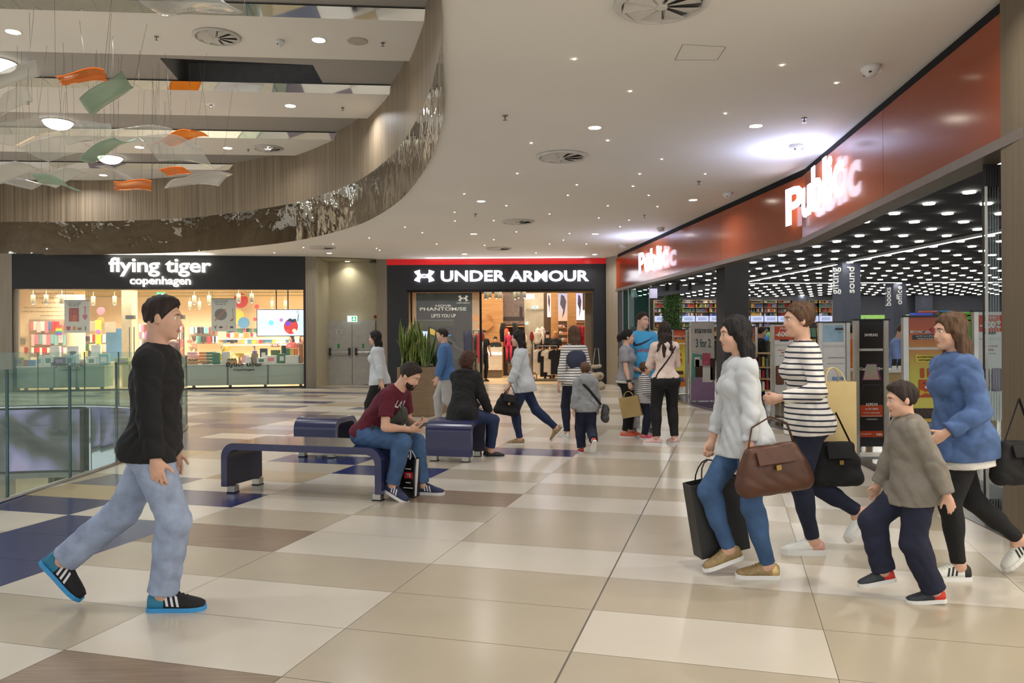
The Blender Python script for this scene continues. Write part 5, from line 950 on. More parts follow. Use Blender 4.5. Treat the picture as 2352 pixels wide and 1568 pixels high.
LN=M('line_lamp_face',(255,252,244),emit=10,var=0)
def linelamp(a,b,lab):
    a,b=V(a),V(b); d=(b-a); t=thing('linear_lamp',lab,'ceiling light',(a+b)/2,math.atan2(d.y,d.x)); mb=MB(); mb.box((0,0,.04),(d.length,.09,.08)); mb.obj('housing',[DKP],t); mb=MB(); mb.box((0,0,-.004),(d.length*.995,.075,.01)); mb.obj('strip',[LN],t)
linelamp((11.5,17.5,3.9),(11.0,25.6,3.9),'long slanting light line right of the gifting and sound pillar'); linelamp((10.95,26.6,3.9),(10.4,35.2,3.9),'slanting light line left of the gifting and sound pillar'); linelamp((10.4,35.9,3.9),(15.0,36.0,3.9),'level light line left of the gifting and sound pillar'); linelamp((15.7,36.0,3.9),(17.6,36.05,3.9),'short level light line between the two lettered pillars'); linelamp((18.8,36.05,3.9),(24.5,36.2,3.9),'level light line right of the books and office pillar')
GRD=M('ceiling_seam',(84,84,88),rough=.8); mb=MB()
for k in range(28): y=8+k*1.172; mb.b2((4.6,y-.01,SH-.004),(28,y+.01,SH-.001))
for k in range(20): x=5.0+k*1.11; mb.quad((x-.01,7,SH-.003),(x+.01,7,SH-.003),(x-2.9,49,SH-.003),(x-2.92,49,SH-.003))
struct(mb.obj('ceiling_bookshop_seams',[GRD]))
# pillar lettering
PLW=M('pillar_letter',(226,226,222),rough=.6,emit=.3,var=0)
def pillar_word(n,face,s,xc,yc,hp,lab):
    A,B=(PILL[n][0],PILL[n][1]) if face==0 else (PILL[n][1],PILL[n][2]); d=(B-A).normalized(); nn=V((d.y,-d.x,0)); c=onplane(xc,yc,A+nn*.02,B+nn*.02); t=thing('pillar_lettering',lab,'lettering',c)
    text('lettering',s,c,UPZ,-d,hp*c.y/F_PX,None,PLW,t,bold=.01,ext=.02,inv=Matrix.Translation(c))
pillar_word(2,0,'gifting',1920,645,62,'word gifting running up the left face of the nearer lettered pillar'); pillar_word(2,1,'sound',1954,643,60,'word sound running up the right face of the nearer lettered pillar'); pillar_word(3,0,'books',2040,681,42,'word books running up the left face of the farther lettered pillar'); pillar_word(3,1,'office',2065,678,42,'word office running up the right face of the farther lettered pillar')
# ---- bookcases along the back wall
SHW=M('shelf_birch',(196,164,112),rough=.6,var=.06); BKD=M('case_back',(70,60,50),rough=.8)
BC=[M('book_%d'%i,c,rough=.6,var=.1,scale=20) for i,c in enumerate([(226,220,206),(60,56,66),(176,50,48),(70,90,150),(206,170,80),(110,120,130),(150,140,190),(90,130,110),(200,110,70),(240,236,230)])]
BN=['cream','black','red','blue','ochre','grey','lilac','green','orange','white']
bkm=[]
for m in BC: mb=MB(); mb.box((0,.5,.5),(1,1,1)); bkm.append(mb.mesh('book',[m]))
BYb=49.4; R3=random.Random(8); cand=[]; bay=31.5
lit=M('shelf_sign_lit',(190,200,236),emit=.75,var=0); names=['ΛΟΓΟΤΕΧΝΙΑ','ΙΣΤΟΡΙΑ','ΠΑΙΔΙΚΑ','ΤΕΧΝΗ']
k=0; x=1502.5
wheres=['first','second','third','fourth','fifth','sixth','seventh','eighth','ninth','tenth','eleventh','twelfth','thirteenth']
while x<1908 and k<13:
    a,b=at(x,775,BYb),at(x+bay,775,BYb); p=V(((a.x+b.x)/2,BYb,0)); w_=b.x-a.x; zt_=at(x,689,BYb).z
    t=thing('bookcase','tall birch bookcase on the back wall, %s from the left'%wheres[k],'bookcase',p,0,'birch bookcases on the back wall'); mb=MB(); mb.b2((-w_/2,.36,0),(w_/2,.4,zt_)); mb.obj('back',[BKD],t)
    for s in (-1,1): mb=MB(); mb.b2((s*w_/2-.025,0,0),(s*w_/2+.025,.38,zt_)); mb.obj('upright',[SHW],t)
    for yy in (689,695,705.5,716,726,740,750,760,770,780):
        z=at(x,yy,BYb).z; mb=MB(); mb.b2((-w_/2,.01,z-.035),(w_/2,.36,z)); mb.obj('shelf',[SHW],t)
    z0,z1=at(x,739,BYb).z,at(x,725.5,BYb).z; mb=MB(); mb.b2((-w_/2+.03,-.06,z0),(w_/2-.03,-.02,z1)); mb.obj('lit_sign',[lit],t)
    mb=MB(); zc=(z0+z1)/2
    for q in (-.05,.05): mb.box((0,-.065,zc+q),(w_*.62,.006,.03))
    mb.obj('sign_text',[M('sign_ink',(90,96,150),var=0)],t)
    hidden=(1640<x+bay/2<1722)
    for r,(yy,hh) in enumerate([(695,5),(705.5,8.6),(716,8.6),(725.6,8),(750,8),(760,8),(770,8)]):
        u=-w_/2+.04; ci=R3.randrange(10)
        while u<w_/2-.05:
            if R3.random()<.45: ci=R3.randrange(10)
            tk=R3.uniform(.045,.12); h=hh*BYb/F_PX*R3.uniform(.72,.98); cand.append((p.x+u+tk/2,at(x,yy,BYb).z,tk*.94,h,ci,wheres[k],hidden)); u+=tk
            if R3.random()<.08: u+=R3.uniform(.05,.25)
    x+=bay; k+=1
vis_=[c for c in cand if not c[6]]; R3.shuffle(vis_); vis_.sort(key=lambda c:-c[2]*c[3])
for c in vis_[:300]:
    o=bpy.data.objects.new('book',bkm[c[4]]); COL.objects.link(o); o.location=(c[0],BYb+.06,c[1]); o.scale=(c[2],.24,c[3]); tag(o,'%s book standing in the %s bookcase on the back wall'%(BN[c[4]],c[5]),'book','books in the back wall bookcases')
mb=MB()
for c in vis_[300:]+[c for c in cand if c[6]]: mb.cur=c[4]; mb.box((c[0],BYb+.18,c[1]+c[3]/2),(c[2],.24,c[3]))
tag(mb.obj('book_rows',BC),'remaining thin books packed in the back wall bookcases','books',None,'stuff')
# ---- promotion stands at the threshold
ALU=M('alu_post',(186,184,176),rough=.35,metal=.7); 
def promo(xl,xr,yb,yt,Y,lab,build,group='promotion stands in the bookshop front',yaw=0):
    a,b=at(xl,yb,Y),at(xr,yb,Y); zt_=at((xl+xr)/2,yt,Y).z; w_=b.x-a.x; t=thing('promo_stand',lab,'display stand',((a.x+b.x)/2,Y,0),yaw,group)
    for s in (-1,1):
        mb=MB(); mb.b2((s*(w_/2-.03)-.03,-.03,0.006),(s*(w_/2-.03)+.03,.03,zt_)); mb.obj('post',[ALU],t)
    mb=MB(); mb.b2((-w_/2-.02,-.04,zt_),(w_/2+.02,.04,zt_+.02)); mb.obj('top_cap',[DKP],t); mb=MB(); mb.b2((-w_/2,-.18,0.006),(w_/2,.18,.02)); mb.obj('foot_plate',[ALU],t)
    W2=w_-.13; zs=zt_-.36; T0=Matrix.Translation(t.location)@Matrix.Rotation(yaw,4,'Z')
    def panel(nm,z0,z1,m): mb=MB(); mb.b2((-W2/2,-.012,z0),(W2/2,.012,z1)); return mb.obj(nm,[m],t)
    def shape(nm,pts,cx,cz,m,d=.014): mb=MB(); plate(mb,[(p*W2,q*W2) for p,q in pts],(cx*W2,-d,cz),(1,0,0),(0,0,1),.002); return mb.obj(nm,[m],t)
    def wr(s,cz,wf,h,m,cx=0,bold=.015): 
        R=Matrix.Rotation(yaw,3,'Z'); return text('lettering',s,T0@V((cx*W2,-.017,cz)),R@V((1,0,0)),UPZ,W2*wf,h,m,t,bold=bold,ext=.002,inv=T0)
    mb=MB(); mb.b2((-W2/2,-.02,zs-.02),(W2/2,.02,zs+.01)); mb.obj('price_rail',[M('rail_white',(214,212,204))],t)
    build(panel,shape,wr,zt_,zs,W2); return t
WHT=M('print_white',(236,234,228),rough=.6,var=.02); OR_=M('print_orange',(206,78,40),rough=.5,var=.04); DKT=M('print_dark',(34,32,36),rough=.4,var=.05); REDT=M('print_red',(200,70,60),var=0); GYT=M('print_grey',(120,116,112),var=0); WTX=M('print_text_white',(240,238,232),var=0)
YGR=rampmat('print_yellow_fade',[(0,(214,120,40)),(.35,(226,214,90)),(.7,(206,198,70)),(1,(196,110,50))],2,.3,1.4); OGR=rampmat('print_orange_fade',[(0,(200,150,50)),(.5,(196,90,44)),(1,(170,74,44))],2,1.3,1.75)
def rrect(w,h,r=.02,cx=0,cy=0):
    P=[]
    for sx,sy,a0 in ((1,1,0),(-1,1,PI/2),(-1,-1,PI),(1,-1,1.5*PI)):
        for k in range(4): a=a0+k*PI/6; P.append((cx+sx*(w/2-r)+r*math.cos(a),cy+sy*(h/2-r)+r*math.sin(a)))
    return P
def s_iphone(panel,shape,wr,zt_,zs,W):
    panel('upper_poster',zs,zt_,WHT); panel('lower_poster',.36,zs-.02,WHT); shape('orange_field',[(-.5,-.33),(0,-.37),(.5,-.33),(.5,.37),(-.5,.37)],0,zt_-.16,OR_); wr('iPhone',zt_-.07,.42,.04,WTX); wr('-600€',zt_-.17,.92,.1,WTX,bold=.04); shape('tag',rrect(.46,.1,.03),0,zt_-.285,DKT,.018); wr('Trade in',zt_-.285,.3,.02,WTX)
    wr('Πάρε το νέο σου',zs-.1,.66,.028,REDT); wr('iPhone',zs-.145,.3,.03,REDT); wr('με απόσυρση',zs-.2,.5,.016,GYT)
    for cx,m in ((-.24,M('phone_gold',(120,76,54),rough=.2)),(.26,M('phone_violet',(110,84,110),rough=.2))): shape('phone',rrect(.42,.98,.07),cx,zs-.55,DKT,.016); shape('phone_screen',[(p*.92,q*.95) for p,q in rrect(.42,.98,.07)],cx,zs-.55,m,.019)
def s_samsung(panel,shape,wr,zt_,zs,W):
    panel('upper_poster',zs,zt_,DKT); panel('lower_poster',.12,zs-.02,DKT); wr('SAMSUNG',zt_-.18,.56,.036,WTX,bold=.025)
    shape('phone_glow',[(-.4,-.36),(.44,-.36),(.24,.34),(-.2,.34)],0,zs-.28,M('glow_violet',(140,60,130),rough=.3)); shape('phone_screen',[(-.34,-.33),(.34,-.33),(.2,.31),(-.2,.31)],0,zs-.28,rampmat('phone_mint',[(0,(200,160,150)),(.6,(170,180,170)),(1,(120,190,170))],2,.9,1.3,rough=.2),.018); shape('phone_edge',[(-.36,-.04),(.38,-.04),(.38,.01),(-.36,.01)],0,zs-.44,M('phone_frame',(60,54,66)),.02)
    for s in (-1,1): shape('beam',[(s*.3,0),(s*.34,0),(s*.44,-.38),(s*.41,-.38)],0,zs-.44,M('beam_grey',(74,66,80)),.016)
    wr('Galaxy S10+',zs-.25,.98,.05,WTX,bold=.02); shape('orange_field',rect(.95,.5),0,zs-.77,OR_); wr('ΔΩΡΕΑΝ',zs-.69,.5,.036,WTX,bold=.03); wr('το S10 128GB',zs-.745,.55,.026,WTX); wr('επιπλέον προσφορά',zs-.795,.7,.02,WTX); wr('ανταλλαγής παλιάς συσκευής',zs-.835,.85,.018,WTX); wr('+ 50,00€/μήνα',zs-.875,.5,.018,WTX)
    shape('orange_strip',rect(1,.26),0,zs-1.06,OR_); wr('Επιστημονικά',zs-1.06,.44,.022,WTX,cx=-.24); wr('Public',zs-1.065,.26,.03,WTX,cx=.33,bold=.02)
def s_easter(panel,shape,wr,zt_,zs,W):
    panel('upper_poster',zs,zt_,OGR); panel('lower_poster',.2,zs-.02,YGR); wr('#ανυπομονώ',zt_-.17,.94,.045,WTX,bold=.035); shape('egg',circ(.06,14,sy=1.3),.2,zt_-.155,pal(0),.02); shape('black_strip',[(-.38,-.07),(.36,-.05),(.36,.09),(-.38,.07)],0,zt_-.235,DKT,.016); wr('για τα πιο απίθανα',zt_-.222,.56,.022,WTX); wr('πασχαλινά δώρα',zt_-.25,.5,.022,WTX)
    shape('yellow_tag',[(-.3,-.1),(.34,-.13),(.33,.08),(-.31,.11)],0,zs-.12,M('print_tag_yellow',(216,196,70))); wr('μοναδικά δώρα',zs-.105,.5,.024,DKT); wr('tech & gaming',zs-.14,.42,.024,DKT)
    BR=M('bunny_orange',(196,84,34),rough=.6); shape('bunny',rect(.42,.52),0,zs-.47,BR,.018)
    for s in (-1,1): shape('bunny_ear',rrect(.12,.3,.05),s*.1,zs-.29,BR,.018); shape('bunny_eye',circ(.025,10),s*.05,zs-.41,DKT,.021)
    shape('bunny_nose',circ(.04,12),0,zs-.455,WHT,.021); shape('bunny_scarf',[(-.19,-.16),(-.19,.02),(0,-.05),(.19,.02),(.19,-.16),(0,-.08)],0,zs-.49,M('scarf_yellow',(220,180,50)),.021)
    shape('picture',rect(.66,.3),-.02,zs-.76,M('picture_game',(66,50,40),var=.6,scale=40)); shape('laptop',rect(.54,.34),.05,zs-.93,DKT,.017); shape('laptop_screen',rect(.5,.3),.05,zs-.93,rampmat('laptop_sky',[(0,(60,60,130)),(1,(120,150,190))],2,.35,.5),.02); shape('console',rect(.12,.16),.36,zs-.96,M('console_violet',(120,80,140)),.02)
def s_huawei(panel,shape,wr,zt_,zs,W):
    panel('upper_poster',zs,zt_,WHT); panel('lower_poster',.3,zs-.02,WHT); shape('phone_back',rrect(.86,.72,.02),-.02,zt_-.17,M('phone_aurora',(150,186,206),rough=.15,var=.25,scale=4)); shape('camera_bar',rrect(.36,.1,.049),.22,zt_-.1,DKT,.018)
    for q in (-.1,0,.1): shape('lens',circ(.03,10),.22+q,zt_-.1,M('lens_glass',(60,60,70),rough=.1),.021)
    shape('flash',rect(.14,.03),.25,zt_-.155,GYT,.018); wr('HUAWEI P30 | P30 Pro',zs-.2,.7,.022,GYT,cx=.08); wr('Rewrite the rules of photography',zs-.29,.72,.012,GYT,cx=.06); shape('red_dot',circ(.02,8),.42,zs-.2,REDT); shape('picture',rect(.5,.16),.16,zs-.53,M('picture_blue',(130,160,200),var=.4,scale=30))
def s_plain(panel,shape,wr,zt_,zs,W): s_easter(panel,shape,wr,zt_,zs,W)
promo(1771,1832,960,745,14.2,'white stand with orange iPhone -600€ poster',s_iphone); promo(1962,2040,1055,736,9.9,'black Samsung Galaxy S10+ stand',s_samsung); promo(2074,2178,1064,728,9.2,'orange and yellow stand with a bunny, nearest the stone pier',s_easter); promo(1880,1952,985,741,12.6,'white stand with a shimmering phone back',s_huawei)
promo(1687,1740,905,751,17.9,'orange and yellow bunny stand right beside the dark pillar',s_plain); promo(1672,1690,905,752,18.6,'narrow orange stand squeezed against the dark pillar',s_plain); promo(1542,1580,900,757,20.6,'orange and yellow bunny stand left of the dark pillar',s_plain); promo(1498,1522,890,758,22.6,'pale blue phone stand behind the woman in pink',s_huawei); promo(1472,1496,885,756,24.0,'farthest orange stand, behind the man in the blue T-shirt',s_plain); promo(2236,2312,1000,716,10.6,'red stand behind the folded glass leaves',s_iphone); promo(1583,1604,905,752,19.8,'white stand with a red top, left of the book board',s_iphone)
# cardboard book board
a,b=at(1586,920,18.3),at(1641,920,18.3); zt_=at(1612,738,18.3).z; t=thing('display_board','leaning grey-white book promotion board with a violet and green print','display board',((a.x+b.x)/2,18.3,0)); w_=b.x-a.x
mb=MB(); mb.b2((-w_/2,-.02,.02),(w_/2,.02,zt_)); mb.obj('board',[M('board_print',(206,200,194),rough=.6)],t)
def bs(nm,pts,m,d=.022): mb=MB(); plate(mb,[(p*w_,q) for p,q in pts],(0,-d,0),(1,0,0),(0,0,1),.002); mb.obj(nm,[m],t)
bs('violet_field',[(-.5,.03),(.5,.03),(.5,.45),(.1,.62),(-.25,.62),(-.5,.35)],M('board_violet',(166,134,170))); bs('green_field',[(-.5,.36),(-.2,.7),(-.2,.95),(.3,1.05),(-.4,1.12),(-.42,1.12)],M('board_green',(96,160,140)),.025)
for cx,cz,w2,h2,m in ((-.22,.92,.24,.22,pal(5)),(-.22,.9,.17,.15,pal(11)),(.16,.98,.34,.28,M('cover_sunset',(190,90,110),var=.4,scale=20)),(-.15,.7,.3,.26,M('cover_dark',(84,58,40),var=.4,scale=30)),(.2,.62,.42,.34,WHT),(.42,.75,.2,.5,M('cover_plum',(70,44,48)))): bs('book_cover',rect(w2,h2,cx,cz),m,.03)
for s,z,wd,h in (('ΒΟΟΚ FOR YOU',zt_-.22,.7,.1),('3 for 2',zt_-.5,.62,.2)): text('lettering',s,t.location+V((0.02,-.026,z)),(1,0,0),UPZ,w_*wd,h,DKT if h<.15 else M('board_letters',(90,110,110),var=0),t,bold=.02,ext=.003,inv=Matrix.Translation(t.location))
mb=MB(); mb.tube([(w_*.4,.02,.7),(w_*.5,.5,.02)],.015,6); mb.obj('prop',[DKP],t)
# ---- furniture inside
def table(x0,x1,yt,Y,d,lab):
    a,b=at(x0,yt,Y),at(x1,yt,Y); w_=b.x-a.x; h=a.z; t=thing('shop_table',lab,'table',((a.x+b.x)/2,Y,0)); mb=MB(); mb.b2((-w_/2,0,h-.04),(w_/2,d,h)); mb.obj('top',[M('table_white',(236,234,228),rough=.3)],t); mb=MB(); mb.b2((-w_/2+.03,.03,h-.22),(w_/2-.03,d-.03,h-.04)); mb.obj('apron',[SHW],t)
    for sx in (-1,1):
        for yy in (.1,d-.1): mb=MB(); mb.box((sx*(w_/2-.08),yy,(h-.22)/2),(.08,.08,h-.22)); mb.obj('leg',[SHW],t)
    return t,h
tb,th_=table(1990,2300,850,12.6,.8,'long white-topped counter table where the man in the blue shirt stands'); table(1842,1960,857,15.4,.8,'white-topped table behind the white phone stand'); 
for x,lab in ((2049,'white phone on its stand before the man in the blue shirt'),(2062,'second white phone on its stand on the counter table'),(2185,'white phone on its stand, at the right of the counter table')):
    p=at(x,848,12.9); t=thing('display_phone',lab,'phone',(p.x,12.85,th_)); mb=MB(); mb.box((0,0,.03),(.06,.06,.06)); mb.obj('stand',[WHT],t); mb=MB(); mb.box((0,-.02,.1),(.075,.012,.15),Matrix.Rotation(.3,3,'X'),bev=.004); mb.obj('handset',[DKT],t)
t=thing('book_trolley','low birch book stand between the orange stand and the white one','book stand',at(1762,905,17)*V((1,1,0))); t.location.y=17
for z in (.35,.6,.85,1.15): mb=MB(); mb.b2((-.3,0,z-.03),(.3,.4,z)); mb.obj('shelf',[SHW],t)
for s in (-.3,.27): mb=MB(); mb.b2((s,0,0.006),(s+.03,.4,1.18)); mb.obj('side',[SHW],t)
kk=0
for z in (.35,.6,.85):
    for q in range(6):
        ci=(q*3+int(z*10))%10; h=R3.uniform(.17,.22); o=bpy.data.objects.new('book',bkm[ci]); COL.objects.link(o); o.location=(t.location.x-.23+q*.085,17.05,z); o.scale=(.05,.22,h); tag(o,'%s book on the low birch book stand, %s shelf'%(BN[ci],{.35:'bottom',.6:'middle',.85:'upper'}[z]),'book','books on the low birch stand')
t=thing('magazine_rack','rack of colourful magazines behind the striped-shirt walker','magazine rack',at(1850,900,17.5)*V((1,1,0))); t.location.y=17.6
mb=MB(); mb.b2((-.45,.1,0.006),(.45,.2,1.75)); mb.obj('frame',[M('rack_dark',(60,56,60))],t)
for r in range(5):
    for q in range(7): mb=MB(); mb.box((-.38+q*.125,.05,.62+r*.24),(.105,.02,.2),Matrix.Rotation(-.2,3,'X')); mb.obj('magazine',[BC[(q*7+r*3)%10]],t)
for k,(x,y,ci) in enumerate([(1765,772,'c'),(1772,778,'w'),(1758,776,'b')]):
    m={'c':M('balloon_green',(120,190,110),rough=.3),'w':M('balloon_pearl',(226,224,232),rough=.3),'b':M('balloon_blue',(90,140,210),rough=.3)}[ci]; mb=MB(); mb.s=True; mb.lathe([(.001,-.16),(.03,-.14),(.13,0),(.1,.1),(.001,.14)],n=12); mb.s=False; mb.tube([(0,0,-.15),(0.02,0,-.9)],.003,4); o=mb.obj('balloon',[m],None,at(x,y,26)); tag(o,{'c':'green','w':'pearl white','b':'blue'}[ci]+' balloon in the bookshop, left of the iPhone stand','balloon')
# green banner, play frame at the far right
boxat('banner','light green banner with white words above the black stand','banner',1976,723,2032,740,30,.05,M('banner_green',(160,210,110),emit=.4)); boxat('banner','second light green banner right of the office pillar','banner',2082,722,2103,740,30.3,.05,M('banner_green',(160,210,110),emit=.4)); boxat('blue_box_sign','solid blue box sign above the bunny stand','sign',2101,718,2142,733,22,.3,M('sign_blue',(70,90,200),emit=.2))
text('banner_text','προσφορές',at(1996,731,29.9)+V((0,-.04,0)),(1,0,0),UPZ,.4,.08,WTX,COL.objects['banner'] if False else None)
o=COL.objects[-1]; tag(o,'white lettering on the light green banner','lettering')
PGm=M('play_green',(96,176,50),rough=.35); POm=M('play_orange',(214,86,44),rough=.4); PWm=M('play_wood',(206,176,130))
t=thing('play_frame','green and orange play shelf at the far right of the bookshop','shelving',at(2200,860,18)*V((1,1,0))); t.location.y=18; t.location.z=0
for x0,x1,y0,y1,m,nm in ((2165,2186,716,772,PGm,'post'),(2198,2212,724,840,PGm,'post'),(2216,2232,716,790,PGm,'post'),(2186,2214,716,742,PWm,'board'),(2205,2246,722,727,POm,'shelf'),(2205,2246,733,738,POm,'shelf'),(2120,2160,714,718,POm,'shelf'),(2150,2186,713,717,M('play_blue',(80,150,210)),'shelf')):
    a,b=at(x0,y1,18),at(x1,y0,18); mb=MB(); mb.box(((a.x+b.x)/2-t.location.x,.1,(a.z+b.z)/2),(b.x-a.x,.25,b.z-a.z),bev=.04 if m is PGm else .01); mb.obj(nm,[m],t)
for x in (2170,2205,2224): a=at(x,780,18); mb=MB(); mb.box((a.x-t.location.x,.1,.75),(.1,.12,1.5)); mb.obj('leg',[PGm],t)
# planted pillar, bulkhead with spots, drum lamp
a,b=at(1527,760,44),at(1566,760,44); t=thing('planted_pillar','pillar wrapped in green leaves before the bookcases','green wall',((a.x+b.x)/2,44,0)); w_=b.x-a.x; mb=MB(); mb.b2((-w_/2+.1,.1,0),(w_/2-.1,.9,SH)); mb.obj('core',[M('core_green',(40,52,30))],t)
mb=MB(); r=random.Random(6); 
for k in range(2600):
    side=r.random(); x_=r.uniform(-w_/2,w_/2); y_=0 if side<.7 else r.uniform(0,.9); x_=x_ if side<.7 else (-w_/2 if side<.85 else w_/2); c=V((x_+r.uniform(-.04,.04),y_+r.uniform(-.08,.08),r.uniform(.3,SH))); d=V((r.uniform(-1,1),r.uniform(-1,-.1),r.uniform(-1,.4))).normalized()*.09; s=d.orthogonal().normalized()*.035; mb.cur=r.randrange(3); mb.quad(c,c+d*.5+s,c+d,c+d*.5-s)
mb.obj('foliage',[M('vine_a',(66,104,40),var=.3),M('vine_b',(90,130,52),var=.3),M('vine_c',(44,76,34),var=.3)],t)
mb=MB(); P=[at(*q,37) for q in ((1496,655),(1640,655),(1640,661),(1508,681))]; mb.ring([[p for p in P],[p+V((0,.5,0)) for p in P]]); struct(mb.obj('ceiling_bookshop_bulkhead',[M('bulkhead_grey',(118,120,128),rough=.8)]))
for k,x in enumerate((1533,1557,1585)):
    t=thing('spotlight','black spotlight on the grey bulkhead, %s from the left'%['first','second','third'][k],'spotlight',at(x,659+k*-.5,36.7),0,'black spots on the grey bulkhead'); mb=MB(); mb.lathe([(.09,-.16),(.09,.12),(.05,.16)],n=10,axis=Matrix.Rotation(.4,3,'X')); mb.obj('head',[DKP],t); mb=MB(); mb.box((0,0,.17),(.06,.06,.12)); mb.obj('arm',[DKP],t)
p=at(1500,674,24.6); t=thing('drum_lamp','small lit drum with violet and white stripes at the far corner of the bookshop','lamp',p); mb=MB(); mb.s=True; mb.lathe([(.13,-.15),(.13,.15)],n=20); mb.obj('shade',[stripemat('drum_stripes',(236,236,250),(110,90,140),9,'X')],t); mb=MB(); mb.lathe([(.135,.15),(.135,.18),(.02,.18),(.02,.5)],n=16); mb.lathe([(.135,-.18),(.135,-.15)],n=16); mb.obj('caps',[DKP],t)
MATS['drum_stripes'].node_tree.nodes['Principled BSDF'].inputs['Emission Strength'].default_value=.6; MATS['drum_stripes'].node_tree.nodes['Principled BSDF'].inputs['Emission Color'].default_value=(.7,.65,.9,1)
boxat('inner_sign','orange strip of the inner sign behind the far lintel','sign panel',1470,645,1497,656,24.2,.1,ORG)
# parked glass leaves
TG=glassmat('leaf_glass_teal',(50,86,80),.02,.55,(.6,.78,.72),refl=.07); CG=glassmat('leaf_glass_clear',(150,180,175),.0,.1,(.84,.92,.9),refl=.05)
for k,(x0,x1,Y) in enumerate([(1431,1447,23.4),(1444,1490,22.9)]):
    a,b=at(x0,660,Y),at(x1,660,Y); t=thing('glass_leaf','dark teal sliding glass leaf parked at the far corner, %s'%['narrow rear one','wide front one'][k],'glass door',((a.x+b.x)/2,Y,0)); w_=b.x-a.x; mb=MB(); mb.b2((-w_/2,0,.03),(w_/2,.015,2.88)); mb.obj('pane',[TG],t); mb=MB(); mb.b2((-w_/2-.02,-.01,0.006),(-w_/2,.025,2.9)); mb.b2((w_/2,-.01,0.006),(w_/2+.02,.025,2.9)); mb.obj('edge',[ALU],t)
d2=(FB2-FBK).normalized()
for k in range(6):
    b0=onplane(2263+k*6,700,V((0,6.45,0)),V((1,6.45,0))); t=thing('glass_leaf','clear folded glass leaf parked beside the near stone pier, %s from the left'%['first','second','third','fourth','fifth','sixth'][k],'glass door',(b0.x,6.45,0),0,'folded glass leaves by the near pier'); t.rotation_euler=(0,0,-math.atan2(b0.x,6.45)); mb=MB(); mb.b2((-.004,0,.06),(.008,.62,2.72)); mb.obj('pane',[CG,],t); mb=MB(); mb.b2((-.012,-.01,.0),(.014,.63,.06)); mb.b2((-.012,-.01,2.72),(.014,.63,2.9)); mb.obj('shoe',[DKP],t)
    if k==0: mb=MB(); mb.b2((-.02,-.02,.06),(-.004,.0,2.72)); mb.obj('black_stile',[DKP],t); mb=MB(); mb.b2((.0,-.02,.06),(.02,.0,2.72)); mb.obj('bright_stile',[ALU],t)
# ================================================================ people: one skin per body, grown from a smooth field
def surfnet(F,o,h):
    s=F<0; nx,ny,nz=F.shape; cnt=np.zeros((nx-1,ny-1,nz-1),np.int8)
    for a in(0,1):
        for b in(0,1):
            for c in(0,1): cnt+=s[a:nx-1+a,b:ny-1+b,c:nz-1+c]
    act=(cnt>0)&(cnt<8); I=np.argwhere(act); idx=-np.ones(act.shape,np.int64); idx[act]=np.arange(len(I))
    pos=np.zeros((len(I),3)); n=np.zeros(len(I)); i,j,k=I.T
    for ax in range(3):
        for a in(0,1):
            for b in(0,1):
                d0=[0,0,0]; d0[(ax+1)%3]=a; d0[(ax+2)%3]=b; d1=list(d0); d1[ax]=1
                f0=F[i+d0[0],j+d0[1],k+d0[2]]; f1=F[i+d1[0],j+d1[1],k+d1[2]]; m=(f0<0)!=(f1<0); t=np.where(m,f0/np.where(m,f0-f1,1),0)
                p=np.tile(np.array(d0,float),(len(I),1)); p[:,ax]+=t; pos[m]+=p[m]; n[m]+=1
    pos=(pos/n[:,None]+I)*h+o; Q=[]
    for ax in range(3):
        sl0=[slice(None)]*3; sl1=[slice(None)]*3; sl0[ax]=slice(0,-1); sl1[ax]=slice(1,None); m=s[tuple(sl0)]!=s[tuple(sl1)]
        for q in((ax+1)%3,(ax+2)%3):
            e=[slice(None)]*3; e[q]=0; m[tuple(e)]=False; e[q]=-1; m[tuple(e)]=False
        E=np.argwhere(m); b1=np.zeros(3,int); b1[(ax+1)%3]=1; b2=np.zeros(3,int); b2[(ax+2)%3]=1
        c=[E-b1-b2,E-b2,E,E-b1]; q=np.stack([idx[tuple(x.T)] for x in c],1); fl_=~s[tuple(E.T)]; q[fl_]=q[fl_][:,::-1]; Q.append(q)
    return pos,np.concatenate(Q)
def cap(a,b,ra,rb=None,k=.03,flat=False): return ('c',np.array(a,float),np.array(b,float),ra,ra if rb is None else rb,k,flat)
def ell(c,r,R=None,k=.03,sub=False): return ('e',np.array(c,float),np.array(r,float),None if R is None else np.array(R,float),k,sub)
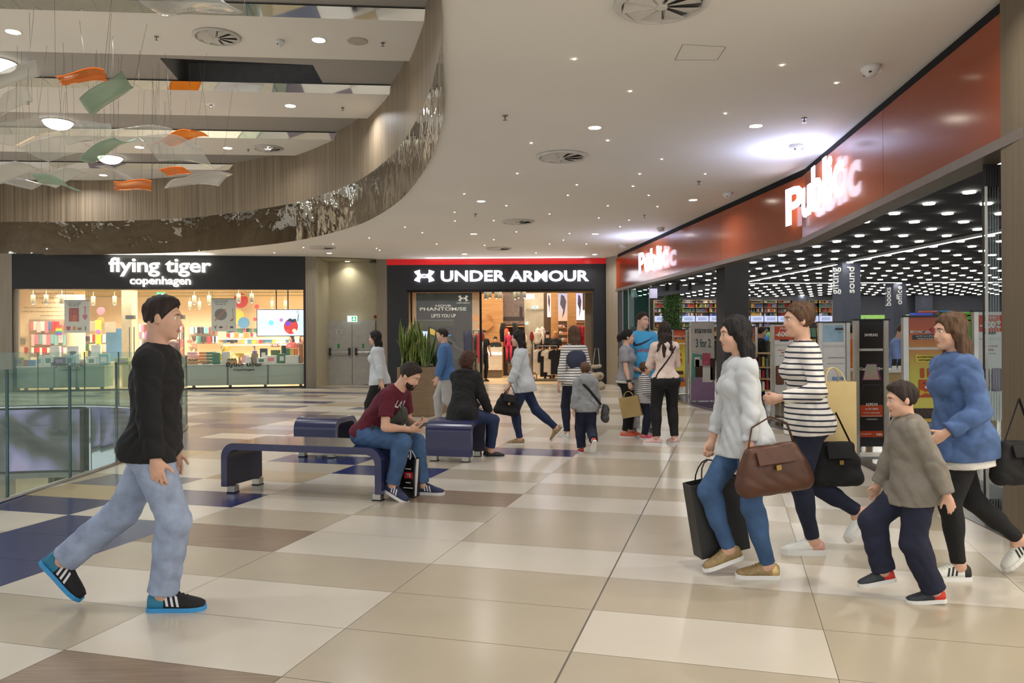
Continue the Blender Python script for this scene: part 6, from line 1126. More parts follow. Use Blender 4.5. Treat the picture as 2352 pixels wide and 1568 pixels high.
def field(prims,h,clips=(),noise=None):
    lo=np.full(3,1e9); hi=-lo
    for p in prims:
        if p[0]=='c':
            r=max(p[3],p[4]); lo=np.minimum(lo,np.minimum(p[1],p[2])-r); hi=np.maximum(hi,np.maximum(p[1],p[2])+r)
        elif not p[5]: r=max(p[2]); lo=np.minimum(lo,p[1]-r); hi=np.maximum(hi,p[1]+r)
    lo-=.03; hi+=.03; n=np.ceil((hi-lo)/h).astype(int)+1; F=np.full(n,.5); ax=[lo[i]+np.arange(n[i])*h for i in range(3)]
    for p in prims:
        k=p[5] if p[0]=='c' else p[4]; m=k+4*h
        if p[0]=='c': r=max(p[3],p[4])+m; a=np.minimum(p[1],p[2])-r; b=np.maximum(p[1],p[2])+r
        else: r=max(p[2])+m; a=p[1]-r; b=p[1]+r
        i0=np.clip(((a-lo)/h).astype(int),0,n); i1=np.clip(((b-lo)/h).astype(int)+2,0,n)
        if (i1<=i0).any(): continue
        X,Y,Z=np.meshgrid(*[ax[i][i0[i]:i1[i]] for i in range(3)],indexing='ij',sparse=True)
        sl=tuple(slice(i0[i],i1[i]) for i in range(3))
        if p[0]=='c':
            ab=p[2]-p[1]; L2=max(ab@ab,1e-9); px_,py_,pz_=X-p[1][0],Y-p[1][1],Z-p[1][2]; t0=(px_*ab[0]+py_*ab[1]+pz_*ab[2])/L2; t=np.clip(t0,0,1)
            d=np.sqrt((px_-t*ab[0])**2+(py_-t*ab[1])**2+(pz_-t*ab[2])**2)-(p[3]+t*(p[4]-p[3]))
            if p[6]: d=np.maximum(d,(t0-1)*math.sqrt(L2))
        else:
            q=[X-p[1][0],Y-p[1][1],Z-p[1][2]]
            if p[3] is not None: R=p[3]; q=[q[0]*R[0,i]+q[1]*R[1,i]+q[2]*R[2,i] for i in range(3)]
            k0=np.sqrt(sum((q[i]/p[2][i])**2 for i in range(3))); k1=np.sqrt(sum((q[i]/p[2][i]**2)**2 for i in range(3)))+1e-9; d=k0*(k0-1)/k1
        f=F[sl]
        if p[0]=='e' and p[5]:
            hh=np.maximum(k-np.abs(-d-f),0)/k; F[sl]=np.maximum(f,-d)+hh*hh*k/4
        else: hh=np.maximum(k-np.abs(d-f),0)/k; F[sl]=np.minimum(f,d)-hh*hh*k/4
    G=np.meshgrid(*ax,indexing='ij',sparse=True)
    if noise: F=F+noise(*G)
    for c in clips: F=np.maximum(F,c(*G))
    F[0]=F[-1]=.5; F[:,0]=F[:,-1]=.5; F[:,:,0]=F[:,:,-1]=.5
    return surfnet(F,lo,h)
def skinmesh(name,pos,quads,mats,parent,mi=None,smooth=True):
    me=bpy.data.meshes.new(name); me.vertices.add(len(pos)); me.vertices.foreach_set('co',pos.astype(np.float32).ravel()); me.loops.add(len(quads)*4); me.loops.foreach_set('vertex_index',quads.astype(np.int32).ravel())
    me.polygons.add(len(quads)); me.polygons.foreach_set('loop_start',np.arange(0,len(quads)*4,4,dtype=np.int32))
    for m in mats: me.materials.append(m)
    me.update(calc_edges=True)
    if mi is not None: me.polygons.foreach_set('material_index',mi.astype(np.int32))
    me.polygons.foreach_set('use_smooth',np.ones(len(quads),bool)); me.update()
    o=bpy.data.objects.new(name,me); link(o,parent); return o
def folds(amp,seed=0,fz=1.):
    a=seed*1.7; amp*=.62
    def f(X,Y,Z):
        w1=X+.35*Y+.02*np.sin(Z*31+a)+.015*np.sin(Y*43-a); w2=Z+.4*Y-.3*X+.02*np.sin(X*37+a)
        r1=1-np.abs(np.sin(w2*26*fz+2.1*np.sin(X*13+a)+1.7*np.sin(Y*15-a)))*2; r2=1-np.abs(np.sin(w1*30+1.9*np.sin(Z*17*fz+a)+a))*2
        m=.5+.5*np.sin(X*7+a)*np.sin(Z*9-a); return amp*(.75*r1*m+.55*r2*(1-m))
    return f
def nrm(v): v=np.array(v,float); return v/max(np.linalg.norm(v),1e-9)
def ik(a,t,l1,l2,pole):
    a,t=np.array(a,float),np.array(t,float); d=t-a; L=np.linalg.norm(d); M_=(l1+l2)*.998
    if L>M_: t=a+d/L*M_; L=M_
    u=(t-a)/L; x=(l1*l1-l2*l2+L*L)/(2*L); y=math.sqrt(max(l1*l1-x*x,0)); p=np.array(pole,float); p=p-u*(p@u); p=nrm(p); return a+u*x+p*y,t
def rotz(a): c,s=math.cos(a),math.sin(a); return np.array([[c,-s,0],[s,c,0],[0,0,1]])
def roty(a): c,s=math.cos(a),math.sin(a); return np.array([[c,0,s],[0,1,0],[-s,0,c]])
def rotx(a): c,s=math.cos(a),math.sin(a); return np.array([[1,0,0],[0,c,-s],[0,s,c]])
def hand(wr,d,pn,side,s,curl=.4,thumb=0.,fem=False,curls=None):
    d=nrm(d); pn=np.array(pn,float); pn=nrm(pn-d*(pn@d)); ac=np.cross(d,pn) if side=='R' else np.cross(pn,d); P=[]; wr=np.array(wr,float); q=s*(.92 if fem else 1.)
    R=np.stack([d,ac,pn],1); P.append(ell(wr+d*.048*q,(.052*q,.040*q,.017*q),R,.012)); P.append(cap(wr-d*.01*q,wr+d*.03*q,.024*q,.026*q,.015))
    P.append(ell(wr+d*.04*q+ac*.022*q+pn*.008*q,(.032*q,.016*q,.015*q),R,.012))
    for f,(o,L) in enumerate(((.030,.076),(.010,.086),(-.010,.080),(-.029,.062))):
        p=wr+d*(.09-.006*abs(f-1))*q+ac*o*q; dd=nrm(d+ac*o*1.2); a=0; cu=(curls[f] if curls else curl+.06*f)
        for L_,b,r0,r1 in ((.46,.7,.0098,.009),(.31,1.15,.009,.0082),(.25,.8,.0082,.0072)):
            a+=cu*b; v=dd*math.cos(a)+pn*math.sin(a); e=p+v*L*L_*q; P.append(cap(p,e,r0*q,r1*q,.004)); p=e
    b=wr+d*.03*q+ac*.032*q+pn*.006*q; v=nrm(d*.75+ac*(.7-.5*thumb)+pn*(.25+.6*thumb)); e=b+v*.042*q; P.append(cap(b,e,.0125*q,.0105*q,.008)); v2=nrm(v*.8+d*.5-ac*.25*thumb+pn*.2); P.append(cap(e,e+v2*.034*q,.0105*q,.0085*q,.004)); return P
SKIN={'m':M('skin_tan',(196,146,118),rough=.5,var=.06,scale=30,spec=.35),'l':M('skin_light',(214,170,146),rough=.5,var=.05,scale=30,spec=.35)}
LIP=M('lips',(184,118,102),rough=.45,var=0); EYEW=M('eye_white',(225,220,214),rough=.2,var=0); IRIS=M('iris',(44,30,22),rough=.2,var=0); BROW=M('brow_hair',(84,62,50),rough=.8,var=0)
def hairmat(n,c): return M('hair_'+n,c,rough=.58,var=.4,scale=60,stretch=(1,1,.08),bump=.8,bdist=.012,spec=.3)
HAIR={'black':hairmat('black',(26,22,22)),'dark':hairmat('dark',(44,33,28)),'brown':hairmat('brown',(86,62,44)),'auburn':hairmat('auburn',(70,44,32)),'blond':hairmat('blond',(196,136,76))}
class Person:
    def __init__(s,label,loc,yaw,H=1.75,fem=False,child=False,hd=.008,group=None,skin='l'):
        s.t=thing('person',label,'person',loc,yaw,group); s.H=H; s.s=H/1.75; s.fem=fem; s.h=hd; s.skin=skin; s.child=child
        s.hs=.93*s.s+.02 if not child else .86*(.45+.55*s.s)+.06
    def pose(s,P=(0,0,.95),lean=0,side=0,twist=0,head=(0,0),aL=(.0,.1,.09),aR=(0,-.1,.09),wL=None,wR=None,kL=(1,.1,0),kR=(1,-.1,0),eL=(-1,.6,-.2),eR=(-1,-.6,-.2),yaw_hips=0,hunch=0):
        q=s.s; fm=s.fem; s.P=np.array(P,float)*q; Rt=rotz(math.radians(twist))@roty(math.radians(lean))@rotx(math.radians(side)); s.Rt=Rt
        hw=.092*q if not fm else .098*q; Rh=rotz(math.radians(yaw_hips)); s.hL=s.P+Rh@np.array([0,hw,-.03*q]); s.hR=s.P+Rh@np.array([0,-hw,-.03*q])
        s.waist=s.P+Rt@np.array([.0,0,.13*q]); R2=rotz(math.radians(twist))@roty(math.radians(lean+hunch))@rotx(math.radians(side)); s.R2=R2
        s.chest=s.waist+R2@np.array([.0,0,.2*q]); s.nb=s.waist+R2@np.array([-.012*q,0,.395*q]); sw=(.168 if not fm else .148)*q*(.95 if s.child else 1); s.shL=s.waist+R2@np.array([0,sw,.328*q]); s.shR=s.waist+R2@np.array([0,-sw,.328*q])
        la,lb=.43*q,.415*q; s.aL=np.array(aL,float)*q; s.aR=np.array(aR,float)*q; s.kL,s.aL=ik(s.hL,s.aL,la,lb,kL); s.kR,s.aR=ik(s.hR,s.aR,la,lb,kR)
        ua,fa=.285*q,.25*q; dw=lambda sh,y:(sh+np.array([.03,y,-.52])*q)
        s.wL=np.array(wL,float)*q if wL is not None else dw(s.shL,.07); s.wR=np.array(wR,float)*q if wR is not None else dw(s.shR,-.07); s.eL,s.wL=ik(s.shL,s.wL,ua,fa,eL); s.eR,s.wR=ik(s.shR,s.wR,ua,fa,eR)
        hy,hp=head; s.Rhd=rotz(math.radians(hy))@roty(math.radians(hp)); up=nrm(.55*(R2@np.array([0,0,1]))+.45*(s.Rhd@np.array([0,0,1]))); s.hc=s.nb+up*.085*q*(1 if not s.child else .85)+s.Rhd@np.array([.028,0,.085])*s.hs; return s
    def hp(s,x,y,z): return s.hc+s.Rhd@np.array([x,y,z])*s.hs
    def torso(s,e=0,bust=True,belly=0,k=.05):
        q=s.s; f=s.fem; R2=s.R2; P=[]; hipw=.150 if not f else .160
        P.append(ell(s.P,(.108*q+e,hipw*q+e,.12*q+e),s.Rt,k)); P.append(ell(s.waist,((.1+belly*.4)*q+e,(.135 if not f else .118)*q+e,.14*q+e),s.Rt,k)); P.append(ell(s.chest,((.112 if not f else .1)*q+e,(.163 if not f else .14)*q+e,.165*q+e),R2,k))
        P+=[cap(s.nb*.9+sh*.1-R2@np.array([0,0,.045*q]),sh*.97+s.nb*.03-R2@np.array([0,0,.012*q]),.056*q+e*.7,.05*q+e*.7,k) for sh in (s.shL,s.shR)]; P.append(ell(s.nb-R2@np.array([.008,0,.045])*q,(.07*q+e*.8,.1*q+e*.8,.05*q+e*.5),R2,k))
        if belly: P.append(ell(s.waist+s.Rt@np.array([.06*q,0,-.03*q]),(.09*q+e,.12*q+e,.12*q+e),s.Rt,k))
        if f and bust and not s.child:
            for y in (.062,-.062): P.append(ell(s.chest+R2@np.array([.085*q,y*q,.015*q]),(.055*q+e*.5,.056*q+e*.5,.055*q+e*.5),R2,.04))
        for hh in (s.hL,s.hR): P.append(ell(hh+s.Rt@np.array([-.055*q,0,.0]),(.085*q+e,.085*q+e,.09*q+e),s.Rt,k))
        return P
    def leg(s,side,e=0,upto=1.0,r=1.,flare=0,flat=False):
        h,kn,a=(s.hL,s.kL,s.aL) if side=='L' else (s.hR,s.kR,s.aR); q=s.s*r; th=.088 if not s.fem else .09; P=[cap(h,kn,th*q+e,.058*q+e,.04)]
        b=kn+(a-kn)*upto; d=nrm(a-kn); back=nrm(np.cross(np.cross(d,kn-h)+1e-6,d)); bd=-nrm(back) if (back@np.array([1,0,0]))>0 else back
        P.append(cap(kn,b,.055*q+e,.04*q+e+flare,.03,flat)); P.append(ell(kn+(a-kn)*.3+bd*.016*q,(.05*q+e,.05*q+e,.12*q+e),None,.04) if abs(d[2])>.8 else cap(kn,kn+(a-kn)*.5,.058*q+e,.055*q+e,.03)); return P
    def arm(s,side,e=0,upto=2.,r=1.,flat=False):
        sh,el,w_=(s.shL,s.eL,s.wL) if side=='L' else (s.shR,s.eR,s.wR); q=s.s*r*(.92 if s.fem else 1.); P=[ell(sh-s.R2@np.array([0,0,.01*q]),(.052*q+e*.75,)*3,None,.03)]
        if upto<=1: return P+[cap(sh,sh+(el-sh)*upto,.052*q+e,(.05-.008*upto)*q+e,.018,True)]
        P.append(cap(sh,el,.05*q+e,.039*q+e,.016)); t=upto-1; P.append(cap(el,el+(w_-el)*t,.040*q+e,(.040-.013*t)*q+e,.007,flat)); 
        if t>.6: P.append(cap(el+(w_-el)*.08,el+(w_-el)*.38,.042*q+e,.037*q+e,.012))
        return P
    def body(s,hands=(),beard=None,glasses=False):
        q=s.s; hs=s.hs; P=s.torso(); 
        for sd in 'LR': P+=s.leg(sd)
        for sd in 'LR': P+=s.arm(sd)
        for a,k_ in ((s.aL,s.kL),(s.aR,s.kR)):
            P.append(cap(a,a+nrm([.6,0,-.6])*.05*q,.036*q,.03*q,.03))
        nr=(.056 if not s.fem else .047)*q if not s.child else .046*q; P.append(cap(s.nb-s.R2@np.array([0,0,.02*q]),s.hp(-.022,0,-.045),nr*1.1,nr,.03))
        R=s.Rhd; E=lambda c,r,k=.02,sub=False: ell(s.hp(*c),np.array(r)*hs,R,k*hs,sub)
        fw=.94 if s.fem else 1.
        P+=[E((-.012,0,.034),(.097,.076,.09),.03),E((.034,0,-.028),(.062,.06*fw,.084),.03),E((.03,0,-.06),(.05,.056*fw,.045),.03),E((.066,0,-.098),(.024,.027*fw,.02),.025),E((.076,0,.034),(.02,.052,.016),.02)]
        for y in (1,-1): P+=[E((.06,.041*y,-.028),(.028,.022,.026),.02),E((-.006,.077*y,-.004),(.021,.010,.033),.006),E((.098,.031*y,.008),(.02,.018,.0095),.012,True)]
        P+=[cap(s.hp(.084,0,.014),s.hp(.104,0,-.026),.008*hs,.011*hs,.012),E((.094,0,-.031),(.013,.017,.009),.008),E((.083,0,-.059),(.0125,.025,.0065),.009),E((.082,0,-.070),(.0125,.022,.0075),.009)]
        for sd,kw in hands: 
            el,w_=(s.eL,s.wL) if sd=='L' else (s.eR,s.wR); kw=dict(kw); d=kw.pop('d',None); d=w_-el if d is None else d; pn=kw.pop('pn',[0,-1 if sd=='L' else 1,0]); P+=hand(w_,d,pn,sd,q*(1 if not s.child else .95),fem=s.fem,**kw)
        pos,qd=field(P,s.h); c=pos[qd].mean(1); l=((c-s.hc)@s.Rhd)/hs; mi=np.zeros(len(qd),int)
        x,y,z=l.T; ay=np.abs(y); inh=(np.abs(l)<.2).all(1)
        mi[inh&(x>.068)&((y/.025)**2+((z+.0645)/.0115)**2<1)]=1
        ey=[];ef=[];em=[]
        for sy in (1,-1):
            cpos=s.hp(.0745,.031*sy,.0075); b=len(pos)+len(ey); n=8; r=.0135*hs
            ring=[]
            for a in range(5):
                for k in range(n): 
                    u=a/4*PI*.5; ey.append(cpos+s.Rhd@np.array([math.cos(u),math.sin(u)*math.cos(2*PI*k/n),math.sin(u)*math.sin(2*PI*k/n)])*r)
            for a in range(4):
                for k in range(n): ef.append((b+a*n+k,b+a*n+(k+1)%n,b+(a+1)*n+(k+1)%n,b+(a+1)*n+k)); em.append(4 if a<1 else 3)
        pos=np.concatenate([pos,np.array(ey)]); qd=np.concatenate([qd,np.array(ef)]); mi=np.concatenate([mi,np.array(em)])
        s.bo=skinmesh('body',pos,qd,[SKIN[s.skin],LIP,BROW,EYEW,IRIS],s.t,mi)
        bm=bmesh.new(); bm.from_mesh(s.bo.data); tr=BVHTree.FromBMesh(bm); bm.free(); fw_=V(s.Rhd@np.array([1,0,0]))
        for sy in (1,-1):
            pts=[]
            for yy,zz in ((.013,.026),(.024,.030),(.036,.0305),(.048,.026)):
                h_=tr.ray_cast(V(s.hp(.25,sy*yy,zz)),-fw_)
                if h_[0] is not None: pts.append(h_[0])
            if len(pts)==4: mb=MB(); mb.s=True; mb.tube(pts,[.0030*hs,.0042*hs,.0038*hs,.0022*hs],5); mb.obj('eyebrow',[BROW],s.t)
        if beard:
            P=[E((.038,0,-.05),(.066,.066,.07),.02),E((.068,0,-.1),(.03,.034,.026),.02)]; H=s.hc; Rm=s.Rhd
            def cl(X,Y,Z): 
                lx=((X-H[0])*Rm[0,0]+(Y-H[1])*Rm[1,0]+(Z-H[2])*Rm[2,0])/hs; lz=((X-H[0])*Rm[0,2]+(Y-H[1])*Rm[1,2]+(Z-H[2])*Rm[2,2])/hs
                return np.maximum((lz+.048-np.clip(.06-lx,0,.09)*.55)*.7,(.005-lx)*.8)*hs
            def cl2(X,Y,Z):
                lx=((X-H[0])*Rm[0,0]+(Y-H[1])*Rm[1,0]+(Z-H[2])*Rm[2,0])/hs; ly=((X-H[0])*Rm[0,1]+(Y-H[1])*Rm[1,1]+(Z-H[2])*Rm[2,1])/hs; lz=((X-H[0])*Rm[0,2]+(Y-H[1])*Rm[1,2]+(Z-H[2])*Rm[2,2])/hs
                return (.03-np.sqrt(((lx-.1)*.8)**2+ly**2+((lz+.062)*1.8)**2))*hs
            p,f=field(P,s.h*.8,[cl,cl2]); skinmesh('beard',p,f,[HAIR[beard]],s.t)
        if glasses:
            mb=MB()
            for y in (1,-1): 
                mb.tube([V(s.hp(.108,.033*y+.022*math.cos(a),.006+.016*math.sin(a))) for a in [2*PI*k/12 for k in range(13)]],.0015,4); mb.tube([V(s.hp(.106,.056*y,.01)),V(s.hp(.0,.078*y,.012))],.0014,4)
            mb.tube([V(s.hp(.11,-.01,.008)),V(s.hp(.11,.01,.008))],.0015,4); mb.obj('glasses',[DKP],s.t)
        return s
    def hair(s,col,style='short',prims=(),line=0):
        hs=s.hs; R=s.Rhd; E=lambda c,r,k=.03: ell(s.hp(*c),np.array(r)*hs,R,k*hs); H=s.hc
        vol=.009 if style=='short' else .014; P=[E((-.014,0,.038),(.097+vol,.078+vol*.9,.092+vol))]
        if style=='short': P+=[E((.02,0,.1),(.07,.055,.034))]
        C=lambda a,b,ra,rb: cap(s.hp(*a),s.hp(*b),ra*hs,rb*hs,.03*hs)
        if style=='long': P+=[E((-.05,0,-.06),(.062,.085,.12)),C((-.07,.03,-.1),(-.085,.035,-.27),.055,.04),C((-.07,-.03,-.1),(-.085,-.04,-.29),.055,.035),C((-.02,.08,-.02),(-.03,.085,-.2),.03,.02),C((-.02,-.08,-.02),(-.03,-.085,-.2),.03,.02)]
        if style=='bob': P+=[E((-.04,0,-.03),(.075,.092,.105)),C((0,.08,.0),(-.02,.08,-.1),.03,.028),C((0,-.08,.0),(-.02,-.08,-.1),.03,.028)]
        if style=='tail': P+=[C((-.1,0,.05),(-.15,0,.0),.03,.036),C((-.15,0,.0),(-.16,0,-.2),.04,.022)]
        if style=='bun': P+=[E((-.075,0,.09),(.045,.045,.04))]
        P+=list(prims)
        def cl(X,Y,Z):
            dx,dy,dz=(X-H[0])/hs,(Y-H[1])/hs,(Z-H[2])/hs
            lx=dx*R[0,0]+dy*R[1,0]+dz*R[2,0]; lz=dx*R[0,2]+dy*R[1,2]+dz*R[2,2]; nape=-.085 if style in('short','tail','bun') else -9
            zl=np.where(lx>-.035,np.clip(-.03+lx*1.35+line,-.06,.082+line),nape) if style in ('short','tail','bun') else np.where(lx>.015,np.clip(-.28+lx*4.5,-.3,.085),-9)
            return (zl-lz)*.6*hs
        ns=(lambda X,Y,Z: .006*hs*np.sin(Y*120+X*60+3*np.sin(Z*20)+2*np.sin(X*30))*np.cos(X*90+2*np.sin(Z*25)))
        p,f=field(P,s.h*.85,[cl],ns); s.hairo=skinmesh('hair',p,f,[HAIR[col]],s.t); return s
    def plane(s,pt,n): 
        pt=np.array(pt,float); n=nrm(n); return lambda X,Y,Z:(X-pt[0])*n[0]+(Y-pt[1])*n[1]+(Z-pt[2])*n[2]
    def top(s,name,mat,sleeve=2.,e=.014,hem=0.,se=None,amp=.004,seed=1,neck=.05,extra=(),belly=0,label=None,flare=0,thigh=True):
        up=s.Rt@np.array([0,0,1.]); P=s.torso(e,belly=belly); se=e if se is None else se
        if sleeve>0:
            for sd in 'LR': P+=s.arm(sd,se,sleeve,flat=True)
        if flare: P.append(cap(s.waist,s.P+up*hem*s.s,.11*s.s+e,.13*s.s+e+flare,.05))
        if thigh:
            for h_,k_ in ((s.hL,s.kL),(s.hR,s.kR)): P.append(cap(h_,h_+(k_-h_)*.3,.089*s.s+e+.004,.082*s.s+e+.004,.03))
        P+=list(extra); clips=[s.plane(s.P+up*hem*s.s,-up)] if hem is not None else []
        p,f=field(P,s.h,clips,folds(amp,seed)); o=skinmesh(name,p,f,[mat] if not isinstance(mat,list) else mat,s.t)
        if label: o['label']=label
        return o
    def pants(s,name,mat,upto=.97,e=.012,r=1.,flare=0,amp=.003,seed=2,waist=-.0,extra=(),seat=False):
        up=np.array([0,0,1.]) if seat else s.Rt@np.array([0,0,1.]); P=s.torso(min(e,.012)*.6)[:1]+[x for x in s.torso(min(e,.012)*.6)[-2:]]+[ell(s.waist,(.098*s.s+e*.5,(.134 if not s.fem else .118)*s.s+e*.5,.12*s.s),s.Rt,.05)]+list(extra)
        for sd in 'LR': P+=s.leg(sd,e,upto,r,flare,flat=True)
        p,f=field(P,s.h,[s.plane(s.P+up*waist*s.s,up)],folds(amp,seed,1.3)); return skinmesh(name,p,f,[mat],s.t)
    def shoe(s,side,up,sole,pitch=0,yaw=0,L=.275,stripe=None,accent=None,lace=None,flatshoe=False,hi=1.,roll=0,chunky=1.,name='shoe'):
        a=s.aL if side=='L' else s.aR; q=s.s*L/.275 if not s.child else s.s*1.08; T=Matrix.Translation(V(a))@Matrix.Rotation(math.radians(yaw),4,'Z')@Matrix.Rotation(math.radians(roll),4,'X')@Matrix.Rotation(math.radians(pitch),4,'Y')@Matrix.Translation((0,0,-.09*s.s))@Matrix.Scale(q,4)
        prof=[(-.068,.022,.062),(-.05,.034,.078),(-.02,.036,.074),(.015,.037,.088),(.055,.04,.08),(.1,.045,.06),(.145,.047,.046),(.178,.04,.036),(.2,.024,.026)]; sc=[]
        zb=.022*chunky
        for x,wd,h in prof:
            if flatshoe: h=min(h,.05) if x<.03 else h*.62
            ring=[]
            for k in range(13):
                u=PI*k/12; ring.append((x,wd*math.cos(u)*(1 if k not in(0,12) else 1.02),zb+max(h*hi-zb+.02,.012)*math.sin(u)**.75))
            sc.append(ring)
        mb=MB(); mb.s=True; mb.T=T; 
        n=len(sc); vs=[p for r in sc for p in r]; fs=[(i*13+j,i*13+j+1,(i+1)*13+j+1,(i+1)*13+j) for i in range(n-1) for j in range(12)]+[tuple(range(13)),tuple((n-1)*13+j for j in range(13))]+[(i*13+12,i*13,(i+1)*13,(i+1)*13+12) for i in range(n-1)]; mb.add(vs,fs)
        if accent:
            for i,f in enumerate(mb.f): 
                if i<12*2+0 or (i<12*3 and accent[1]): mb.m[i]=1
        o=mb.obj(name,[up]+([accent[0]] if accent else [up]),s.t); 
        out=[(x,wd*1.09) for x,wd,h in prof]; out=[(out[0][0]-.006,out[0][1]*.8)]+out+[(.209,.012)]; poly=[(x,w_) for x,w_ in out]+[(x,-w_) for x,w_ in reversed(out)]; mb=MB(); mb.T=T; mb.prism(poly,0,zb+.004); mb.obj('sole',[sole],o)
        def side_pt(x,t,sg):
            for (x0,w0,h0),(x1,w1,h1) in zip(prof,prof[1:]):
                if x0<=x<=x1: u=(x-x0)/(x1-x0); wd=w0+(w1-w0)*u; h=(h0+(h1-h0)*u)*hi; break
            a=t*PI/2; return V((x,sg*(wd*math.cos(a)+.0022),zb+(h-zb+.02)*math.sin(a)**.75))
        if stripe:
            for sg in (1,-1):
                for k in range(3):
                    mb=MB(); mb.T=T; x=.012+.026*k; ts=[.06,.25,.42,.58]; A=[side_pt(x+.03*(.6-t)*1.0+.0,t,sg) for t in ts]; B=[side_pt(x+.03*(.6-t)+.013,t,sg) for t in ts]
                    for i in range(3): mb.quad(A[i],B[i],B[i+1],A[i+1])
                    mb.obj('stripe',[stripe],o)
        if lace:
            mb=MB(); mb.T=T
            for k in range(5):
                x=.04+.018*k; h=.088-.009*k; mb.tube([side_pt(x,.62,1),V((x+.004,0,h*hi+.024-.0*k)),side_pt(x,.62,-1)],.003,5)
            mb.obj('laces',[lace],o)
        return o
    def decal(s,surf,draw,mat,c,right,up,nrm_,name='print'):
        """project flat print (MB in right/up plane at c) onto a garment surface along -nrm_"""
        bm=bmesh.new(); bm.from_mesh(surf.data); tree=BVHTree.FromBMesh(bm); bm.free(); right=V(right).normalized(); up=V(up).normalized(); n=V(nrm_).normalized(); V_=[];ok=True
        me=draw; bm=bmesh.new(); bm.from_mesh(me); bmesh.ops.triangulate(bm,faces=bm.faces[:]); 
        for _ in range(2): 
            es=[e for e in bm.edges if e.calc_length()>.03]; 
            if es: bmesh.ops.subdivide_edges(bm,edges=es,cuts=1); bmesh.ops.triangulate(bm,faces=bm.faces[:])
        for v in bm.verts:
            p=V(c)+right*v.co.x+up*v.co.y+n*.4; hit=tree.ray_cast(p,-n)
            v.co=(hit[0]+n*.0035) if hit[0] is not None else p-n*.4
        bm.to_mesh(me); bm.free(); me.materials.clear(); me.materials.append(mat); me.name=name; o=bpy.data.objects.new(name,me); link(o,surf); return o
    def world(s,p): return s.t.matrix_basis@V(p)
def textmesh(s_,w_,h,bold=.02,shear=0,cx=0,cy=0):
    me=text_bm(s_,bold,0,1,1,shear); P=np.array([v.co for v in me.vertices]); lo,hi=P.min(0),P.max(0)
    for v in me.vertices: v.co=V(((v.co.x-(lo[0]+hi[0])/2)*w_/(hi[0]-lo[0])+cx,(v.co.y-(lo[1]+hi[1])/2)*h/(hi[1]-lo[1])+cy,0))
    return me
def polymesh(poly): mb=MB(); mb.add([V((a,b,0)) for a,b in poly],[tuple(t) for t in tessellate_polygon([[V((a,b,0)) for a,b in poly]])]); return mb.mesh('print',[])
# cloth
def Mc(n,c,**k): k['bump']=.5; k['bdist']=.025; k.setdefault('scale',9); return M(n,c,**k)
DENIM=Mc('denim_mid',(62,92,132),rough=.85,var=.3,scale=7,bump=.15); DENIMD=Mc('denim_dark',(34,48,82),rough=.85,var=.25,scale=7,bump=.15); DENIML=Mc('denim_light',(150,164,190),rough=.85,var=.25,scale=9,bump=.15); DENIMN=Mc('denim_navy',(26,32,54),rough=.85,var=.2,scale=8)
MAROON=Mc('cotton_maroon',(92,24,42),rough=.9,var=.08,scale=12,bump=.1); SKYB=Mc('cotton_sky_blue',(72,164,212),rough=.9,var=.05,scale=9,bump=.1); GREYM=Mc('cotton_grey_melange',(150,152,156),rough=.92,var=.1,scale=60); SWEAT=Mc('sweat_grey',(176,174,172),rough=.95,var=.06,scale=20); BLKC=Mc('cloth_jet',(22,22,24),rough=.85,var=.15,scale=10); COATB=Mc('coat_black',(30,30,31),rough=.95,var=.2,scale=30,bump=.25); BLUSH=Mc('knit_blush',(226,204,192),rough=.9,var=.04,scale=9); NAVYC=Mc('cloth_navy',(30,34,56),rough=.9,var=.12); WHITEC=Mc('cotton_white',(222,220,216),rough=.9,var=.04); PALEG=Mc('shirt_pale_grey',(196,200,204),rough=.9,var=.06,scale=8,bump=.15); DENSH=Mc('denim_shirt',(78,104,150),rough=.9,var=.3,scale=9,bump=.2); HOODG=Mc('hoodie_grey',(140,142,144),rough=.95,var=.08,scale=20); OLIVEG=Mc('jacket_stone',(128,122,112),rough=.9,var=.12,scale=10)
STRIPE=stripemat('striped_knit',(232,228,220),(44,48,66),8.2,'Z',rough=.9,soft=.05,duty=.78); STRIPEF=stripemat('striped_child_knit',(58,60,66),(232,230,226),11,'Z',rough=.9,soft=.06,duty=.32)
SOLEW=M('sole_white',(230,230,228),rough=.6,var=.02); SOLED=M('sole_dark',(30,34,40),rough=.7,var=.05)
def shopbag(name,label,loc,rz,w_,d,h,mat,handle=.14,tilt=0,flare=.0,hm=None):
    t=thing(name,label,'bag',loc,rz); t.rotation_euler=(0,tilt,rz); mb=MB(); t_=.004
    lo=[(-w_/2,-d/2,0),(w_/2,-d/2,0),(w_/2,d/2,0),(-w_/2,d/2,0)]; hi=[(x*(1+flare),y*(1+flare*.6),h) for x,y,_ in lo]; il=[(x*.97,y*.94,.01) for x,y,_ in lo]; ih=[(x*.97,y*.94,h) for x,y,_ in hi]
    mb.add(lo+hi+ih+il,[(0,1,2,3),(0,1,5,4),(1,2,6,5),(2,3,7,6),(3,0,4,7),(4,5,9,8),(5,6,10,9),(6,7,11,10),(7,4,8,11),(8,9,13,12),(9,10,14,13),(10,11,15,14),(11,8,12,15),(12,13,14,15)]); mb.obj('body',[mat],t)
    if handle:
        for s in (-1,1): mb=MB(); mb.tube([(w_*.25*math.cos(PI*(1-k/8)),s*d*.5*(1-.85*math.sin(PI*k/8)),h-.02+handle*math.sin(PI*k/8)) for k in range(9)],.005,6); mb.obj('handle',[hm or mat],t)
    return t
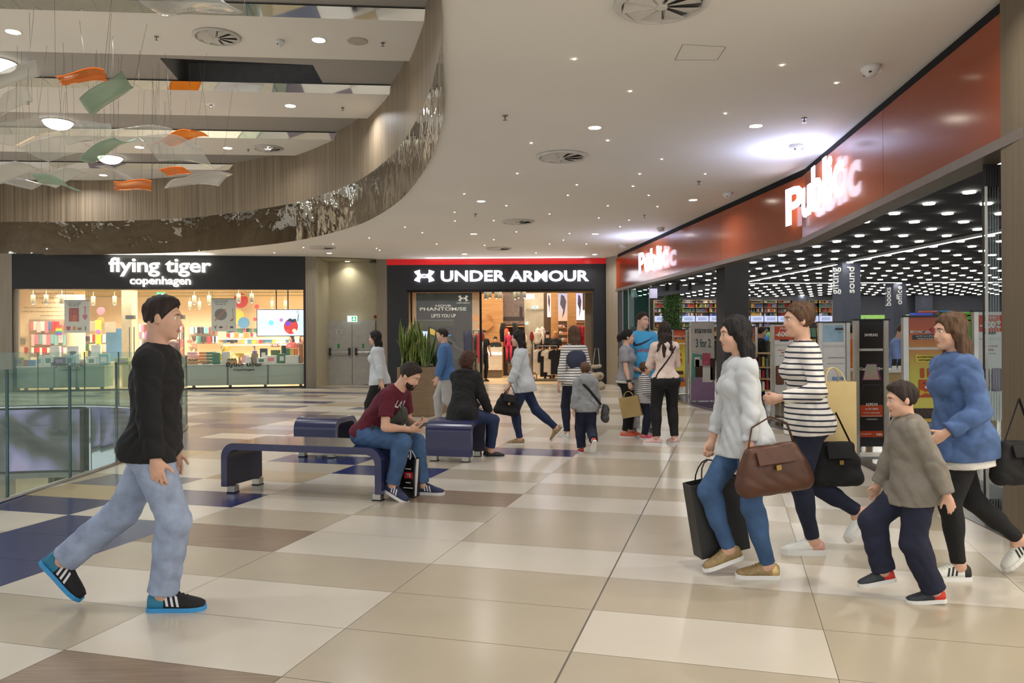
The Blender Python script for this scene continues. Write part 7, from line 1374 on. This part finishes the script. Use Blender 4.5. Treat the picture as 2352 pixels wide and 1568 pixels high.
def softbag(name,label,loc,rz,w_,d,h,mat,strap=None,tilt=0,flap=True,rx=0):
    t=thing(name,label,'bag',loc,rz); t.rotation_euler=(rx,tilt,rz); p,f=field([cap((-w_*.42,0,h*.12),(w_*.42,0,h*.12),d*.42,None,.02),cap((-w_*.36,0,h*.5),(w_*.36,0,h*.5),d*.36,None,.09),cap((-w_*.30,0,h*.84),(w_*.30,0,h*.84),d*.2,None,.09)],.010,[],folds(.006,3)); skinmesh('body',p,f,[mat],t)
    if flap: mb=MB(); mb.box((0,-d*.42,h*.72),(w_*.55,.012,h*.3),Matrix.Rotation(-.35,3,'X'),bev=.004); mb.obj('flap',[mat],t)
    mb=MB(); mb.box((0,-d*.52,h*.5),(.03,.012,.03)); mb.obj('buckle',[M('brass',(170,140,80),rough=.3,metal=.9)],t)
    if strap: mb=MB(); mb.tube(strap,.011,6,flat=.4); mb.obj('strap',[mat],t)
    return t
# ---------------------------------------------------------------- the man on the long bench
pm=Person('bearded man in maroon T-shirt sitting on the long navy bench, looking at his phone',(-1.385,7.60,0),TH+.02,1.78,hd=.006)
pm.pose(P=(0,0,.60),lean=27,hunch=16,twist=-4,head=(-6,30),aR=(.30,-.15,.145),aL=(.47,.18,.09),wR=(.435,-.075,.645),wL=(.475,.06,.675),eR=(-.2,-.7,-1),eL=(-.2,.6,-1),kR=(1,-.2,.8),kL=(1,.25,.8))
pm.body([('R',dict(d=(.9,.32,-.02),pn=(-.15,.75,.55),curl=.55,thumb=.7)),('L',dict(d=(.8,-.5,.05),pn=(.0,-.7,.6),curl=.6,thumb=.7))],beard='dark'); pm.hair('dark','short')
ms=pm.top('t_shirt',MAROON,.68,.017,-.05,se=.022,amp=.010,seed=4,thigh=False); pm.pants('jeans',DENIM,.95,.016,flare=.012,amp=.007,waist=.13,seat=True)
SHN=M('shoe_navy',(44,52,84),rough=.7,var=.1,scale=60); STW=M('stripe_white',(222,222,226),rough=.6,var=0)
pm.shoe('R',SHN,SOLEW,pitch=24,yaw=-6,stripe=STW,lace=M('lace_navy',(36,42,70)),L=.285); pm.shoe('L',SHN,SOLEW,yaw=4,stripe=STW,lace=M('lace_navy',(36,42,70)),L=.285)
Wm=pm.t.matrix_basis
try:
    n_=(Matrix(pm.R2.tolist())@V((1,0,0.0))); u_=(Matrix(pm.R2.tolist())@V((0,0,1))); r_=V((0,1,0)); cpt=V(pm.chest)+V((.1,-.0,.03))
    pm.decal(ms,textmesh('LA 30',.2,.07,.02),STW,cpt+u_*.02,r_,u_,n_,'print'); 
except Exception as e: print('decal',e)
def P2(p): return Wm@V(p)
# phone, crossbody bag and carrier bag
hc=(V(pm.wR)+V(pm.wL))/2+V((.115,.0,.025)); t=thing('smartphone','dark smartphone held in both hands by the man in the maroon T-shirt','phone',P2(hc),TH); mb=MB(); mb.box((0,0,0),(.075,.145,.009),Matrix.Rotation(-.75,3,'Y'),bev=.004); mb.obj('case',[DKT],t); mb=MB(); mb.box((-.0045,0,.0048),(.066,.132,.002),Matrix.Rotation(-.75,3,'Y')); mb.obj('screen',[M('phone_lit',(150,160,176),emit=.5)],t)
t=thing('shoulder_bag','dark olive shoulder bag on the lap of the man in the maroon T-shirt','bag',P2((.235,.03,.735)),TH+.1); BAGO=M('bag_olive',(70,72,66),rough=.7,var=.12,scale=20,bump=.2)
p,f=field([ell((0,0,0),(.15,.11,.075),roty(-.25),.02),ell((.07,0,.05),(.09,.1,.06),roty(-.9),.03)],.008,[],folds(.004,2)); skinmesh('body',p,f,[BAGO],t)
mb=MB(); 
def strapL(pts): return [V(p) for p in smooth([tuple(q) for q in pts],4)]
mb.tube(strapL([(-.1,-.09,.05),(-.14,-.16,-.05),(-.1,-.21,-.14),(.02,-.23,-.17),(.12,-.2,-.11),(.15,-.155,.0),(.135,-.13,.10),(.12,-.09,.15)]),.017,8,flat=.35); mb.obj('strap',[BAGO],t)
mb=MB(); mb.tube([(.14,-.03,.05),(.17,.0,-.12),(.17,.01,-.33)],.02,8,flat=.45); mb.obj('hanging_strap',[BAGO],t)
BKG=M('bag_black_gloss',(20,20,22),rough=.25,var=.1); t=shopbag('carrier_bag','black carrier bag with white edge and red label, between the feet of the seated man',P2((.40,.045,.004))*V((1,1,0))+V((0,0,.006)),TH-.1,.15,.12,.36,BKG,.10,flare=.12,hm=STW); mb=MB(); mb.box((.083,-.02,.18),(.012,.035,.36),Matrix.Rotation(.08,3,'Y')); mb.obj('white_edge',[STW],t); mb=MB(); mb.box((.025,-.067,.21),(.09,.006,.06)); mb.obj('red_label',[M('label_red',(168,30,34),var=0)],t)
text('lettering','TS',P2((.40,.045,0))*V((1,1,0))+Matrix.Rotation(TH-.1,3,'Z')@V((.025,-.0715,.216)),Matrix.Rotation(TH-.1,3,'Z')@V((1,0,0)),UPZ,.05,.032,STW,t,bold=.01,ext=.002,inv=Matrix.Translation(t.location)@Matrix.Rotation(TH-.1,4,'Z'))
for z_,wd in ((.27,.06),(.14,.05),(.09,.1)): mb=MB(); mb.box((.02,-.066,z_),(wd,.004,.008)); mb.obj('print_line',[STW],t)
# ---------------------------------------------------------------- woman in the black coat
p=Person('woman in a black coat seen from behind, sitting on the short bench',(-.62,9.98,0),.62,1.62,fem=True,hd=.008)
p.pose(P=(0,0,.645),lean=6,hunch=8,twist=34,head=(14,6),aL=(.40,-.0,.085),aR=(.36,-.13,.085),wL=(.32,.1,.62),wR=(.34,-.12,.62),eL=(-.5,.9,-.4),eR=(-.5,-.9,-.4),kL=(1,.2,.8),kR=(1,-.1,.8))
p.body([('L',dict(curl=.4)),('R',dict(curl=.4))]); p.hair('auburn','bob'); p.top('coat',COATB,1.98,.045,-.16,se=.032,amp=.007,seed=3,flare=.07,thigh=False)
p.pants('jeans',DENIMD,.93,.014,amp=.005,waist=.13,seat=True); BL=M('flat_black',(26,26,28),rough=.5)
for sd in 'LR': p.shoe(sd,BL,SOLED,yaw=-25,L=.25,flatshoe=True)
mb=MB(); mb.s=True; c0=V(p.nb)-V(p.R2@np.array([0,0,.03])); mb.tube([c0+V(p.R2@np.array([.10*math.cos(a),.125*math.sin(a),.02])) for a in [2*PI*k/16 for k in range(17)]],.03,8,flat=.8); mb.obj('coat_collar',[COATB],p.t)
# ---------------------------------------------------------------- walkers
def walk(p,stride=.3,arm=.25,lead='L',lean=5,head=(0,0),rear_z=.2,twist=0,pz=.93,**kw):
    f,r=(('aL','aR') if lead=='L' else ('aR','aL')); sg=1 if lead=='L' else -1
    d={f:(stride*.55,sg*.07,.09),r:(-stride*1.15,-sg*.07,rear_z)}
    d.update(kw); d.setdefault('wL',(-sg*arm+.02,.27,.80)); d.setdefault('wR',(sg*arm+.02,-.27,.80)); return p.pose(P=(0,0,pz),lean=lean,head=head,twist=twist,**d)
REL=lambda: [('L',dict(curl=.35)),('R',dict(curl=.35))]
GRIP=lambda: [('L',dict(curl=1.2,thumb=.8)),('R',dict(curl=1.2,thumb=.8))]
# left foreground man
p=Person('man in black jacket and faded jeans striding right by the glass railing',(-2.03,4.47,0),.12,1.76,hd=.008)
walk(p,.36,.06,'R',3,(0,4),.24,aR=(.06,-.06,.09),aL=(-.52,.08,.26),pz=.935,wL=(.06,.17,.86),wR=(.07,-.2,.86)); p.body(REL()); p.hair('dark','short'); p.top('jacket',BLKC,1.97,.026,-.1,se=.022,amp=.01,seed=6); p.pants('jeans',DENIML,.97,.026,flare=.016,amp=.007,waist=.0)
SHB=M('shoe_black_suede',(24,24,26),rough=.8); TQ=M('shoe_turquoise',(36,124,158),rough=.5); SBL=M('sole_blue',(60,150,210),rough=.5)
p.shoe('R',SHB,SBL,stripe=STW,accent=(TQ,1),lace=SHB,L=.31,yaw=-2,hi=.95,chunky=.8); p.shoe('L',SHB,SBL,pitch=48,stripe=STW,accent=(TQ,1),L=.31,hi=.95,chunky=.8)
# gold-sneaker woman
GOLD=M('shoe_gold',(150,126,84),rough=.45,var=.25,scale=40); WSH=M('shoe_white',(224,226,220),rough=.5,var=.03)
p=Person('woman with black hair in the foreground, pale grey shirt, jeans and gold sneakers',(1.47,4.98,0),PI+.05,1.63,fem=True,hd=.008)
walk(p,.30,.1,'L',5,(0,3),.25,aL=(-.13,.05,.09),aR=(.10,-.06,.17),wL=(.06,.24,.80),wR=(.2,-.2,.80),pz=.945,kR=(1,0,.3)); p.body(GRIP()); p.hair('black','long'); p.top('shirt',PALEG,1.72,.02,-.12,se=.019,amp=.011,seed=8,flare=.02); p.pants('jeans',DENIM,.97,.009,amp=.004)
p.shoe('L',GOLD,SOLEW,lace=GOLD,L=.285,accent=(M('gold_bright',(214,184,120),rough=.2,metal=.6),0),yaw=-8); p.shoe('R',GOLD,SOLEW,pitch=18,lace=GOLD,L=.285)
h=p.world(p.wR+nrm(p.wR-p.eR)*.08); SHBK=M('paper_black',(34,34,34),rough=.5); shopbag('shopping_bag','large black paper shopping bag carried by the woman with gold sneakers',h-V((-.09,0,.64)),PI+.2,.34,.13,.48,SHBK,.15,tilt=.16)
h=p.world(p.wL+nrm(p.wL-p.eL)*.02); softbag('handbag','brown leather handbag on the arm of the woman with gold sneakers',p.world(V((-.09,.25,.60))),.12,.42,.16,.28,M('leather_brown',(80,46,28),rough=.45,var=.15,scale=14),strap=[(-.15,0,.22),(-.1,.0,.38),(.02,0,.43),(.12,0,.38),(.16,0,.22)],tilt=-.12)
# striped-shirt woman
p=Person('woman in striped shirt walking left in the foreground, jeans and white sneakers',(2.06,5.52,0),PI,1.74,fem=True,hd=.008)
walk(p,.3,.1,'L',4,(0,2),.24,aL=(-.02,.05,.09),aR=(-.40,-.07,.26),wL=(.26,.2,1.10),wR=(-.14,-.25,.82),pz=.94); p.body(GRIP()); p.hair('brown','bun'); p.top('striped_shirt',STRIPE,1.9,.02,-.1,se=.018,amp=.009,seed=9,flare=.015); p.pants('jeans',DENIMN,.93,.008,amp=.003)
p.shoe('L',WSH,SOLEW,lace=WSH,L=.285,accent=(M('shoe_pink',(214,160,146),rough=.5),1),chunky=1.5,yaw=-6); p.shoe('R',WSH,SOLEW,pitch=44,L=.285,accent=(M('shoe_pink',(214,160,146),rough=.5),1),chunky=1.5)
mb=MB(); mb.s=True; a_=V(p.aL); mb.lathe([(.038,.0),(.036,.05)],(a_.x-.005,a_.y,a_.z-.01),12); mb.obj('sock',[WHITEC],p.t)
h=p.world(p.wR+nrm(p.wR-p.eR)*.08); shopbag('tote_bag','tall cream-yellow tote bag behind the woman in the striped shirt',p.world(V((-.27,-.23,.62))),PI+.1,.30,.12,.56,M('canvas_cream',(206,184,132),rough=.85,var=.06),.12); softbag('handbag','black handbag hanging low behind the woman in the striped shirt',p.world(V((-.22,-.05,.47))),.1,.34,.14,.32,BLKC,strap=[(-.12,0,.26),(0,0,.5),(.12,0,.26)])
# boy foreground
p=Person('boy walking left in the foreground, grey-beige jacket, navy trousers, red and black trainers',(2.30,4.52,0),PI-.12,1.24,child=True,hd=.007)
walk(p,.26,.2,'L',6,(0,8),.25,aL=(-.12,.07,.095),aR=(.22,-.07,.2),pz=.93,kR=(1,0,.3)); p.body(REL()); p.hair('dark','short'); p.top('jacket',OLIVEG,1.95,.028,-.14,se=.024,amp=.01,seed=5,flare=.03); p.pants('trousers',NAVYC,.97,.026,flare=.012,amp=.006)
REDS=M('shoe_red',(206,52,42),rough=.55); BK2=M('shoe_graphite',(46,50,58),rough=.6); DEL=M('shoe_mark',(220,222,226),var=0)
for sd,pt in (('L',4),('R',12)):
    o=p.shoe(sd,BK2,SOLEW,pitch=pt,accent=(REDS,1),lace=BK2,chunky=1.2)
# denim woman
p=Person('woman in denim shirt and black leggings walking left at the right edge',(2.80,4.93,0),PI+.02,1.65,fem=True,hd=.008)
walk(p,.36,.12,'L',5,(0,3),.24,aL=(.05,.05,.09),aR=(-.44,-.07,.22),wL=(.22,.2,.98),wR=(-.12,-.3,.86),pz=.935); p.body(REL()); p.hair('brown','long'); p.top('under_shirt',WHITEC,0,.024,-.19,amp=.005,seed=7,flare=.035); p.top('denim_shirt',DENSH,1.9,.034,-.14,se=.027,amp=.012,seed=4,flare=.045); p.pants('leggings',BLKC,.93,.006,amp=.002)
STB=M('stripe_black',(26,26,28),rough=.6,var=0); HB=M('heel_black',(24,24,26),rough=.5)
p.shoe('L',WSH,SOLEW,stripe=STB,accent=(HB,0),lace=WSH,L=.285,yaw=-4); p.shoe('R',WSH,SOLEW,pitch=40,stripe=STB,accent=(HB,0),lace=WSH,L=.285)
softbag('shoulder_bag','black shoulder bag at the hip of the woman in the denim shirt',p.world(V((-.3,.1,.62))),.1,.3,.14,.26,BLKC,strap=[(-.11,0,.2),(0,0,.5),(.11,0,.2)])
# ---------------------------------------------------------------- middle distance
# woman with black bag
p=Person('woman with long black hair walking left in mid distance, pale shirt and jeans',(.16,11.2,0),PI,1.62,fem=True,hd=.01)
walk(p,.32,.12,'L',6,(0,4),.25,aL=(.06,.05,.09),aR=(-.5,-.05,.24),wL=(.24,.2,.86),wR=(.1,-.25,.82)); p.body(GRIP()); p.hair('black','long'); p.top('shirt',PALEG,1.7,.026,-.13,se=.024,amp=.006,seed=8,flare=.04); p.pants('jeans',DENIMD,.96,.009); p.shoe('L',GOLD,SOLEW,lace=GOLD); p.shoe('R',GOLD,SOLEW,pitch=46)
softbag('handbag','black handbag swinging in front of the woman walking in mid distance',p.world(V((.25,.22,.45))),.2,.32,.13,.30,BLKC,strap=[(-.1,0,.24),(0,0,.4),(.1,0,.24)],tilt=.2)
# striped woman from behind
p=Person('woman from behind with striped sleeves, navy scarf and long brown hair',(.93,11.7,0),PI/2+.35,1.68,fem=True,hd=.01)
walk(p,.28,.1,'L',3,(0,0),.2,wL=(.0,.28,.8),wR=(.05,-.3,.82)); p.body(REL()); p.hair('brown','long'); p.top('striped_shirt',STRIPE,1.85,.024,-.1,se=.02,seed=3); p.pants('jeans',DENIMN,.95,.01)
q=field([ell(p.chest+p.R2@np.array([-.07,0,-.03]),(.07,.16,.16),p.R2,.03)],.014,[],folds(.004,2)); skinmesh('scarf',*q,[M('scarf_slate',(52,58,78),rough=.9,var=.15)],p.t)
for sd in 'LR': p.shoe(sd,WSH,SOLEW,pitch=0 if sd=='L' else 35)
softbag('tote_bag','beige tote bag at the right side of the woman with navy scarf',p.world(V((-.02,-.34,.72))),.9,.34,.14,.42,M('canvas_beige',(186,172,144),rough=.85),strap=[(-.1,0,.34),(-.03,0,.62),(.06,0,.62),(.1,0,.34)],flap=False)
# boy from behind
p=Person('small boy in a grey hoodie seen from behind, red shoes',(.955,10.25,0),PI/2+.12,1.17,child=True,hd=.008)
walk(p,.2,.1,'L',3,(0,4),.26,aR=(-.34,-.07,.3),pz=.93); p.body(REL()); p.hair('brown','short'); hd_=p.top('hoodie',HOODG,1.97,.03,-.12,se=.024,seed=6,flare=.015,amp=.009,extra=[ell(p.nb+p.R2@np.array([-.07,0,-.03])*p.s,(.06,.11,.09),p.R2,.03)]); p.pants('trousers',NAVYC,.97,.024,flare=.008)
for sd,pt in (('L',0),('R',50)): p.shoe(sd,REDS,SOLEW,pitch=pt)
mb=MB(); mb.tube([V(p.nb+p.R2@np.array([-.06,.1,-.02])),V(p.chest+p.R2@np.array([-.14,-.02,-.02])),V(p.P+np.array([-.12,-.17,.02]))],.018,6,flat=.4); mb.obj('strap',[BLKC],p.t)
softbag('shoulder_bag','dark grey bag hanging at the right hip of the small boy',p.world(V((-.04,-.24,.42))),1.6,.2,.1,.24,M('bag_charcoal',(66,66,66),rough=.8))
# ---------------------------------------------------------------- family group
p=Person('teenage girl with black ponytail and grey T-shirt beside the man in sky blue',(1.72,11.95,0),-.25,1.60,fem=True,hd=.008)
p.pose(P=(0,0,.955),lean=2,twist=-10,head=(8,2),aL=(.05,.09,.09),aR=(-.02,-.09,.09),wR=(.10,-.27,.80),wL=(.30,.16,1.06),eL=(-.3,.4,-1),eR=(-1,-.4,0)); p.body([('R',dict(curl=1.0,thumb=.6)),('L',dict(d=(.5,.0,.8),pn=(.2,-.9,.1),curl=.9,thumb=.8))]); p.hair('black','tail')
p.top('under_shirt',WHITEC,0,.016,-.06,seed=2); p.top('t_shirt',GREYM,.62,.024,-.015,se=.03,amp=.005,seed=5); p.pants('leggings',BLKC,.95,.006,amp=.002,waist=.01)
ORS=M('shoe_coral',(234,104,76),rough=.5)
for sd,yw in (('L',0),('R',-5)): p.shoe(sd,ORS,SOLEW,yaw=yw,lace=ORS)
mb=MB(); mb.s=True; mb.tube([V(p.wR+nrm(p.eR-p.wR)*.02),V(p.wR+nrm(p.eR-p.wR)*.055)],.037,12); mb.obj('watch',[DKP],p.t)
h=p.world(p.wR+nrm(p.wR-p.eR)*.09); t=shopbag('paper_bag','brown paper bag hanging from the hand of the teenage girl',h-V((-.02,.05,.40)),-.35,.29,.10,.30,M('kraft_paper',(176,150,100),rough=.85,var=.06),.1,tilt=-.2)
h=p.world(p.wL+np.array([.07,-.02,.075])); t=thing('drink_bottle','green drink bottle with white cap held by the teenage girl','bottle',h-V((0,0,.09))); mb=MB(); mb.s=True; mb.lathe([(.03,0),(.032,.05),(.027,.1),(.03,.14),(.014,.18)],n=12); mb.obj('bottle',[M('bottle_green',(96,180,90),rough=.2,var=.05)],t); mb=MB(); mb.lathe([(.034,.05),(.034,.11)],n=12); mb.obj('label',[M('bottle_label',(200,224,196))],t); mb=MB(); mb.lathe([(.016,.178),(.016,.205),(.001,.206)],n=10); mb.obj('cap',[WHP],t)
# man in blue
p=Person('tall man in a sky blue T-shirt with navy swoosh and grey sweatpants',(2.0,12.25,0),-PI/2+.22,1.86,hd=.009)
p.pose(P=(0,0,.962),lean=1,head=(26,2),aL=(.0,.13,.09),aR=(.02,-.13,.09),wL=(.06,.30,.84),wR=(.04,-.30,.84)); p.body(REL()); p.hair('dark','short',line=.02); sk=p.top('t_shirt',SKYB,.75,.028,-.13,se=.03,amp=.006,seed=7,belly=.02,flare=.03); p.pants('sweatpants',SWEAT,.97,.028,flare=.02,amp=.008)
SGR=M('shoe_grey',(104,106,110),rough=.6)
for sd,yw in (('L',14),('R',-12)): p.shoe(sd,SGR,SOLEW,yaw=yw,lace=SGR)
NVY=M('print_navy',(28,34,66),rough=.7,var=0); RDP=M('print_coral_red',(212,50,58),rough=.7,var=0)
sw=[(-.17,-.03),(-.165,-.055),(-.145,-.07),(-.11,-.068),(-.05,-.048),(.04,-.005),(.17,.07),(.04,.02),(-.06,-.02),(-.11,-.034),(-.135,-.03),(-.14,-.012),(-.15,.012)]
fw=V((1,0,0)); rt=V((0,1,0)); p.decal(sk,polymesh(sw),NVY,V(p.chest)+V((.1,0,.06*p.s)),rt,UPZ,fw,'swoosh'); p.decal(sk,textmesh('JUST DO IT.',.25,.05,.03),RDP,V(p.chest)+V((.1,0.01,-.075*p.s)),rt,UPZ,fw,'print')
# little girl
p=Person('little girl in a striped top and pink shoes in front of the tall man',(1.955,11.72,0),-.08,1.10,fem=True,child=True,hd=.008)
p.pose(P=(0,0,.945),lean=1,head=(0,2),aL=(.02,.07,.09),aR=(-.02,-.07,.09),wL=(.26,.14,1.12),wR=(.24,-.12,1.10),eL=(-.2,.4,-1),eR=(-.2,-.4,-1)); p.body([('L',dict(d=(.8,0,.5),curl=.5)),('R',dict(d=(.8,.1,.5),curl=.5))],); p.hair('brown','bun'); p.top('striped_top',STRIPEF,1.95,.026,-.1,se=.024,seed=3,flare=.03); p.pants('trousers',NAVYC,.95,.018); PKS=M('shoe_pink_bright',(222,72,102),rough=.5)
for sd in 'LR': p.shoe(sd,PKS,SOLEW,lace=WSH)
# woman in blush knit
p=Person('woman with long wavy dark hair seen from behind, blush top, black trousers and pink shoes',(2.15,11.1,0),PI/2+.15,1.70,fem=True,hd=.008)
p.pose(P=(0,0,.955),lean=1,head=(-6,3),aL=(.0,.135,.09),aR=(-.01,-.135,.09),wL=(.22,.0,1.12),wR=(.22,-.0,1.10),eL=(.1,.6,-1),eR=(.1,-.6,-1)); p.body([('L',dict(d=(.2,-1,0),curl=.5)),('R',dict(d=(.2,1,0),curl=.5))]); C_=lambda a,b,ra,rb: cap(p.hp(*a),p.hp(*b),ra*p.hs,rb*p.hs,.02*p.hs)
p.hair('dark','long',[C_((-.08,.07,-.15),(-.145,.15,-.32),.035,.014),C_((-.09,.03,-.2),(-.155,.05,-.40),.04,.016),C_((-.09,-.06,-.2),(-.15,-.09,-.34),.035,.014)])
p.top('blush_top',BLUSH,1.97,.02,-.0,se=.018,amp=.009,seed=2); p.pants('trousers',BLKC,.93,.018,amp=.003,waist=.03,extra=[ell(p.hL+np.array([-.05,.0,-.02]),(.1,.1,.11),None,.05),ell(p.hR+np.array([-.05,.0,-.02]),(.1,.1,.11),None,.05)]); PKP=M('shoe_pale_pink',(222,184,180),rough=.6)
p.shoe('L',PKP,SOLEW,lace=PKP,yaw=55); p.shoe('R',PKP,SOLEW,lace=PKP,yaw=10)
bo=[o for o in p.t.children if o.name.startswith('blush_top')][0]; bm=bmesh.new(); bm.from_mesh(bo.data); tr_=BVHTree.FromBMesh(bm); bm.free(); pts=[]
for k in range(13):
    u=k/12; a_=V(p.shR)+(V(p.P)+V((0,.2,.04))-V(p.shR))*u; a_.y=-.13+.30*u; a_.z=p.shR[2]-.0+(p.P[2]+.03-p.shR[2])*u; hit=tr_.ray_cast(V((-1,a_.y,a_.z)),V((1,0,0)))
    if hit[0] is not None: pts.append(hit[0]+V((-.006,0,0)))
mb=MB(); mb.tube(pts,.011,6,flat=.5); mb.obj('bag_strap',[BLKC],p.t)
# ---------------------------------------------------------------- behind the bench
p=Person('woman with dark hair walking left behind the seated man, pale grey top, dark trousers',(-2.12,12.6,0),PI,1.64,fem=True,hd=.012); walk(p,.3,.12,'L',5,(0,3),.2); p.body(REL()); p.hair('black','long'); p.top('top',PALEG,1.8,.028,-.1,se=.024,seed=4,flare=.03); p.pants('trousers',BLKC,.96,.014)
for sd,pt in (('L',0),('R',40)): p.shoe(sd,SHB,SOLED,pitch=pt)
p=Person('person in a blue top walking beside the planter, behind the woman in the black coat',(-1.13,13.6,0),PI,1.68,hd=.012); walk(p,.28,.14,'R',5,(0,3),.2); p.body(REL()); p.hair('dark','short'); p.top('blue_top',M('cotton_blue',(74,112,160),rough=.9),1.9,.03,-.1,se=.026,seed=4); p.pants('trousers',SWEAT,.96,.022)
for sd,pt in (('L',40),('R',0)): p.shoe(sd,SHB,SOLEW,pitch=pt)
# ---------------------------------------------------------------- inside the shops
def figure(label,x,Y,yaw,H,fem,hair,hstyle,topm,panm,wr=((.06,.28,.82),(.06,-.28,.82)),sl=.62,hd=.014,lean=2,head=(0,4),skin='l',glasses=False,X=None,pn='trousers'):
    q=at(x,800,Y); p=Person(label,(q.x,Y,0),yaw,H,fem=fem,hd=hd,skin=skin); p.pose(P=(0,0,.955),lean=lean,head=head,wL=wr[0],wR=wr[1],eL=(-.6,.6,-.5),eR=(-.6,-.6,-.5)); p.body(REL(),glasses=glasses); p.hair(hair,hstyle); p.top('top',topm,sl,.022,-.04,se=.022,seed=3); p.pants(pn,panm,.96,.014)
    for sd in 'LR': p.shoe(sd,SHB,SOLED)
    return p
FR=((.28,.12,1.05),(.28,-.12,1.05))
figure('shop assistant with long blond hair and black T-shirt in the sports shop',1277,28.0,-PI/2-.5,1.70,True,'blond','long',BLKC,BLKC,FR,head=(0,14)); figure('person in a black T-shirt seen from behind, next to the blond assistant',1258,28.8,PI/2,1.74,False,'dark','short',BLKC,BLKC); figure('cashier in black behind the white counter of the sports shop',1138,30.35,-PI/2,1.55,False,'dark','short',BLKC,BLKC,FR,head=(0,25)); figure('person in black with a hand on the hip just inside the sports shop entrance',1109,27.2,-PI/2+.6,1.74,False,'dark','short',BLKC,BLKC,((.02,.3,.98),(.06,-.28,.82)))
figure('woman with brown hair browsing behind the pink crates in the gift shop',446,27.6,PI+.6,1.66,True,'brown','bob',M('top_taupe',(140,104,84)),DENIMD,FR); figure('woman with long dark curly hair and red top under the gift shop screen',671,26.6,-PI/2-.6,1.64,True,'dark','long',M('top_red',(150,44,46)),DENIMD,FR); figure('woman with brown hair at the right end of the gift shop window',694,26.9,-PI/2+.4,1.63,True,'brown','long',M('top_brown',(120,84,62)),DENIMD,FR)
figure('person in dark clothes walking away behind the gift shop entrance',396,28,PI/2,1.70,False,'auburn','short',M('top_wine',(60,30,30)),BLKC,sl=1.9); figure('person in a dark jacket at the left of the rack behind the gift shop entrance',343,28.3,PI/2-.4,1.66,False,'dark','short',M('top_plum',(70,56,66)),BLKC,sl=1.9)
figure('man with glasses and light blue shirt behind the counter table in the bookshop',2058,13.75,-PI/2+.75,1.70,False,'brown','short',M('shirt_light_blue',(128,152,206),rough=.9,var=.05),NAVYC,((.30,.1,1.02),(.30,-.1,1.02)),sl=1.9,hd=.01,lean=5,head=(8,26),glasses=True); figure('person in an orange top beside the black phone stand in the bookshop',1958,14.9,PI/2,1.68,False,'dark','short',M('top_orange',(222,112,32)),BLKC,sl=1.9,hd=.012)
figure('person in black seen from the side between the orange stand and the iPhone stand',1746,18.6,0,1.70,False,'dark','short',BLKC,NAVYC,sl=1.9,hd=.013); figure('person in a grey T-shirt bending over the counter table at its right end',2188,13.9,PI-.5,1.66,False,'dark','short',M('top_grey',(120,118,116)),NAVYC,((.34,.1,.98),(.34,-.1,.98)),hd=.012,lean=16,head=(0,25))
